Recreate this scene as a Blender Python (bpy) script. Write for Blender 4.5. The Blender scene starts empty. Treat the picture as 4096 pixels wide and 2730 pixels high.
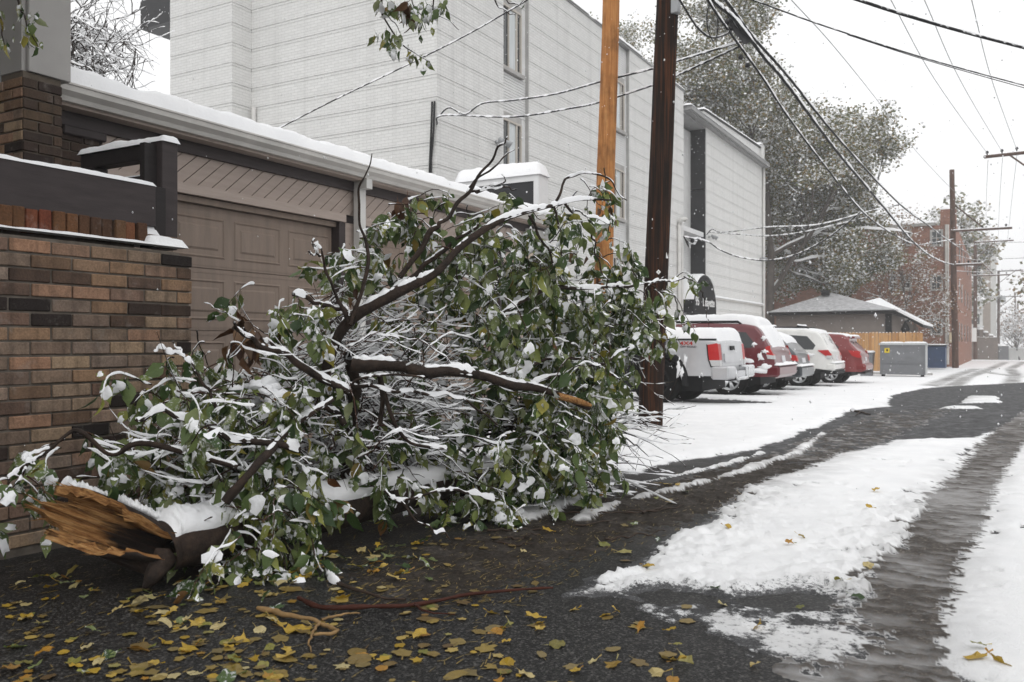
import bpy, bmesh, math, random
import numpy as np
from mathutils import Vector, Matrix
R = math.radians
rng = np.random.default_rng(7)
random.seed(7)
SC = bpy.context.scene
COL = SC.collection

# ------------------------------------------------------------------ camera
YAW = 29.69            # the camera looks this many degrees left of the alley axis (+Y)
FPX = 3450.0           # focal length in photograph pixels (4096 wide)
CU, HV = 2048.0, 1370.0
CAMZ = 0.95
cam_d = bpy.data.cameras.new('camera')
cam = bpy.data.objects.new('camera', cam_d); COL.objects.link(cam)
cam.location = (0, 0, CAMZ)
cam.rotation_euler = (R(90), 0, R(YAW))
cam_d.sensor_width = 36.0
cam_d.lens = 36.0 * FPX / 4096.0
cam_d.shift_y = (HV - 1365.0) / 4096.0
cam_d.clip_start = 0.05; cam_d.clip_end = 900
cam_d.dof.use_dof = True; cam_d.dof.focus_distance = 5.5; cam_d.dof.aperture_fstop = 5.0
SC.camera = cam

# ------------------------------------------------------------------ sky: even overcast, snow falling
W = bpy.data.worlds.new('World'); SC.world = W; W.use_nodes = True
nt = W.node_tree; nt.nodes.clear()
o_ = nt.nodes.new('ShaderNodeOutputWorld'); b_ = nt.nodes.new('ShaderNodeBackground')
sk = nt.nodes.new('ShaderNodeTexSky'); sk.sky_type = 'NISHITA'; sk.sun_disc = False
sk.sun_elevation = R(48); sk.sun_rotation = R(150); sk.dust_density = 6.0; sk.air_density = 1.0
hs = nt.nodes.new('ShaderNodeHueSaturation'); hs.inputs['Saturation'].default_value = 0.0
mx = nt.nodes.new('ShaderNodeMixRGB'); mx.inputs[0].default_value = 0.9
mx.inputs[2].default_value = (9.1, 9.15, 9.25, 1)      # the cloud deck, in the sky node's bright units
nt.links.new(sk.outputs[0], hs.inputs['Color']); nt.links.new(hs.outputs[0], mx.inputs[1])
nt.links.new(mx.outputs[0], b_.inputs[0]); b_.inputs[1].default_value = 0.1
nt.links.new(b_.outputs[0], o_.inputs[0])

sun_d = bpy.data.lights.new('sun', 'SUN'); sun_d.energy = 0.6; sun_d.angle = R(35); sun_d.color = (1, 0.98, 0.95)
sun = bpy.data.objects.new('sun', sun_d); COL.objects.link(sun)
sun.rotation_euler = (R(42), 0, R(30)); sun.location = (0, 0, 30)

SC.view_settings.view_transform = 'Standard'; SC.view_settings.look = 'None'
SC.view_settings.exposure = 0.42; SC.view_settings.gamma = 1.0
SC.render.engine = 'CYCLES'
SC.cycles.max_bounces = 6; SC.cycles.diffuse_bounces = 3; SC.cycles.glossy_bounces = 2
SC.cycles.transparent_max_bounces = 4; SC.cycles.volume_bounces = 1; SC.cycles.use_denoising = True
SC.cycles.caustics_reflective = False; SC.cycles.caustics_refractive = False

# ------------------------------------------------------------------ survey: photo pixel -> place in the world
SY, CY = math.sin(R(YAW)), math.cos(R(YAW))
def P(u, v, z):
    "point at forward depth z seen at photo pixel (u, v)"
    x = (u - CU) / FPX * z
    return np.array((CY * x - SY * z, SY * x + CY * z, CAMZ + (HV - v) / FPX * z))
def onX(u, v, X):
    t = (u - CU) / FPX
    return P(u, v, X / (CY * t - SY))
def onY(u, v, Y):
    t = (u - CU) / FPX
    return P(u, v, Y / (SY * t + CY))
def gz(y):
    "height of the alley floor: falls gently away from the camera, then over a crest"
    y = np.asarray(y, float)
    a = -0.0135 * np.clip(y, -5, 45) - 0.004 * np.clip(y - 45, 0, 52) - 0.06 * np.clip(y - 97, 0, 1e9)
    return a
def G(u, v):
    "ground point under a photo pixel"
    z = 4.0
    for _ in range(60):
        p = P(u, v, z)
        k = (HV - v) / FPX
        zn = (float(gz(p[1])) - CAMZ) / k
        z = 0.5 * z + 0.5 * min(max(zn, .5), 150)
    return P(u, v, z)

# ------------------------------------------------------------------ mesh helpers
def arr(a): return np.asarray(a, dtype=np.float64)
def make_mesh(name, V, F, mat=None, smooth=False, mats=None, mi=None):
    """V (n,3); F list of faces or an int array (m,3|4) or a list of such arrays"""
    me = bpy.data.meshes.new(name)
    V = np.asarray(V, np.float32)
    if isinstance(F, np.ndarray): F = [F]
    if len(F) and isinstance(F[0], np.ndarray):
        tot = [np.full(len(f), f.shape[1], np.int32) for f in F if len(f)]
        tot = np.concatenate(tot); idx = np.concatenate([f.ravel() for f in F if len(f)]).astype(np.int32)
        me.vertices.add(len(V)); me.vertices.foreach_set('co', V.ravel())
        me.loops.add(len(idx)); me.loops.foreach_set('vertex_index', idx)
        st = np.concatenate([[0], np.cumsum(tot)[:-1]]).astype(np.int32)
        me.polygons.add(len(tot)); me.polygons.foreach_set('loop_start', st)
        me.update(calc_edges=True); me.validate()
    else:
        me.from_pydata(V.tolist(), [], F); me.update()
    if mats:
        for m in mats: me.materials.append(m)
        if mi is not None: me.polygons.foreach_set('material_index', np.asarray(mi, np.int32))
    elif mat: me.materials.append(mat)
    if smooth: me.polygons.foreach_set('use_smooth', np.ones(len(me.polygons), bool))
    return me
def obj(name, me, parent=None, loc=None, rot=None, scale=None):
    o = bpy.data.objects.new(name, me); COL.objects.link(o)
    if parent is not None: o.parent = parent
    if loc is not None: o.location = [float(c) for c in loc]
    if rot is not None: o.rotation_euler = rot
    if scale is not None: o.scale = scale if hasattr(scale, '__len__') else (scale,) * 3
    return o
def tag(o, label=None, cat=None, group=None, kind=None):
    if label: o['label'] = label
    if cat: o['category'] = cat
    if group: o['group'] = group
    if kind: o['kind'] = kind
    return o
def thing(name, label, cat, loc=(0, 0, 0), rz=0, group=None):
    o = bpy.data.objects.new(name, None); COL.objects.link(o)
    o.location = [float(c) for c in loc]; o.rotation_euler = (0, 0, rz); o.empty_display_size = .2
    return tag(o, label, cat, group)
def structure(o): o['kind'] = 'structure'; return o

class MB:
    "collects shapes, then links them as one mesh object"
    def __init__(s): s.V = []; s.F = []; s.n = 0
    def add(s, V, F):
        V = np.asarray(V, float).reshape(-1, 3)
        s.V.append(V)
        for f in F: s.F.append([i + s.n for i in f])
        s.n += len(V); return s
    def box(s, a, b, bevel=0.0):
        (x0, y0, z0), (x1, y1, z1) = np.minimum(a, b), np.maximum(a, b)
        if bevel <= 0:
            V = [(x0,y0,z0),(x1,y0,z0),(x1,y1,z0),(x0,y1,z0),(x0,y0,z1),(x1,y0,z1),(x1,y1,z1),(x0,y1,z1)]
            return s.add(V, [(0,3,2,1),(4,5,6,7),(0,1,5,4),(1,2,6,5),(2,3,7,6),(3,0,4,7)])
        e = bevel; c = arr((x0+x1,y0+y1,z0+z1))/2; h = arr((x1-x0,y1-y0,z1-z0))/2
        V = []; idx = {}
        for sx in (-1,1):
            for sy in (-1,1):
                for sz in (-1,1):
                    for k in range(3):
                        d = h.copy(); d -= e; d[k] += e
                        idx[(sx,sy,sz,k)] = len(V); V.append(c + d*arr((sx,sy,sz)))
        F = []
        q = ((-1,-1),(1,-1),(1,1),(-1,1))
        for k in range(3):
            i, j = (k+1)%3, (k+2)%3
            for sg in (-1,1):
                f = []
                for (p, r) in q:
                    t = [0,0,0]; t[k]=sg; t[i]=p; t[j]=r; f.append(idx[(*t,k)])
                F.append(f if sg>0 else f[::-1])
            for p in (-1,1):
                for r in (-1,1):
                    t0=[0,0,0]; t0[i]=p; t0[j]=r; a_=t0[:]; a_[k]=-1; b2=t0[:]; b2[k]=1
                    f = [idx[(*a_,i)],idx[(*b2,i)],idx[(*b2,j)],idx[(*a_,j)]]
                    F.append(f if p*r<0 else f[::-1])
        for sx in (-1,1):
            for sy in (-1,1):
                for sz in (-1,1):
                    f=[idx[(sx,sy,sz,k)] for k in range(3)]
                    F.append(f if sx*sy*sz>0 else f[::-1])
        return s.add(V, F)
    def prism(s, poly, axis, a, b):
        "polygon (2D) extruded along axis (0,1,2) from a to b; poly coords are the two other axes in order"
        n = len(poly); V = []
        for c in (a, b):
            for p in poly:
                q = list(p); q.insert(axis, c); V.append(q)
        F = [tuple(range(n))[::-1], tuple(range(n, 2*n))] + [(i,(i+1)%n,(i+1)%n+n,i+n) for i in range(n)]
        return s.add(V, F)
    def tube(s, pts, rad, k=8, cap=True):
        V, F = tube_arrays(pts, rad, k)
        F = [tuple(f) for f in F]
        n = len(pts)
        if cap: F += [tuple(range(k))[::-1], tuple(range((n-1)*k, n*k))]
        return s.add(V, F)
    def lathe(s, prof, k=24, axis=2, c=(0,0,0)):
        "profile [(r,h)...] about an axis"
        V=[]; m=len(prof)
        for i in range(k):
            a=2*math.pi*i/k
            for (r,h) in prof:
                q=[r*math.cos(a), r*math.sin(a)]; q.insert(axis,h); V.append(arr(q)+arr(c))
        F=[]
        for i in range(k):
            j=(i+1)%k
            for t in range(m-1): F.append((i*m+t, j*m+t, j*m+t+1, i*m+t+1))
        return s.add(V,F)
    def build(s, name, mat=None, parent=None, smooth=False, loc=None, rot=None):
        me = make_mesh(name, np.concatenate(s.V), s.F, mat, smooth)
        return obj(name, me, parent, loc, rot)
    def mesh(s, name, mat=None, smooth=False):
        return make_mesh(name, np.concatenate(s.V), s.F, mat, smooth)

def frames(pts):
    P_ = arr(pts); T = np.gradient(P_, axis=0)
    T /= np.linalg.norm(T, axis=1, keepdims=True) + 1e-9
    ref = np.tile(arr((0.02, 0.013, 1.0)), (len(P_), 1))
    U = np.cross(T, ref); nrm = np.linalg.norm(U, axis=1, keepdims=True)
    bad = nrm[:, 0] < 0.15
    if bad.any():
        U2 = np.cross(T, np.tile(arr((1.0, .2, 0)), (len(P_), 1))); U[bad] = U2[bad]
        nrm = np.linalg.norm(U, axis=1, keepdims=True)
    U /= nrm + 1e-9
    # keep the frame from flipping along the tube
    for i in range(1, len(U)):
        if np.dot(U[i], U[i-1]) < 0: U[i] = -U[i]
    N = np.cross(U, T)
    return P_, T, U, N
def tube_arrays(pts, rad, k):
    P_, T, U, N = frames(pts); n = len(P_)
    rad = np.broadcast_to(arr(rad), (n,))
    a = np.arange(k) * 2 * math.pi / k
    V = P_[:, None] + rad[:, None, None] * (np.cos(a)[None, :, None] * U[:, None] + np.sin(a)[None, :, None] * N[:, None])
    i = np.arange(n - 1)[:, None] * k; j = np.arange(k)[None]; j2 = (j + 1) % k
    F = np.stack([i + j, i + j2, i + k + j2, i + k + j], -1).reshape(-1, 4)
    return V.reshape(-1, 3), F
def spline(pts, n):
    "Catmull-Rom through pts"
    p = arr(pts); m = len(p)
    if m == 2: return p[0] + (p[1] - p[0]) * np.linspace(0, 1, n)[:, None]
    q = np.vstack([2*p[0]-p[1], p, 2*p[-1]-p[-2]])
    t = np.linspace(0, m - 1 - 1e-6, n); i = t.astype(int); f = (t - i)[:, None]
    a, b, c, d = q[i], q[i+1], q[i+2], q[i+3]
    return .5 * (2*b + (c-a)*f + (2*a-5*b+4*c-d)*f**2 + (3*b-a-3*c+d)*f**3)
class Bulk:
    "many tubes / leaves as one big mesh, kept in arrays"
    def __init__(s): s.V=[]; s.F=[]; s.n=0
    def add(s, V, F):
        s.V.append(V); s.F.append(F + s.n); s.n += len(V)
    def tube(s, pts, rad, k=5): s.add(*tube_arrays(pts, rad, k))
    def snowcap(s, pts, rad, amount=1.0, minr=0.004, rr=None, gap=.0):
        "snow lying along the top of a branch: a rounded ridge whose depth varies, thin where the branch is steep"
        r_ = rr or rng
        P_, T, U, N = frames(pts); n = len(P_)
        rad = np.broadcast_to(arr(rad), (n,))
        flat = np.clip(1.15 - np.abs(T[:, 2])**1.6 * 1.15, 0, 1)
        ph = r_.uniform(0, 6.28, 3); t = np.cumsum(np.r_[0, np.linalg.norm(np.diff(P_, axis=0), axis=1)])
        kn = max(3, int(t[-1]/.045)+2); kt = np.sort(r_.uniform(0, t[-1]+1e-6, kn)); kt[0] = 0; kt[-1] = t[-1]+1e-6
        nz = np.interp(t, kt, r_.normal(.72, .42, kn)) + np.interp(t, np.linspace(0, t[-1]+1e-6, kn*3), r_.normal(0, .16, kn*3)) - gap*np.clip(np.interp(t, np.linspace(0, t[-1]+1e-6, max(2, kn//2)), r_.normal(.2, 1, max(2, kn//2))), 0, 2)
        h = amount * flat * np.clip(nz, -.6, 1.35) * (rad * 0.9 + minr * 1.6)
        w = (rad * 0.98 + minr * .6) * (.35 + .65*np.clip(h / (rad*.9+minr), 0, 1))
        w = np.where(h < 0, rad*.5, w); h = np.where(h < 0, -rad*.5, h)
        h[0] *= .2; h[-1] *= .2; w[0] *= .4; w[-1] *= .4
        up = arr((0, 0, 1.0))
        Uh = np.where(N[:, 2:3] < 0, -U, U)
        top = P_ + up * (rad * .35)[:, None]
        a = arr((-0.15, .22, .5, .78, 1.15)) * math.pi
        ca, sa = np.cos(a), np.sin(a)
        V = top[:, None] + (w[:, None] * ca[None])[..., None] * Uh[:, None] + ((h + rad*.65)[:, None] * sa[None])[..., None] * up[None, None]
        k = 5
        i = np.arange(n-1)[:, None]*k; j = np.arange(k-1)[None]
        F = np.stack([i+j, i+j+1, i+k+j+1, i+k+j], -1).reshape(-1, 4)
        s.add(V.reshape(-1, 3), F)
    def mesh(s, name, mat, smooth=True):
        return make_mesh(name, np.concatenate(s.V), np.concatenate(s.F), mat, smooth)
    def build(s, name, mat, parent=None, smooth=True, loc=None):
        return obj(name, s.mesh(name, mat, smooth), parent, loc)

# cheap smooth noise on numpy arrays
_perm = np.random.default_rng(3).random((256, 256))
def vnoise(x, y, seed=0):
    x = np.asarray(x, float) + seed*17.3; y = np.asarray(y, float) + seed*9.1
    xi = np.floor(x).astype(int); yi = np.floor(y).astype(int); fx = x-xi; fy = y-yi
    fx = fx*fx*(3-2*fx); fy = fy*fy*(3-2*fy)
    g = lambda a, b: _perm[a & 255, b & 255]
    return (g(xi,yi)*(1-fx)+g(xi+1,yi)*fx)*(1-fy) + (g(xi,yi+1)*(1-fx)+g(xi+1,yi+1)*fx)*fy
def fbm(x, y, o=4, seed=0):
    v = 0; a = .5; s = 1.0
    for i in range(o):
        v = v + a*(vnoise(x*s, y*s, seed+i)-.5); a *= .5; s *= 2.07
    return v
def sstep(a, b, x):
    t = np.clip((x-a)/(b-a), 0, 1); return t*t*(3-2*t)
# ------------------------------------------------------------------ materials
MATS = {}
class NT:
    def __init__(s, name, rough=.7, spec=.3, metal=0.0):
        s.m = bpy.data.materials.new(name); s.m.use_nodes = True
        s.t = s.m.node_tree; s.b = s.t.nodes['Principled BSDF']
        s.b.inputs['Roughness'].default_value = rough
        s.b.inputs['Specular IOR Level'].default_value = spec
        s.b.inputs['Metallic'].default_value = metal
        MATS[name] = s.m
    def n(s, t, **kw):
        x = s.t.nodes.new(t)
        for k, v in kw.items():
            if k in x.inputs: x.inputs[k].default_value = v
            else: setattr(x, k, v)
        return x
    def l(s, a, b): s.t.links.new(a, b)
    def coord(s, kind='Object', scale=(1,1,1)):
        c = s.n('ShaderNodeTexCoord'); m = s.n('ShaderNodeMapping'); m.inputs['Scale'].default_value = scale
        s.l(c.outputs[kind], m.inputs[0]); return m.outputs[0]
    def gpos(s, scale=(1,1,1)):
        c = s.n('ShaderNodeNewGeometry'); m = s.n('ShaderNodeMapping'); m.inputs['Scale'].default_value = scale
        s.l(c.outputs['Position'], m.inputs[0]); return m.outputs[0]
    def noise(s, co, scale, detail=4, rough=.55):
        x = s.n('ShaderNodeTexNoise'); x.inputs['Scale'].default_value = scale
        x.inputs['Detail'].default_value = detail; x.inputs['Roughness'].default_value = rough
        s.l(co, x.inputs['Vector']); return x.outputs['Fac']
    def ramp(s, fac, stops):
        r = s.n('ShaderNodeValToRGB'); e = r.color_ramp.elements
        while len(e) < len(stops): e.new(.5)
        for el, (p, c) in zip(e, stops):
            el.position = p; el.color = (*c, 1) if len(c) == 3 else c
        s.l(fac, r.inputs[0]); return r.outputs[0]
    def mix(s, fac, a, b, mode='MIX'):
        x = s.n('ShaderNodeMixRGB', blend_type=mode)
        for i, v in ((0, fac), (1, a), (2, b)):
            if hasattr(v, 'links') or hasattr(v, 'is_linked'): s.l(v, x.inputs[i])
            elif i == 0: x.inputs[0].default_value = v
            else: x.inputs[i].default_value = (*v, 1)
        return x.outputs[0]
    def math(s, op, a, b=0.0, clamp=False):
        x = s.n('ShaderNodeMath', operation=op); x.use_clamp = clamp
        for i, v in ((0, a), (1, b)):
            if hasattr(v, 'is_linked'): s.l(v, x.inputs[i])
            else: x.inputs[i].default_value = v
        return x.outputs[0]
    def color(s, c):
        if hasattr(c, 'is_linked'): s.l(c, s.b.inputs['Base Color'])
        else: s.b.inputs['Base Color'].default_value = (*c, 1)
    def rough(s, r):
        s.l(r, s.b.inputs['Roughness'])
    def bump(s, h, strength=.3, dist=.01):
        x = s.n('ShaderNodeBump'); x.inputs['Strength'].default_value = strength; x.inputs['Distance'].default_value = dist
        s.l(h, x.inputs['Height']); s.l(x.outputs[0], s.b.inputs['Normal']); return x
    def rnd(s):
        "a number per object and per loose piece"
        a = s.n('ShaderNodeObjectInfo').outputs['Random']; b = s.n('ShaderNodeNewGeometry').outputs['Random Per Island']
        return s.math('FRACT', s.math('ADD', a, b))

def simple(name, col, rough=.7, spec=.3, var=.12, scale=6., bump=0., bscale=60., metal=0., bdist=.005):
    n = NT(name, rough, spec, metal); co = n.gpos()
    f = n.noise(co, scale, 5)
    c = arr(col)
    n.color(n.ramp(f, [(.3, tuple(c*(1-var))), (.7, tuple(np.minimum(c*(1+var), 1)))]))
    if bump: n.bump(n.noise(co, bscale, 4), bump, bdist)
    return n.m

# snow
n = NT('snow', .85, .2); co = n.gpos()
n.color(n.ramp(n.noise(co, 2.2, 4), [(.3, (.80,.805,.82)), (.7, (.87,.87,.875))]))
n.bump(n.noise(co, 55, 5, .6), .35, .012)
n = NT('snow_leaf', .85, .2); co = n.gpos()
n.color((.84,.845,.86)); n.bump(n.noise(co, 120, 3, .6), .4, .006)
# alley snow with dirt attribute
n = NT('alley_snow', .8, .25); co = n.gpos()
at = n.n('ShaderNodeAttribute', attribute_name='dirt').outputs['Fac']
wet = n.n('ShaderNodeAttribute', attribute_name='thin').outputs['Fac']
nf = n.noise(co, 46, 6, .75)
clean = n.ramp(n.noise(co, 2.6, 6, .65), [(.3, (.85,.855,.865)), (.7, (.935,.935,.94))])
slush = n.ramp(nf, [(.28, (.014,.0125,.011)), (.42, (.042,.036,.031)), (.56, (.105,.091,.08)), (.74, (.30,.275,.25))])
mud = n.ramp(nf, [(.3, (.009,.007,.0055)), (.5, (.026,.020,.015)), (.66, (.06,.047,.036)), (.82, (.20,.175,.15))])
slush = n.mix(n.math('MULTIPLY', n.math('SUBTRACT', at, .8), 5.0, True), slush, mud)
f = n.math('ADD', n.math('MULTIPLY', at, 1.22), n.math('MULTIPLY', n.math('SUBTRACT', nf, .5), n.math('MULTIPLY', at, 0.9)), clamp=True)
c1 = n.mix(f, clean, slush)
gfac = n.math('ADD', n.math('MULTIPLY', n.noise(co, 150, 5, .8), .6), n.math('MULTIPLY', n.noise(n.gpos((1,.45,1)), 7, 6, .7), .4))
grey = n.ramp(gfac, [(.36, (.018,.018,.0185)), (.5, (.06,.06,.062)), (.6, (.16,.16,.165)), (.72, (.6,.6,.61))])
grain = n.math('ADD', n.math('MULTIPLY', n.math('SUBTRACT', n.noise(co, 42, 7, .8), .5), 2.0), .5)
wfac = n.math('ADD', n.math('MULTIPLY', n.math('SUBTRACT', wet, grain), 4.0), .5, True)
n.color(n.mix(n.math('MAXIMUM', wfac, n.math('MULTIPLY', wet, .35)), c1, grey))
n.bump(n.noise(co, 70, 6, .75), .8, .014)
# asphalt, wet
n = NT('asphalt', .6, .18); co = n.gpos()
agg = n.n('ShaderNodeTexVoronoi'); agg.inputs['Scale'].default_value = 130; n.l(co, agg.inputs['Vector'])
big = n.noise(co, .9, 5); 
base = n.ramp(big, [(.3, (.008,.0078,.0078)), (.7, (.017,.0165,.0165))])
grain = n.ramp(n.n('ShaderNodeTexWhiteNoise').outputs[0], [(0, (0,0,0)), (1, (1,1,1))])
wn = n.n('ShaderNodeTexVoronoi'); wn.inputs['Scale'].default_value = 150; n.l(co, wn.inputs['Vector'])
gr = n.ramp(wn.outputs['Color'], [(.62, (0,0,0)), (.98, (.10,.095,.09))])
n.color(n.mix(1.0, base, gr, 'ADD'))
n.rough(n.ramp(n.noise(co, 1.3, 5), [(.3, (.32,)*3), (.7, (.7,)*3)]))
n.bump(agg.outputs['Distance'], .4, .004)

# brick: hue per brick
def brickmat(name, stops, stain=.5):
    n = NT(name, .85, .2); co = n.gpos()
    base = n.ramp(n.rnd(), stops)
    blot = n.noise(co, 14, 6, .6)
    c = n.mix(n.math('MULTIPLY', n.ramp(blot, [(.45, (0,)*3), (.75, (1,)*3)]), stain), base, n.mix(.55, base, (.02,.016,.014)))
    fine = n.noise(co, 90, 4, .7)
    c = n.mix(.5, c, n.ramp(fine, [(.3, (.25,.25,.25)), (.7, (.75,.75,.75))]), 'OVERLAY')
    stk = n.noise(n.gpos((11,11,.7)), 1.7, 4)
    c = n.mix(n.ramp(stk, [(.52,(0,)*3),(.7,(.5,)*3)]), c, n.mix(.7, c, (.018,.014,.012)))
    eff = n.noise(co, 7.5, 6, .7)
    c = n.mix(n.ramp(eff, [(.58,(0,)*3),(.74,(.35,)*3)]), c, (.36,.33,.30))
    n.color(c); n.bump(fine, .6, .005)
    return n.m
brickmat('brick_tan', [(0,(.052,.036,.03)),(.06,(.018,.016,.016)),(.14,(.10,.065,.048)),(.28,(.31,.195,.12)),(.42,(.225,.165,.125)),(.55,(.38,.27,.175)),(.66,(.20,.145,.11)),(.76,(.38,.215,.135)),(.86,(.28,.215,.17)),(.94,(.10,.058,.042)),(1,(.33,.22,.165))], .85)
brickmat('brick_soldier', [(0,(.10,.05,.025)),(.3,(.16,.075,.035)),(.5,(.05,.03,.022)),(.7,(.17,.09,.045)),(.9,(.19,.055,.03)),(1,(.11,.06,.035))])
brickmat('brick_brown', [(0,(.035,.025,.022)),(.3,(.06,.04,.032)),(.5,(.12,.08,.05)),(.7,(.05,.036,.03)),(1,(.10,.065,.045))])
simple('mortar', (.15,.13,.11), .95, .1, .3, 12, .5, 90)
simple('mortar_dark', (.12,.10,.08), .95, .1, .3, 12, .5, 90)

# white painted brick of the apartment block: courses in the material, bands in the mesh
def painted_brick(name, axis, c0, c1, cm):
    n = NT(name, .75, .25)
    g = n.n('ShaderNodeNewGeometry'); sp = n.n('ShaderNodeSeparateXYZ'); n.l(g.outputs['Position'], sp.inputs[0])
    cb = n.n('ShaderNodeCombineXYZ')
    n.l(sp.outputs[axis], cb.inputs[0]); n.l(sp.outputs[2], cb.inputs[1])
    bt = n.n('ShaderNodeTexBrick'); bt.offset = .5
    bt.inputs['Scale'].default_value = 1.0; bt.inputs['Brick Width'].default_value = .203; bt.inputs['Row Height'].default_value = .0675
    bt.inputs['Mortar Size'].default_value = .0065; bt.inputs['Mortar Smooth'].default_value = .3; bt.inputs['Bias'].default_value = -.1
    bt.inputs['Color1'].default_value = (*c0, 1); bt.inputs['Color2'].default_value = (*c1, 1); bt.inputs['Mortar'].default_value = (*cm, 1)
    n.l(cb.outputs[0], bt.inputs['Vector'])
    gr = n.noise(g.outputs['Position'], .5, 5)
    gr2 = n.noise(g.outputs['Position'], 7, 4)
    c = n.mix(n.ramp(gr, [(.35,(0,)*3),(.75,(.28,)*3)]), bt.outputs['Color'], (.55,.55,.54))
    c = n.mix(n.ramp(gr2, [(.5,(0,)*3),(.8,(.3,)*3)]), c, (.56,.56,.55))
    stv = n.n('ShaderNodeMapping'); stv.inputs['Scale'].default_value = (2.2, 2.2, .09); n.l(g.outputs['Position'], stv.inputs[0])
    c = n.mix(n.ramp(n.noise(stv.outputs[0], 1.6, 5), [(.52,(0,)*3),(.75,(.35,)*3)]), c, (.46,.455,.44))
    n.color(c)
    inv = n.math('SUBTRACT', 1.0, bt.outputs['Fac'])
    n.bump(inv, .35, .006)
    return n.m
painted_brick('white_brick_x', 1, (.76,.757,.74), (.70,.697,.68), (.58,.575,.56))
painted_brick('white_brick_y', 0, (.76,.757,.74), (.70,.697,.68), (.58,.575,.56))
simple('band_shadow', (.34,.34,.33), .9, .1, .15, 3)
simple('ribbed_brick', (.70,.70,.69), .8, .2, .06, 3)
def red_brick(name, axis):
    n = NT(name, .9, .15)
    g = n.n('ShaderNodeNewGeometry'); sp = n.n('ShaderNodeSeparateXYZ'); n.l(g.outputs['Position'], sp.inputs[0])
    cb = n.n('ShaderNodeCombineXYZ'); n.l(sp.outputs[axis], cb.inputs[0]); n.l(sp.outputs[2], cb.inputs[1])
    bt = n.n('ShaderNodeTexBrick'); bt.offset = .5
    bt.inputs['Scale'].default_value = 1.0; bt.inputs['Brick Width'].default_value = .22; bt.inputs['Row Height'].default_value = .075
    bt.inputs['Mortar Size'].default_value = .008
    bt.inputs['Color1'].default_value = (.33,.14,.09,1); bt.inputs['Color2'].default_value = (.22,.095,.065,1); bt.inputs['Mortar'].default_value = (.32,.25,.21,1)
    n.l(cb.outputs[0], bt.inputs['Vector'])
    gr = n.noise(g.outputs['Position'], 1.2, 5)
    n.color(n.mix(n.ramp(gr, [(.4,(0,)*3),(.8,(.45,)*3)]), bt.outputs['Color'], (.19,.10,.08)))
    return n.m
red_brick('red_brick_x', 1); red_brick('red_brick_y', 0)

# painted timber
def timber(name, col, sc=(1,8,1), var=.18, rough=.65, spec=.3):
    n = NT(name, rough, spec); co = n.gpos(sc)
    f = n.noise(co, 5, 6, .6); c = arr(col)
    n.color(n.ramp(f, [(.3, tuple(c*(1-var))), (.7, tuple(c*(1+var)))]))
    n.bump(n.noise(co, 30, 4), .2, .004); return n.m
timber('siding_taupe', (.38,.31,.27), (4,.5,4), .1)
timber('trim_taupe', (.39,.32,.28), (8,.6,8), .1)
timber('door_taupe', (.225,.172,.138), (1,2.5,.35), .13, .55)
timber('brown_timber', (.047,.037,.037), (6,1,6), .2, .6)
timber('brown_timber_dark', (.02,.016,.016), (6,1,6), .2, .6)
simple('gutter_white', (.56,.54,.51), .5, .4, .12, 3)
simple('pier_cladding', (.36,.345,.33), .45, .4, .1, 2.5)
simple('downspout_white', (.58,.57,.55), .45, .4, .08, 4)
simple('white_metal', (.68,.68,.68), .4, .4, .04, 4)
simple('black_panel', (.016,.016,.018), .5, .4, .2, 6)
simple('black_cladding', (.018,.018,.02), .6, .3, .3, 3)
simple('black_canvas', (.010,.010,.011), .8, .2, .2, 9)
simple('cornice_grey', (.30,.30,.30), .7, .3, .1, 3)
simple('window_frame', (.50,.46,.41), .6, .3, .06, 5)
n = NT('glass_dark', .08, .6); n.color((.03,.036,.038))
n = NT('glass_blind', .15, .5); co = n.gpos((1,30,1)); n.color(n.ramp(n.noise(co,1,2), [(.4,(.5,.54,.55)),(.6,(.6,.63,.64))]))
simple('roof_shingle', (.46,.46,.47), .9, .2, .3, 5, .4, 40)
simple('stucco_taupe', (.215,.19,.175), .9, .15, .08, 4, .2, 60)
simple('stone_beige', (.50,.42,.34), .9, .15, .2, 9, .5, 40)
simple('concrete', (.40,.39,.375), .9, .2, .15, 4, .3, 40)
n = NT('cedar_plank', .75, .25); co = n.gpos((9,9,.7))
base = n.ramp(n.rnd(), [(0,(.40,.20,.075)),(.5,(.47,.26,.105)),(1,(.53,.31,.14))])
n.color(n.mix(.4, base, n.ramp(n.noise(co, 3, 5), [(.3,(.25,)*3),(.7,(.7,)*3)]), 'OVERLAY'))

# utility poles
def polemat(name, a, b, c):
    n = NT(name, .8, .15); co = n.gpos((22,22,.55)); co2 = n.gpos((2.5,2.5,1.6))
    f = n.noise(co, 1.6, 7, .6); g = n.noise(co2, 1.5, 5, .6)
    base = n.ramp(f, [(.28,a),(.5,b),(.72,c)])
    n.color(n.mix(n.ramp(g, [(.46,(0,)*3),(.66,(.9,)*3)]), base, n.mix(.55, base, (.03,.014,.007))))
    n.bump(f, .6, .01); return n.m
polemat('pole_fresh', (.19,.065,.018), (.42,.18,.058), (.54,.275,.10))
polemat('pole_tarred', (.004,.003,.0025), (.012,.006,.004), (.10,.034,.011))
polemat('pole_far', (.06,.03,.022), (.09,.05,.035), (.13,.07,.05))
simple('wire_black', (.012,.012,.013), .6, .3, .1, 5)
simple('wire_thin', (.30,.31,.32), .6, .3, .1, 5)
simple('galvanised', (.35,.36,.37), .45, .5, .15, 5, metal=.4)
simple('tag_white', (.75,.74,.72), .5, .3, .05, 5)

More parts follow.
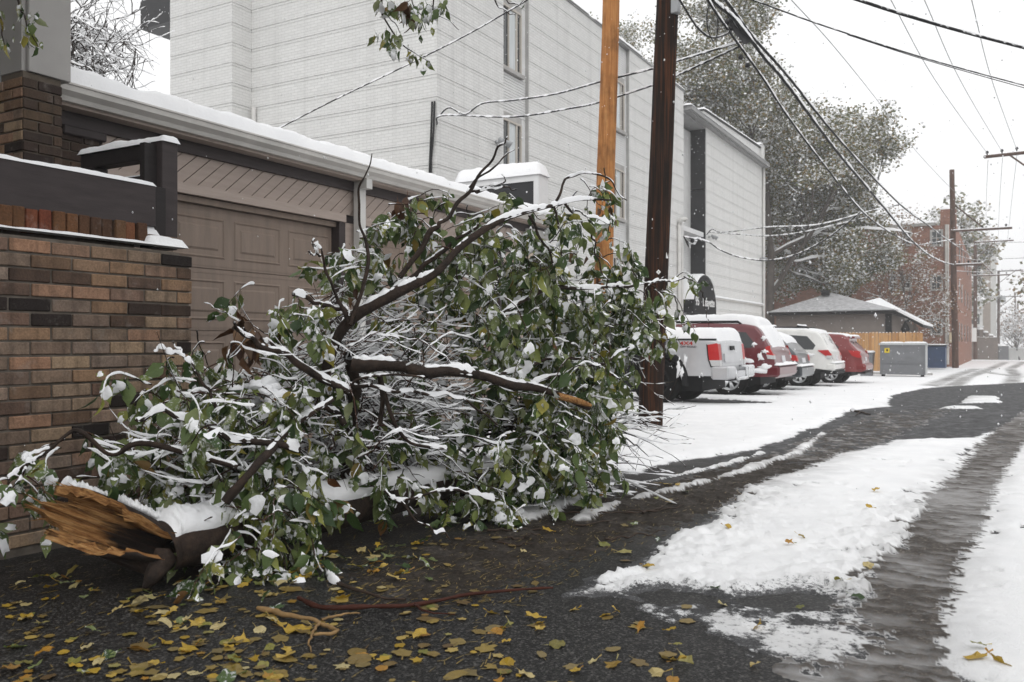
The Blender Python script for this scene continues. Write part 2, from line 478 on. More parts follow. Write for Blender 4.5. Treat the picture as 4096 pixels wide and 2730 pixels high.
# bark, wood, leaves
n = NT('bark', .8, .25); co = n.gpos()
f = n.noise(co, 16, 6, .65)
n.color(n.ramp(f, [(.3,(.012,.009,.0075)),(.55,(.036,.024,.018)),(.8,(.075,.047,.033))])); n.bump(n.noise(co, 70, 5, .7), .8, .008)
n = NT('twig', .75, .25); co = n.gpos()
n.color(n.ramp(n.rnd(), [(0,(.018,.011,.009)),(.5,(.038,.022,.016)),(.8,(.07,.03,.02)),(1,(.055,.042,.026))])); 
n = NT('split_wood', .75, .25); co = n.coord('Object', (2.0,34,34)); co2 = n.gpos()
f = n.math('ADD', n.math('MULTIPLY', n.noise(co, 2.6, 7, .66), .75), n.math('MULTIPLY', n.noise(co2, 22, 5, .6), .25))
rot = n.n('ShaderNodeAttribute', attribute_name='rot').outputs['Fac']
fresh = n.ramp(f, [(.3,(.05,.02,.008)),(.42,(.22,.095,.03)),(.55,(.42,.22,.08)),(.7,(.58,.36,.17))])
dead = n.ramp(f, [(.35,(.004,.003,.0025)),(.55,(.016,.009,.006)),(.72,(.07,.03,.012))])
n.color(n.mix(rot, fresh, dead)); n.bump(f, 1.0, .02)
n = NT('rotten_wood', .85, .2); co = n.coord('Object', (3,16,16)); f = n.noise(co, 3, 6, .65)
n.color(n.ramp(f, [(.3,(.006,.005,.004)),(.6,(.02,.012,.008)),(.8,(.075,.034,.014))])); n.bump(f, .8, .01)
def leafmat(name, stops, spec=.35, rough=.5, trans=.22, frost=0, clump=0):
    n = NT(name, rough, spec); co = n.gpos()
    base = n.ramp(n.rnd(), stops)
    sp = n.noise(co, 60, 4, .6)
    c = n.mix(.35, base, n.ramp(sp, [(.3,(.3,)*3),(.7,(.7,)*3)]), 'OVERLAY')
    if clump: c = n.mix(n.ramp(n.noise(co, clump, 3), [(.42,(0,)*3),(.62,(.55,)*3)]), c, n.mix(.5, c, (.22,.17,.075)))
    if frost:      # grains of snow stuck to some of the leaves
        r2 = n.math('FRACT', n.math('MULTIPLY', n.rnd(), 7.31))
        fz = n.math('ADD', n.noise(co, 48, 5, .7), n.math('MULTIPLY', n.math('SUBTRACT', r2, .5), .28))
        c = n.mix(n.ramp(fz, [(.62,(0,)*3),(.70,(frost,)*3)]), c, (.78,.785,.79))
    n.color(c)
    tr = n.n('ShaderNodeBsdfTranslucent'); n.l(c, tr.inputs[0])
    ms = n.n('ShaderNodeMixShader'); ms.inputs[0].default_value = trans
    n.l(n.b.outputs[0], ms.inputs[1]); n.l(tr.outputs[0], ms.inputs[2])
    n.l(ms.outputs[0], n.t.nodes['Material Output'].inputs[0]); return n.m
leafmat('leaf_green', [(0,(.028,.055,.016)),(.2,(.055,.095,.026)),(.40,(.10,.142,.042)),(.56,(.15,.185,.062)),(.70,(.22,.245,.125)),(.80,(.155,.20,.058)),(.92,(.25,.265,.06)),(.985,(.26,.22,.04)),(1,(.10,.035,.014))], frost=.85)
leafmat('leaf_brown', [(0,(.05,.022,.011)),(.5,(.10,.045,.02)),(.8,(.15,.085,.04)),(1,(.035,.02,.012))])
leafmat('leaf_yellow', [(0,(.34,.22,.022)),(.25,(.47,.31,.04)),(.45,(.42,.32,.12)),(.6,(.50,.42,.22)),(.72,(.24,.22,.05)),(.82,(.10,.13,.04)),(.9,(.40,.20,.025)),(1,(.28,.17,.06))], .4, .45)
leafmat('leaf_squashed', [(0,(.14,.095,.03)),(.3,(.22,.155,.04)),(.55,(.15,.115,.05)),(.8,(.28,.20,.05)),(1,(.09,.055,.025))], .4, .4, .05)
leafmat('far_leaf', [(0,(.075,.095,.045)),(.3,(.105,.13,.055)),(.55,(.15,.155,.07)),(.75,(.22,.185,.075)),(.9,(.27,.20,.08)),(1,(.30,.19,.08))], .2, .7, .3, 0, .45)
leafmat('rust_leaf', [(0,(.20,.11,.06)),(.5,(.27,.16,.09)),(1,(.18,.14,.08))], .2, .7, .3)

# vehicles
def paint(name, col, metal=.0, rough=.28):
    n = NT(name, rough, .5, metal); n.b.inputs['Coat Weight'].default_value = .5; n.b.inputs['Coat Roughness'].default_value = .08
    co = n.gpos(); f = n.noise(co, 3, 5); c = arr(col)
    n.color(n.ramp(f, [(.3, tuple(c*.9)), (.7, tuple(np.minimum(c*1.06,1)))])); return n.m
paint('paint_silver', (.50,.505,.52), .35, .32)
paint('paint_maroon', (.12,.010,.016), .1)
paint('paint_dark_grey', (.045,.052,.06), .3)
paint('paint_white', (.72,.715,.69))
paint('paint_red', (.19,.014,.014), .1)
simple('trim_black', (.008,.008,.009), .65, .2, .15, 8)
simple('tyre_rubber', (.006,.006,.006), .9, .1, .2, 20)
simple('alloy', (.55,.56,.57), .3, .5, .06, 5, metal=.6)
simple('chrome', (.68,.69,.70), .18, .6, .04, 5, metal=.8)
n = NT('car_glass', .06, .6); n.color((.018,.021,.023))
n = NT('lens_red', .3, .35); n.color((.42,.008,.008))
n = NT('lens_clear', .12, .6); n.color((.5,.5,.5))
simple('plate_white', (.6,.6,.62), .4, .4, .1, 30)
simple('far_bark', (.10,.085,.075), .9, .15, .3, 3)
simple('bin_grey', (.16,.165,.175), .5, .4, .1, 4)
simple('bin_grey_light', (.42,.43,.43), .5, .4, .08, 4)
simple('bin_blue', (.028,.055,.12), .5, .4, .12, 4)
simple('sticker_yellow', (.65,.48,.02), .5, .3, .05, 5)
simple('decal_red', (.42,.03,.025), .4, .4, .05, 5)
simple('decal_grey', (.09,.09,.10), .4, .4, .05, 5)
simple('letter_white', (.75,.75,.74), .6, .3, .03, 5)
simple('pale_building', (.62,.62,.60), .8, .2, .06, 2)
simple('tan_building', (.34,.29,.25), .85, .2, .08, 2)
simple('fence_far', (.14,.115,.10), .85, .2, .15, 2)
simple('beige_box', (.60,.50,.35), .6, .3, .06, 5)
M = MATS
# ------------------------------------------------------------------ ground: asphalt sheet + snow lying on it
ys = [-60, -5, 10, 45, 70, 97, 200, 420]; xs = [-160, -40, -20, -8, 0, 8, 20, 40, 160]
V = [(x, y, float(gz(y))) for y in ys for x in xs]; nx = len(xs)
F = [(j*nx+i, j*nx+i+1, (j+1)*nx+i+1, (j+1)*nx+i) for j in range(len(ys)-1) for i in range(nx-1)]
road = structure(obj('alley_road', make_mesh('alley_road', V, F, M['asphalt'])))

def gpoly(pix): return arr([G(u, v)[:2] for u, v in pix])
def sdpoly(px, py, poly):
    "signed distance to a polygon, positive inside"
    d = np.full(px.shape, 1e9); ins = np.zeros(px.shape, bool)
    n = len(poly)
    for i in range(n):
        a, b = poly[i], poly[(i+1) % n]; e = b-a; L = (e**2).sum()+1e-12
        t = np.clip(((px-a[0])*e[0]+(py-a[1])*e[1])/L, 0, 1)
        d = np.minimum(d, np.hypot(px-a[0]-t*e[0], py-a[1]-t*e[1]))
        c = ((a[1] > py) != (b[1] > py)) & (px < (b[0]-a[0])*(py-a[1])/(b[1]-a[1]+1e-12)+a[0])
        ins ^= c
    return np.where(ins, d, -d)
def dline(px, py, line):
    d = np.full(px.shape, 1e9)
    for a, b in zip(line[:-1], line[1:]):
        e = b-a; L = (e**2).sum()+1e-12
        t = np.clip(((px-a[0])*e[0]+(py-a[1])*e[1])/L, 0, 1)
        d = np.minimum(d, np.hypot(px-a[0]-t*e[0], py-a[1]-t*e[1]))
    return d
far_edge = gpoly([(2560,1905),(2640,1868),(2800,1838),(3000,1813),(3150,1765),(3279,1715),(3410,1645),(3573,1629),(3557,1608),(3587,1580),(3699,1556),(3792,1548),(3950,1540),(4096,1532),(4300,1524)])
lot = np.vstack([[(-4.6, 6.6)], far_edge, [(16, far_edge[-1][1]+2), (30, 60), (60, 140), (-60, 140), (-60, 6.6)]])
mid = gpoly([(2250,2387),(2321,2335),(2334,2302),(2412,2289),(2503,2250),(2581,2191),(2699,2139),(2829,2074),(2972,1950),(3072,1915),(3210,1869),(3326,1822),(3419,1799),(3578,1760),(3764,1756),(3885,1750),(3978,1722),(4010,1706),
             (3955,1767),(3908,1841),(3862,1892),(3829,1939),(3755,2023),(3703,2100),(3632,2198),(3514,2335),(3462,2445),(3391,2504),(3300,2580),(3120,2540),(3017,2560),(2926,2490),(2790,2420),(2633,2425),(2503,2393)])
rgt = gpoly([(4200,1700),(4096,1767),(4020,1855),(3978,1911),(3927,1990),(3894,2079),(3840,2191),(3775,2361),(3723,2491),(3690,2630),(3760,2700),(3918,2760)])
rgt = np.vstack([rgt, [(1.2, 1.2), (9, 1), (16, 10), (16, 16)]])
flake = gpoly([(3835,1616),(3875,1588),(3985,1588),(4010,1614)])
flake2 = gpoly([(3760,1638),(3790,1628),(3920,1629),(3940,1638)])
foot = gpoly([(2000,2075),(2120,2010),(2300,1975),(2480,1960),(2440,1985),(2250,2040),(2120,2085)])
ridge = gpoly([(2330,2080),(2480,2010),(2700,1962),(2850,1922),(3000,1878),(3190,1815),(3290,1735)])
ridge2 = gpoly([(2520,1940),(2700,1905),(2900,1860),(3040,1815)])
rut = gpoly([(1700,2330),(2050,2190),(2350,2090),(2600,2030),(2850,1960),(3050,1890),(3250,1815),(3500,1715),(3700,1630),(3900,1560)])
rtrack = gpoly([(3480,2700),(3560,2520),(3640,2340),(3740,2140),(3830,2000),(3920,1870),(4010,1780),(4080,1715),(4180,1630)])
ftracks = [gpoly(q) for q in ([(3790,1560),(3870,1510),(3960,1478),(4020,1452)], [(3720,1548),(3830,1502),(3905,1478)], [(3905,1488),(4000,1500),(4096,1512)], [(4040,1540),(4060,1500),(4040,1478),(4096,1450)])]

NR, NC = 860, 620
rr = .95 * (118/.95) ** np.linspace(0, 1, NR); ph = np.radians(np.linspace(-47, 45, NC))
RR, PH = np.meshgrid(rr, ph, indexing='ij')
xx = RR*np.sin(PH); zz = RR*np.cos(PH)
GX = CY*xx - SY*zz; GY = SY*xx + CY*zz
sd_lot = sdpoly(GX, GY, lot); sd_mid = sdpoly(GX, GY, mid); sd_r = sdpoly(GX, GY, rgt)
nz1 = fbm(GX*2.3, GY*2.3, 5, 1); nz2 = fbm(GX*9, GY*9, 4, 5); nz3 = fbm(GX*30, GY*30, 3, 9); clump = fbm(GX*16, GY*16, 4, 13)
CARS_FOOT = [(-9.6, -4.35, 15.75, 17.6), (-9.3, -4.95, 19.05, 20.9), (-9.6, -5.0, 22.3, 24.0), (-9.2, -4.75, 25.6, 27.3), (-9.2, -4.5, 28.9, 30.6)]
def lay(sd, depth, rag, soft): 
    s = sd + nz1*rag*1.3 + nz2*rag*.8
    return np.where(s > 0, depth*sstep(0, soft, s) + .001, np.maximum(s*.3, -.02)), s
t_lot, s_lot = lay(sd_lot, .042, .16, .28)
t_mid, s_mid = lay(sd_mid, .024, .13, .26)
t_r, s_r = lay(sd_r, .026, .07, .2)
t_f, _ = lay(np.maximum(sdpoly(GX,GY,flake), sdpoly(GX,GY,flake2)), .03, .12, .1)
t_ft, _ = lay(sdpoly(GX,GY,foot), .03, .14, .06)
t_rg, _ = lay(.05 - dline(GX,GY,ridge), .028, .12, .05)
t_rg2, _ = lay(.035 - dline(GX,GY,ridge2), .022, .10, .05)
thick = np.maximum.reduce([t_lot, t_mid, t_r, t_f, t_ft, t_rg, t_rg2])
# lumps thrown up beside the ruts, and little pits and leaf bumps
edge_m = np.exp(-np.clip(s_mid, 0, 9)/.30) * (s_mid > 0) * (GY < 6.2)
thick += np.where(thick > .004, edge_m*np.clip(clump*.14+.008, -.02, .05), 0)
thick += np.where(thick > .01, nz1*.014 + nz2*.009 + nz3*.004, 0)
pits = np.clip(fbm(GX*7, GY*7, 2, 21)-.17, 0, 1)
thick -= np.where(thick > .01, np.minimum(pits*.25, .024), 0)
# bare rectangles under and just behind the parked cars
for (x0, x1, y0, y1) in CARS_FOOT:
    q = sdpoly(GX, GY, arr([(x0,y0),(x1,y0),(x1+.55,y0+.6),(x1+.55,y1-.3),(x1-.1,y1),(x0,y1)])) + nz1*.35
    thick = np.where(q > 0, np.minimum(thick, .03 - q*.35), thick)
dirt = np.zeros_like(thick); thin = np.zeros_like(thick)
# slush in the ruts
dr = dline(GX, GY, rut); w_rut = np.interp(GY, [2.0, 3.2, 5, 8, 14, 30], [.30, .42, .50, .42, .55, 1.0])
slm = 1 - sstep(.55, 1.15, dr/w_rut)
slush = (.020*np.clip(clump*2.0 + nz3*1.2 + .02, -.1, .8)+.0022)*slm - .004*(1-slm)
slush = np.where(GY > 17, slush*.35-.004, slush)
d2 = dline(GX, GY, rtrack); tr = 1 - sstep(.75, 1.2, (d2+nz2*.10)/.25)
along = (GX*.0 + GY)
ribs = fbm(GX*9, GY*34, 3, 31)
sl2 = (.016*np.clip(ribs*1.9 + nz3*1.6 + .12, -.05, .8)+.003)*tr - .004*(1-tr)
m1 = (slush > thick) & (slush > -.001) & (GY < 16+nz1*6); thick = np.where(m1, slush, thick); dirt = np.where(m1, np.where(GY < 8, np.clip(1+nz2*.5, .88, 1), np.clip(.8+nz2*.8, .6, .9)), dirt)
m2 = (sl2 > thick) & (sl2 > -.001); thick = np.where(m2, sl2, thick); dirt = np.where(m2, np.clip(.74+nz1*.4+ribs*.5, .58, .84), dirt)
near_rut = np.clip(1-dr/(w_rut*1.5), 0, 1)*.55 + np.clip(1-d2/.42, 0, 1)*.35
dirt = np.maximum(dirt, np.clip(near_rut*(.6+2*nz2), 0, .8))
dirt = np.maximum(dirt, np.clip(.5-(thick-.0)/.012, 0, .3)*(s_mid > -.05))
# thin, half melted places near the lens and at the far end of the middle patch
melt = np.clip(.9 - np.hypot(GX-G(2950,2440)[0], GY-G(2950,2440)[1])/.75 + nz1*1.3, 0, 1) + np.clip(.8 - np.hypot(GX-G(2740,2400)[0], GY-G(2740,2400)[1])/.5 + nz1*1.5, 0, 1)
melt += np.clip(.55-np.hypot(GX-G(3250,2600)[0], GY-G(3250,2600)[1])/.5 + nz1*1.6, 0, 1)
thin = np.clip(melt*1.1, 0, 1)*(thick > 0)*(s_mid > -.1)*(dirt < .7)
thick = np.where(melt > .35, np.minimum(thick, .012 - (melt-.35)*.03 + nz2*.03), thick)
patch = sdpoly(GX, GY, gpoly([(2560,2440),(2800,2400),(3300,2470),(3480,2560),(3420,2720),(3200,2740),(3020,2640),(2850,2540)])) + nz1*.5 + nz2*.35
pk_ = (patch > 0) & (thick < .004); speck = .0035*np.clip(patch*6, 0, 1)+.006*np.clip(nz2+nz3, -.3, .5)+.0006
m4 = pk_ & (speck > 0); thick = np.where(m4, speck, thick); thin = np.where(m4, np.clip(.62-nz2*1.8-nz1*.8, .15, .92), thin); dirt = np.where(m4, np.minimum(dirt, .15), dirt)
for q in ftracks:
    dd = dline(GX, GY, q); dirt = np.maximum(dirt, (.5+nz1)*(1-sstep(.12, .42, dd))); thick = np.where(dd < .3, np.minimum(thick, .015), thick)
# film of wet snow over the far asphalt; sky reflection is painted into its grey
fr_ = sstep(6.0, 9.5, GY + nz1*4)
film = .0016*fr_ + .002*np.clip(nz1*2+nz3*2, -.4, 1)*fr_ - .0025*(1-fr_)
m3 = (film > thick) & (film > 0); thick = np.where(m3, film, thick); thin = np.where(m3, .96, thin)
thin = np.maximum(thin, np.clip(1-thick/.008, 0, 1)*(thick > -.003)*(dirt < .5)*.9)
Z = gz(GY) + thick
keep = thick > -.003
ii = np.arange(NR*NC).reshape(NR, NC)
fk = keep[:-1,:-1] | keep[1:,:-1] | keep[:-1,1:] | keep[1:,1:]
Q = np.stack([ii[:-1,:-1], ii[:-1,1:], ii[1:,1:], ii[1:,:-1]], -1)[fk][:, ::-1]
used = np.zeros(NR*NC, bool); used[Q.ravel()] = True
remap = np.cumsum(used)-1
Vg = np.stack([GX, GY, Z], -1).reshape(-1, 3)[used]; Q = remap[Q]
me = make_mesh('snow_cover', Vg, Q, M['alley_snow'], True)
for nm, A in (('dirt', dirt), ('thin', thin)):
    a = me.attributes.new(nm, 'FLOAT', 'POINT'); a.data.foreach_set('value', A.reshape(-1)[used].astype(np.float32))
snow_ground = structure(obj('snow_cover', me))
def ground_top(x, y):
    return float(gz(y))

# a rounded slab of snow on a level top
def snow_slab(x0, x1, y0, y1, z, th, parent=None, name='snow', over=.015, amp=.25, seed=0, cell=.05, zf=None, edge=None):
    nx_ = max(4, min(90, int((x1-x0)/cell))); ny_ = max(4, min(160, int((y1-y0)/cell)))
    a = np.linspace(x0-over, x1+over, nx_+1); b = np.linspace(y0-over, y1+over, ny_+1)
    A, B = np.meshgrid(a, b, indexing='ij')
    e = np.minimum(np.minimum(A-a[0], a[-1]-A), np.minimum(B-b[0], b[-1]-B))
    ed = edge or min(th*1.1, (x1-x0)*.45, (y1-y0)*.45)
    h = np.sqrt(np.clip(1-(1-np.clip(e/ed, 0, 1))**2, 0, 1))
    nzz = 1 + amp*2*fbm(A*3.1+seed*7, B*3.1, 3, 40+seed) + amp*fbm(A*14+seed, B*14, 3, 50+seed)
    base = z if zf is None else zf(A, B)
    Zt = base + th*h*nzz - .004
    n1 = nx_+1; m1_ = ny_+1
    ii_ = np.arange(n1*m1_).reshape(n1, m1_)
    Qs = np.stack([ii_[:-1,:-1], ii_[1:,:-1], ii_[1:,1:], ii_[:-1,1:]], -1).reshape(-1, 4)
    V_ = np.stack([A, B, Zt], -1).reshape(-1, 3)
    return obj(name, make_mesh(name, V_, Qs, M['snow'], True), parent)
# ------------------------------------------------------------------ white brick apartment block
AX = -10.3
apt = thing('apartment_building', 'three storey white painted brick apartment block with thin horizontal course lines', 'building', (AX, 14.9, 0))
def ap(mb, name, mat, smooth=False, parent=None):
    o = mb.build(name, mat, None, smooth)
    if parent is None:
        o.parent = apt; o.matrix_parent_inverse = Matrix.Translation(-Vector(apt.location))
    else:
        o.parent = parent
    return o
ROOF = 10.22
bands = [7.48-.472*k for k in range(-5, 17)]; bands.sort()
edges_ = [-1.2] + bands + [ROOF+.2]
def banded(axis, plane, a0, a1, ztop=ROOF, sgn=1, zbot=-1.0, th=.028, ci=0.0, ce=0.0):
    """face of brick panels with a narrow header course in a shadow gap every seven courses"""
    gp, hh = .009, .029
    mt = M['white_brick_x'] if axis == 0 else M['white_brick_y']
    def bx(mb, z0, z1, d0, d1, a0=a0, a1=a1):
        lo, hi = plane - sgn*d1, plane - sgn*d0
        if axis == 0: mb.box((lo, a0, z0), (hi, a1, z1))
        else: mb.box((a0, lo, z0), (a1, hi, z1))
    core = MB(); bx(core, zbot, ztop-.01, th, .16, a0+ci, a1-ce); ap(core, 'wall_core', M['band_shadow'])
    lv = [zbot] + [b for b in bands if zbot+.1 < b < ztop-.1] + [ztop]
    for i in range(len(lv)-1):
        z0 = lv[i] + (hh+gp if i else 0); z1 = lv[i+1] - (hh+gp if i < len(lv)-2 else 0)
        p = MB(); bx(p, z0, z1, 0, th); ap(p, 'brick_panel', mt)
        if i < len(lv)-2:
            p = MB(); bx(p, lv[i+1]-hh, lv[i+1]+hh, .004, th); ap(p, 'header_course', mt)
for (a, b) in ((14.9, 17.66), (18.95, 24.3), (25.6, 30.9)): banded(0, AX, a, b, ci=.06 if a < 15 else 0)
banded(0, AX, 33.65, 43.0, 9.55)
banded(1, 14.9, -15.699, AX-.0285, ROOF, -1, ce=.15)
banded(1, 14.3, -17.86, -15.7285, ROOF+2, -1, ce=.15)
banded(0, -15.7, 14.3, 14.899, ROOF, 1, ci=.06)
# solid body behind the faces
m_ = MB(); m_.box((-17.7, 15.08, -1), (AX-.62, 42.9, ROOF-.05)); m_.box((-17.8, 14.47, -1), (-15.9, 16, ROOF+1.9)); ap(m_, 'building_body', M['band_shadow'])
m_ = MB(); m_.box((AX-.62, 15.08, -1), (AX-.161, 17.66, ROOF-.05)); m_.box((AX-.62, 18.95, -1), (AX-.161, 24.3, ROOF-.05)); m_.box((AX-.62, 25.6, -1), (AX-.161, 30.9, ROOF-.05)); m_.box((AX-.62, 33.81, -1), (AX-.161, 42.9, 9.5)); ap(m_, 'building_body', M['ribbed_brick'])
# window strips: ribbed brick set back, with windows
def window(parent_name, X, y0, y1, z0, z1, kinds):
    w = MB()
    t = .05
    w.box((X-.05, y0, z0), (X+.02, y0+t, z1)); w.box((X-.05, y1-t, z0), (X+.02, y1, z1))
    w.box((X-.05, y0+t, z1-t), (X+.02, y1-t, z1)); w.box((X-.05, y0+t, z0), (X+.02, y1-t, z0+t))
    fr = ap(w, 'window', M['window_frame'])
    tot = sum(k for k, _ in kinds); y = y0+t; L = y1-y0-2*t
    for i, (k, mt) in enumerate(kinds):
        d = L*k/tot
        q = MB(); q.box((X-.035-.003*i, y+.012, z0+t), (X-.022, y+d-.012, z1-t)); pn = ap(q, 'pane', M[mt], False, fr)
        if i < len(kinds)-1:
            q = MB(); q.box((X-.05, y+d-.022, z0+t), (X+.012, y+d+.022, z1-t)); ap(q, 'mullion', M['window_frame'], False, fr)
        y += d
    q = MB(); q.box((X-.05, y0-.03, z0-.09), (X+.09, y1+.03, z0-.002)); ap(q, 'sill', M['concrete'], False, fr)
    return fr
def ribs(X, y0, y1, z0, z1):
    q = MB(); q.box((X-.06, y0, z0), (X-.02, y1, z1)); k = 0; z = z0
    while z + .0675 <= z1+.001:
        q.box((X-.02, y0, z+.008), (X+.002, y1, z+.0675-.006)); z += .0675
    ap(q, 'ribbed_panel', M['ribbed_brick'])
for (y0, y1, wy1) in ((17.66, 18.95, 18.74), (24.3, 25.6, 25.42)):
    Xr = AX-.12; zc = -.9
    for (s0, s1) in ((2.06, 3.59), (4.81, 6.34), (7.56, 9.09)):
        ribs(Xr, y0, y1, zc, s0-.1)
        window('w', Xr, y0+.01, wy1, s0, s1, [(.42, 'glass_dark'), (.42, 'glass_blind'), (.2, 'glass_dark')])
        q = MB(); q.box((Xr-.06, wy1, s0-.1), (Xr-.005, y1, s1+.16)); ap(q, 'window_jamb', M['ribbed_brick'])
        q = MB(); q.box((Xr-.06, y0, s1), (Xr+.01, wy1, s1+.16)); ap(q, 'lintel', M['concrete'])
        zc = s1+.16
    ribs(Xr, y0, y1, zc, ROOF)
# entrance recess with black cladding on its far side
q = MB(); q.box((AX-.69, 30.9, -.9), (AX-.63, 33.65, 9.5)); ap(q, 'recess_wall', M['white_brick_x'])
ribs(AX-.60, 30.92, 33.6, .3, 9.4)
for (z0, z1) in ((-.9, 2.9), (2.93, 7.02), (7.05, 9.42)):
    q = MB(); q.box((AX-.62, 33.56, z0), (AX-.012, 33.645, z1)); ap(q, 'black_panel', M['black_cladding'])
for (z0, z1) in ((3.4, 4.9), (6.2, 7.7)):
    window('w', AX-.56, 31.2, 32.3, z0, z1, [(1, 'glass_dark'), (.5, 'glass_dark')])
q = MB(); q.box((AX-.6, 31.0, 5.12), (AX-.05, 33.5, 5.3)); ap(q, 'canopy_slab', M['white_metal'])
q = MB(); q.box((AX-.62, 30.92, 9.43), (AX+.0, 33.6, 9.5)); ap(q, 'recess_soffit', M['cornice_grey'])
q = MB(); q.box((AX-.9, 30.95, 9.56), (AX+.3, 43.15, 9.72)); q.box((AX-.9, 31.0, 9.51), (AX+.2, 43.1, 9.559)); ap(q, 'cornice', M['cornice_grey'])
q = MB(); q.prism([(33.4, 9.72), (43.05, 9.72), (43.05, 10.42), (33.4, 10.12)], 0, AX-.5, AX-.02); ap(q, 'parapet', M['white_brick_x'])
q = MB(); q.box((AX-.55, 42.55, 9.73), (AX+.06, 43.1, 10.62)); ap(q, 'parapet_pier', M['white_brick_x'])
q = MB(); q.prism([(33.35, 10.12), (42.5, 10.40), (42.5, 10.46), (33.35, 10.18)], 0, AX-.56, AX+.02); ap(q, 'parapet_coping', M['black_panel'])
q = MB(); q.box((AX-.3, 14.85, ROOF), (AX+.03, 30.95, ROOF+.06)); q.box((-15.7, 14.87, ROOF), (AX-.31, 15.2, ROOF+.06)); ap(q, 'roof_coping', M['cornice_grey'])
for (a, b, t, s) in ((22.8, 26.6, .16, 1), (27.8, 30.9, .10, 2), (15, 22.4, .04, 3)):
    o = snow_slab(AX-.32, AX+.04, a, b, ROOF+.06, t, None, 'roof_snow', .02, .3, s); o.parent = apt; o.matrix_parent_inverse = Matrix.Translation(-Vector(apt.location))
for (x0, x1, a, b, zf, t, s) in ((AX-.05, AX+.3, 30.9, 43.1, 9.72, .09, 4), (AX-.55, AX+.05, 33.4, 42.5, None, .12, 5), (AX-.55, AX+.06, 42.5, 43.1, 10.62, .1, 6)):
    o = snow_slab(x0, x1, a, b, zf or 0, t, None, 'roof_snow', .02, .3, s, .08, None if zf else (lambda A, B: 10.17+(B-33.4)/9.1*.29)); o.parent = apt; o.matrix_parent_inverse = Matrix.Translation(-Vector(apt.location))
# downspouts, floodlights, conduit
def dsp(pts, r, mat='downspout_white', name='downspout'):
    q = MB(); q.tube(pts, r, 8); ap(q, name, M[mat], True)
dsp([(-15.55, 14.83, -.3), (-15.55, 14.83, 6.55)], .055)
dsp([(AX+.08, 42.85, -.6), (AX+.08, 42.85, 9.5)], .07)
dsp([(AX+.07, 30.2, -.6), (AX+.07, 30.2, 5.25)], .07, 'downspout_white', 'conduit'); dsp([(AX+.07, 30.5, -.6), (AX+.07, 30.5, 4.6)], .05, 'downspout_white', 'conduit')
dsp([(AX+.07, 30.2, 5.24), (AX+.12, 30.25, 5.40), (AX+.26, 30.3, 5.42), (AX+.3, 30.3, 5.36)], .09, 'downspout_white', 'weatherhead')
q = MB(); q.tube([(AX+.05, 34.2, 3.0-.25), (AX+.05, 42.8, 3.0-.25)], .05, 6); ap(q, 'ledge_pipe', M['downspout_white'])
o = snow_slab(AX-.01, AX+.1, 34.2, 42.8, 2.79, .07, None, 'ledge_snow', .01, .3, 7, .08); o.parent = apt; o.matrix_parent_inverse = Matrix.Translation(-Vector(apt.location))
def flood(p):
    q = MB(); q.lathe([(0, 0), (.05, 0), (.05, .04), (.02, .05), (.02, .12)], 12, 0, p)
    for s in (-1, 1):
        q.tube([arr(p)+(.1, 0, 0), arr(p)+(.16, s*.09, .04)], .018, 6)
        q.tube([arr(p)+(.16, s*.09, .04), arr(p)+(.19, s*.14, .01), arr(p)+(.28, s*.2, -.07)], [.045, .055, .085], 10)
    o = ap(q, 'floodlight', M['galvanised'], True); return o
flood(onX(1985, 570, AX)); flood(onX(2835, 948, AX)); flood(onX(3040, 1035, AX))
for du in (0, .06):
    a = onY(1746, 405, 14.86); 
    dsp([a+(-.05-du, 0, 0), a+(-.06-du, -.02, -.6), a+(-.13-du*.5, -.01, -1.2), a+(-.16-du, 0, -2.6)], .022, 'wire_black', 'wall_cable')
# dark box of the far balcony at the upper left corner
q = MB(); q.box((-19.9, 15.0, 9.25), (-17.9, 17.4, 10.0)); ap(q, 'balcony_slab', M['black_panel'])
q = MB(); q.box((-21.2,15.4,6.2),(-17.9,15.45,6.28)); q.box((-21.2,15.4,7.2),(-17.9,15.45,7.27))
for i in range(26): q.box((-21.1+i*.125, 15.41, 6.28), (-21.08+i*.125, 15.44, 7.2))
ap(q, 'balcony_railing', M['black_panel'])

# ------------------------------------------------------------------ barrel awning over the entrance
aw = thing('entrance_awning', 'black half round entrance awning with white lettering, snow on top', 'awning', (-10, 32.25, 2.0))
ya, yb, X0, X1, zb, zt = 30.85, 33.7, -10.9, -9.9, 2.05, 3.45
yc, hw = (ya+yb)/2, (yb-ya)/2
arc = [(yc-hw*math.cos(a), zb+.28+(zt-zb-.28)*math.sin(a)) for a in np.linspace(0, math.pi, 19)]
def loc_parent(o, par):
    o.parent = par; o.matrix_parent_inverse = Matrix.Translation(-Vector(par.location)); return o
q = MB(); q.prism([(ya, zb)] + arc + [(yb, zb)], 0, X0, X1); loc_parent(q.build('canopy', M['black_canvas']), aw)
q = MB(); q.box((X1+.001, ya+.02, zb-.0), (X1+.02, yb-.02, zb+.03)); loc_parent(q.build('valance_rod', M['trim_black']), aw)
A = arr(arc[1:15]); th = .10*np.sin(np.linspace(.1, math.pi*.9, len(A)))+.02
V = []; 
for x in (X0, X0+.3, X1-.1, X1+.01):
    e = 1 if X0 < x < X1-.05 else .55
    for (p, t) in zip(A, th):
        d = arr((p[0]-yc, (p[1]-zb)*1.0)); d /= np.linalg.norm(d)+1e-9
        V.append((x, p[0]+d[0]*t*e, p[1]+d[1]*t*e))
k = len(A); F = [(i*k+j, i*k+j+1, (i+1)*k+j+1, (i+1)*k+j) for i in range(3) for j in range(k-1)]
loc_parent(obj('snow', make_mesh('snow', V, F, M['snow'], True)), aw)
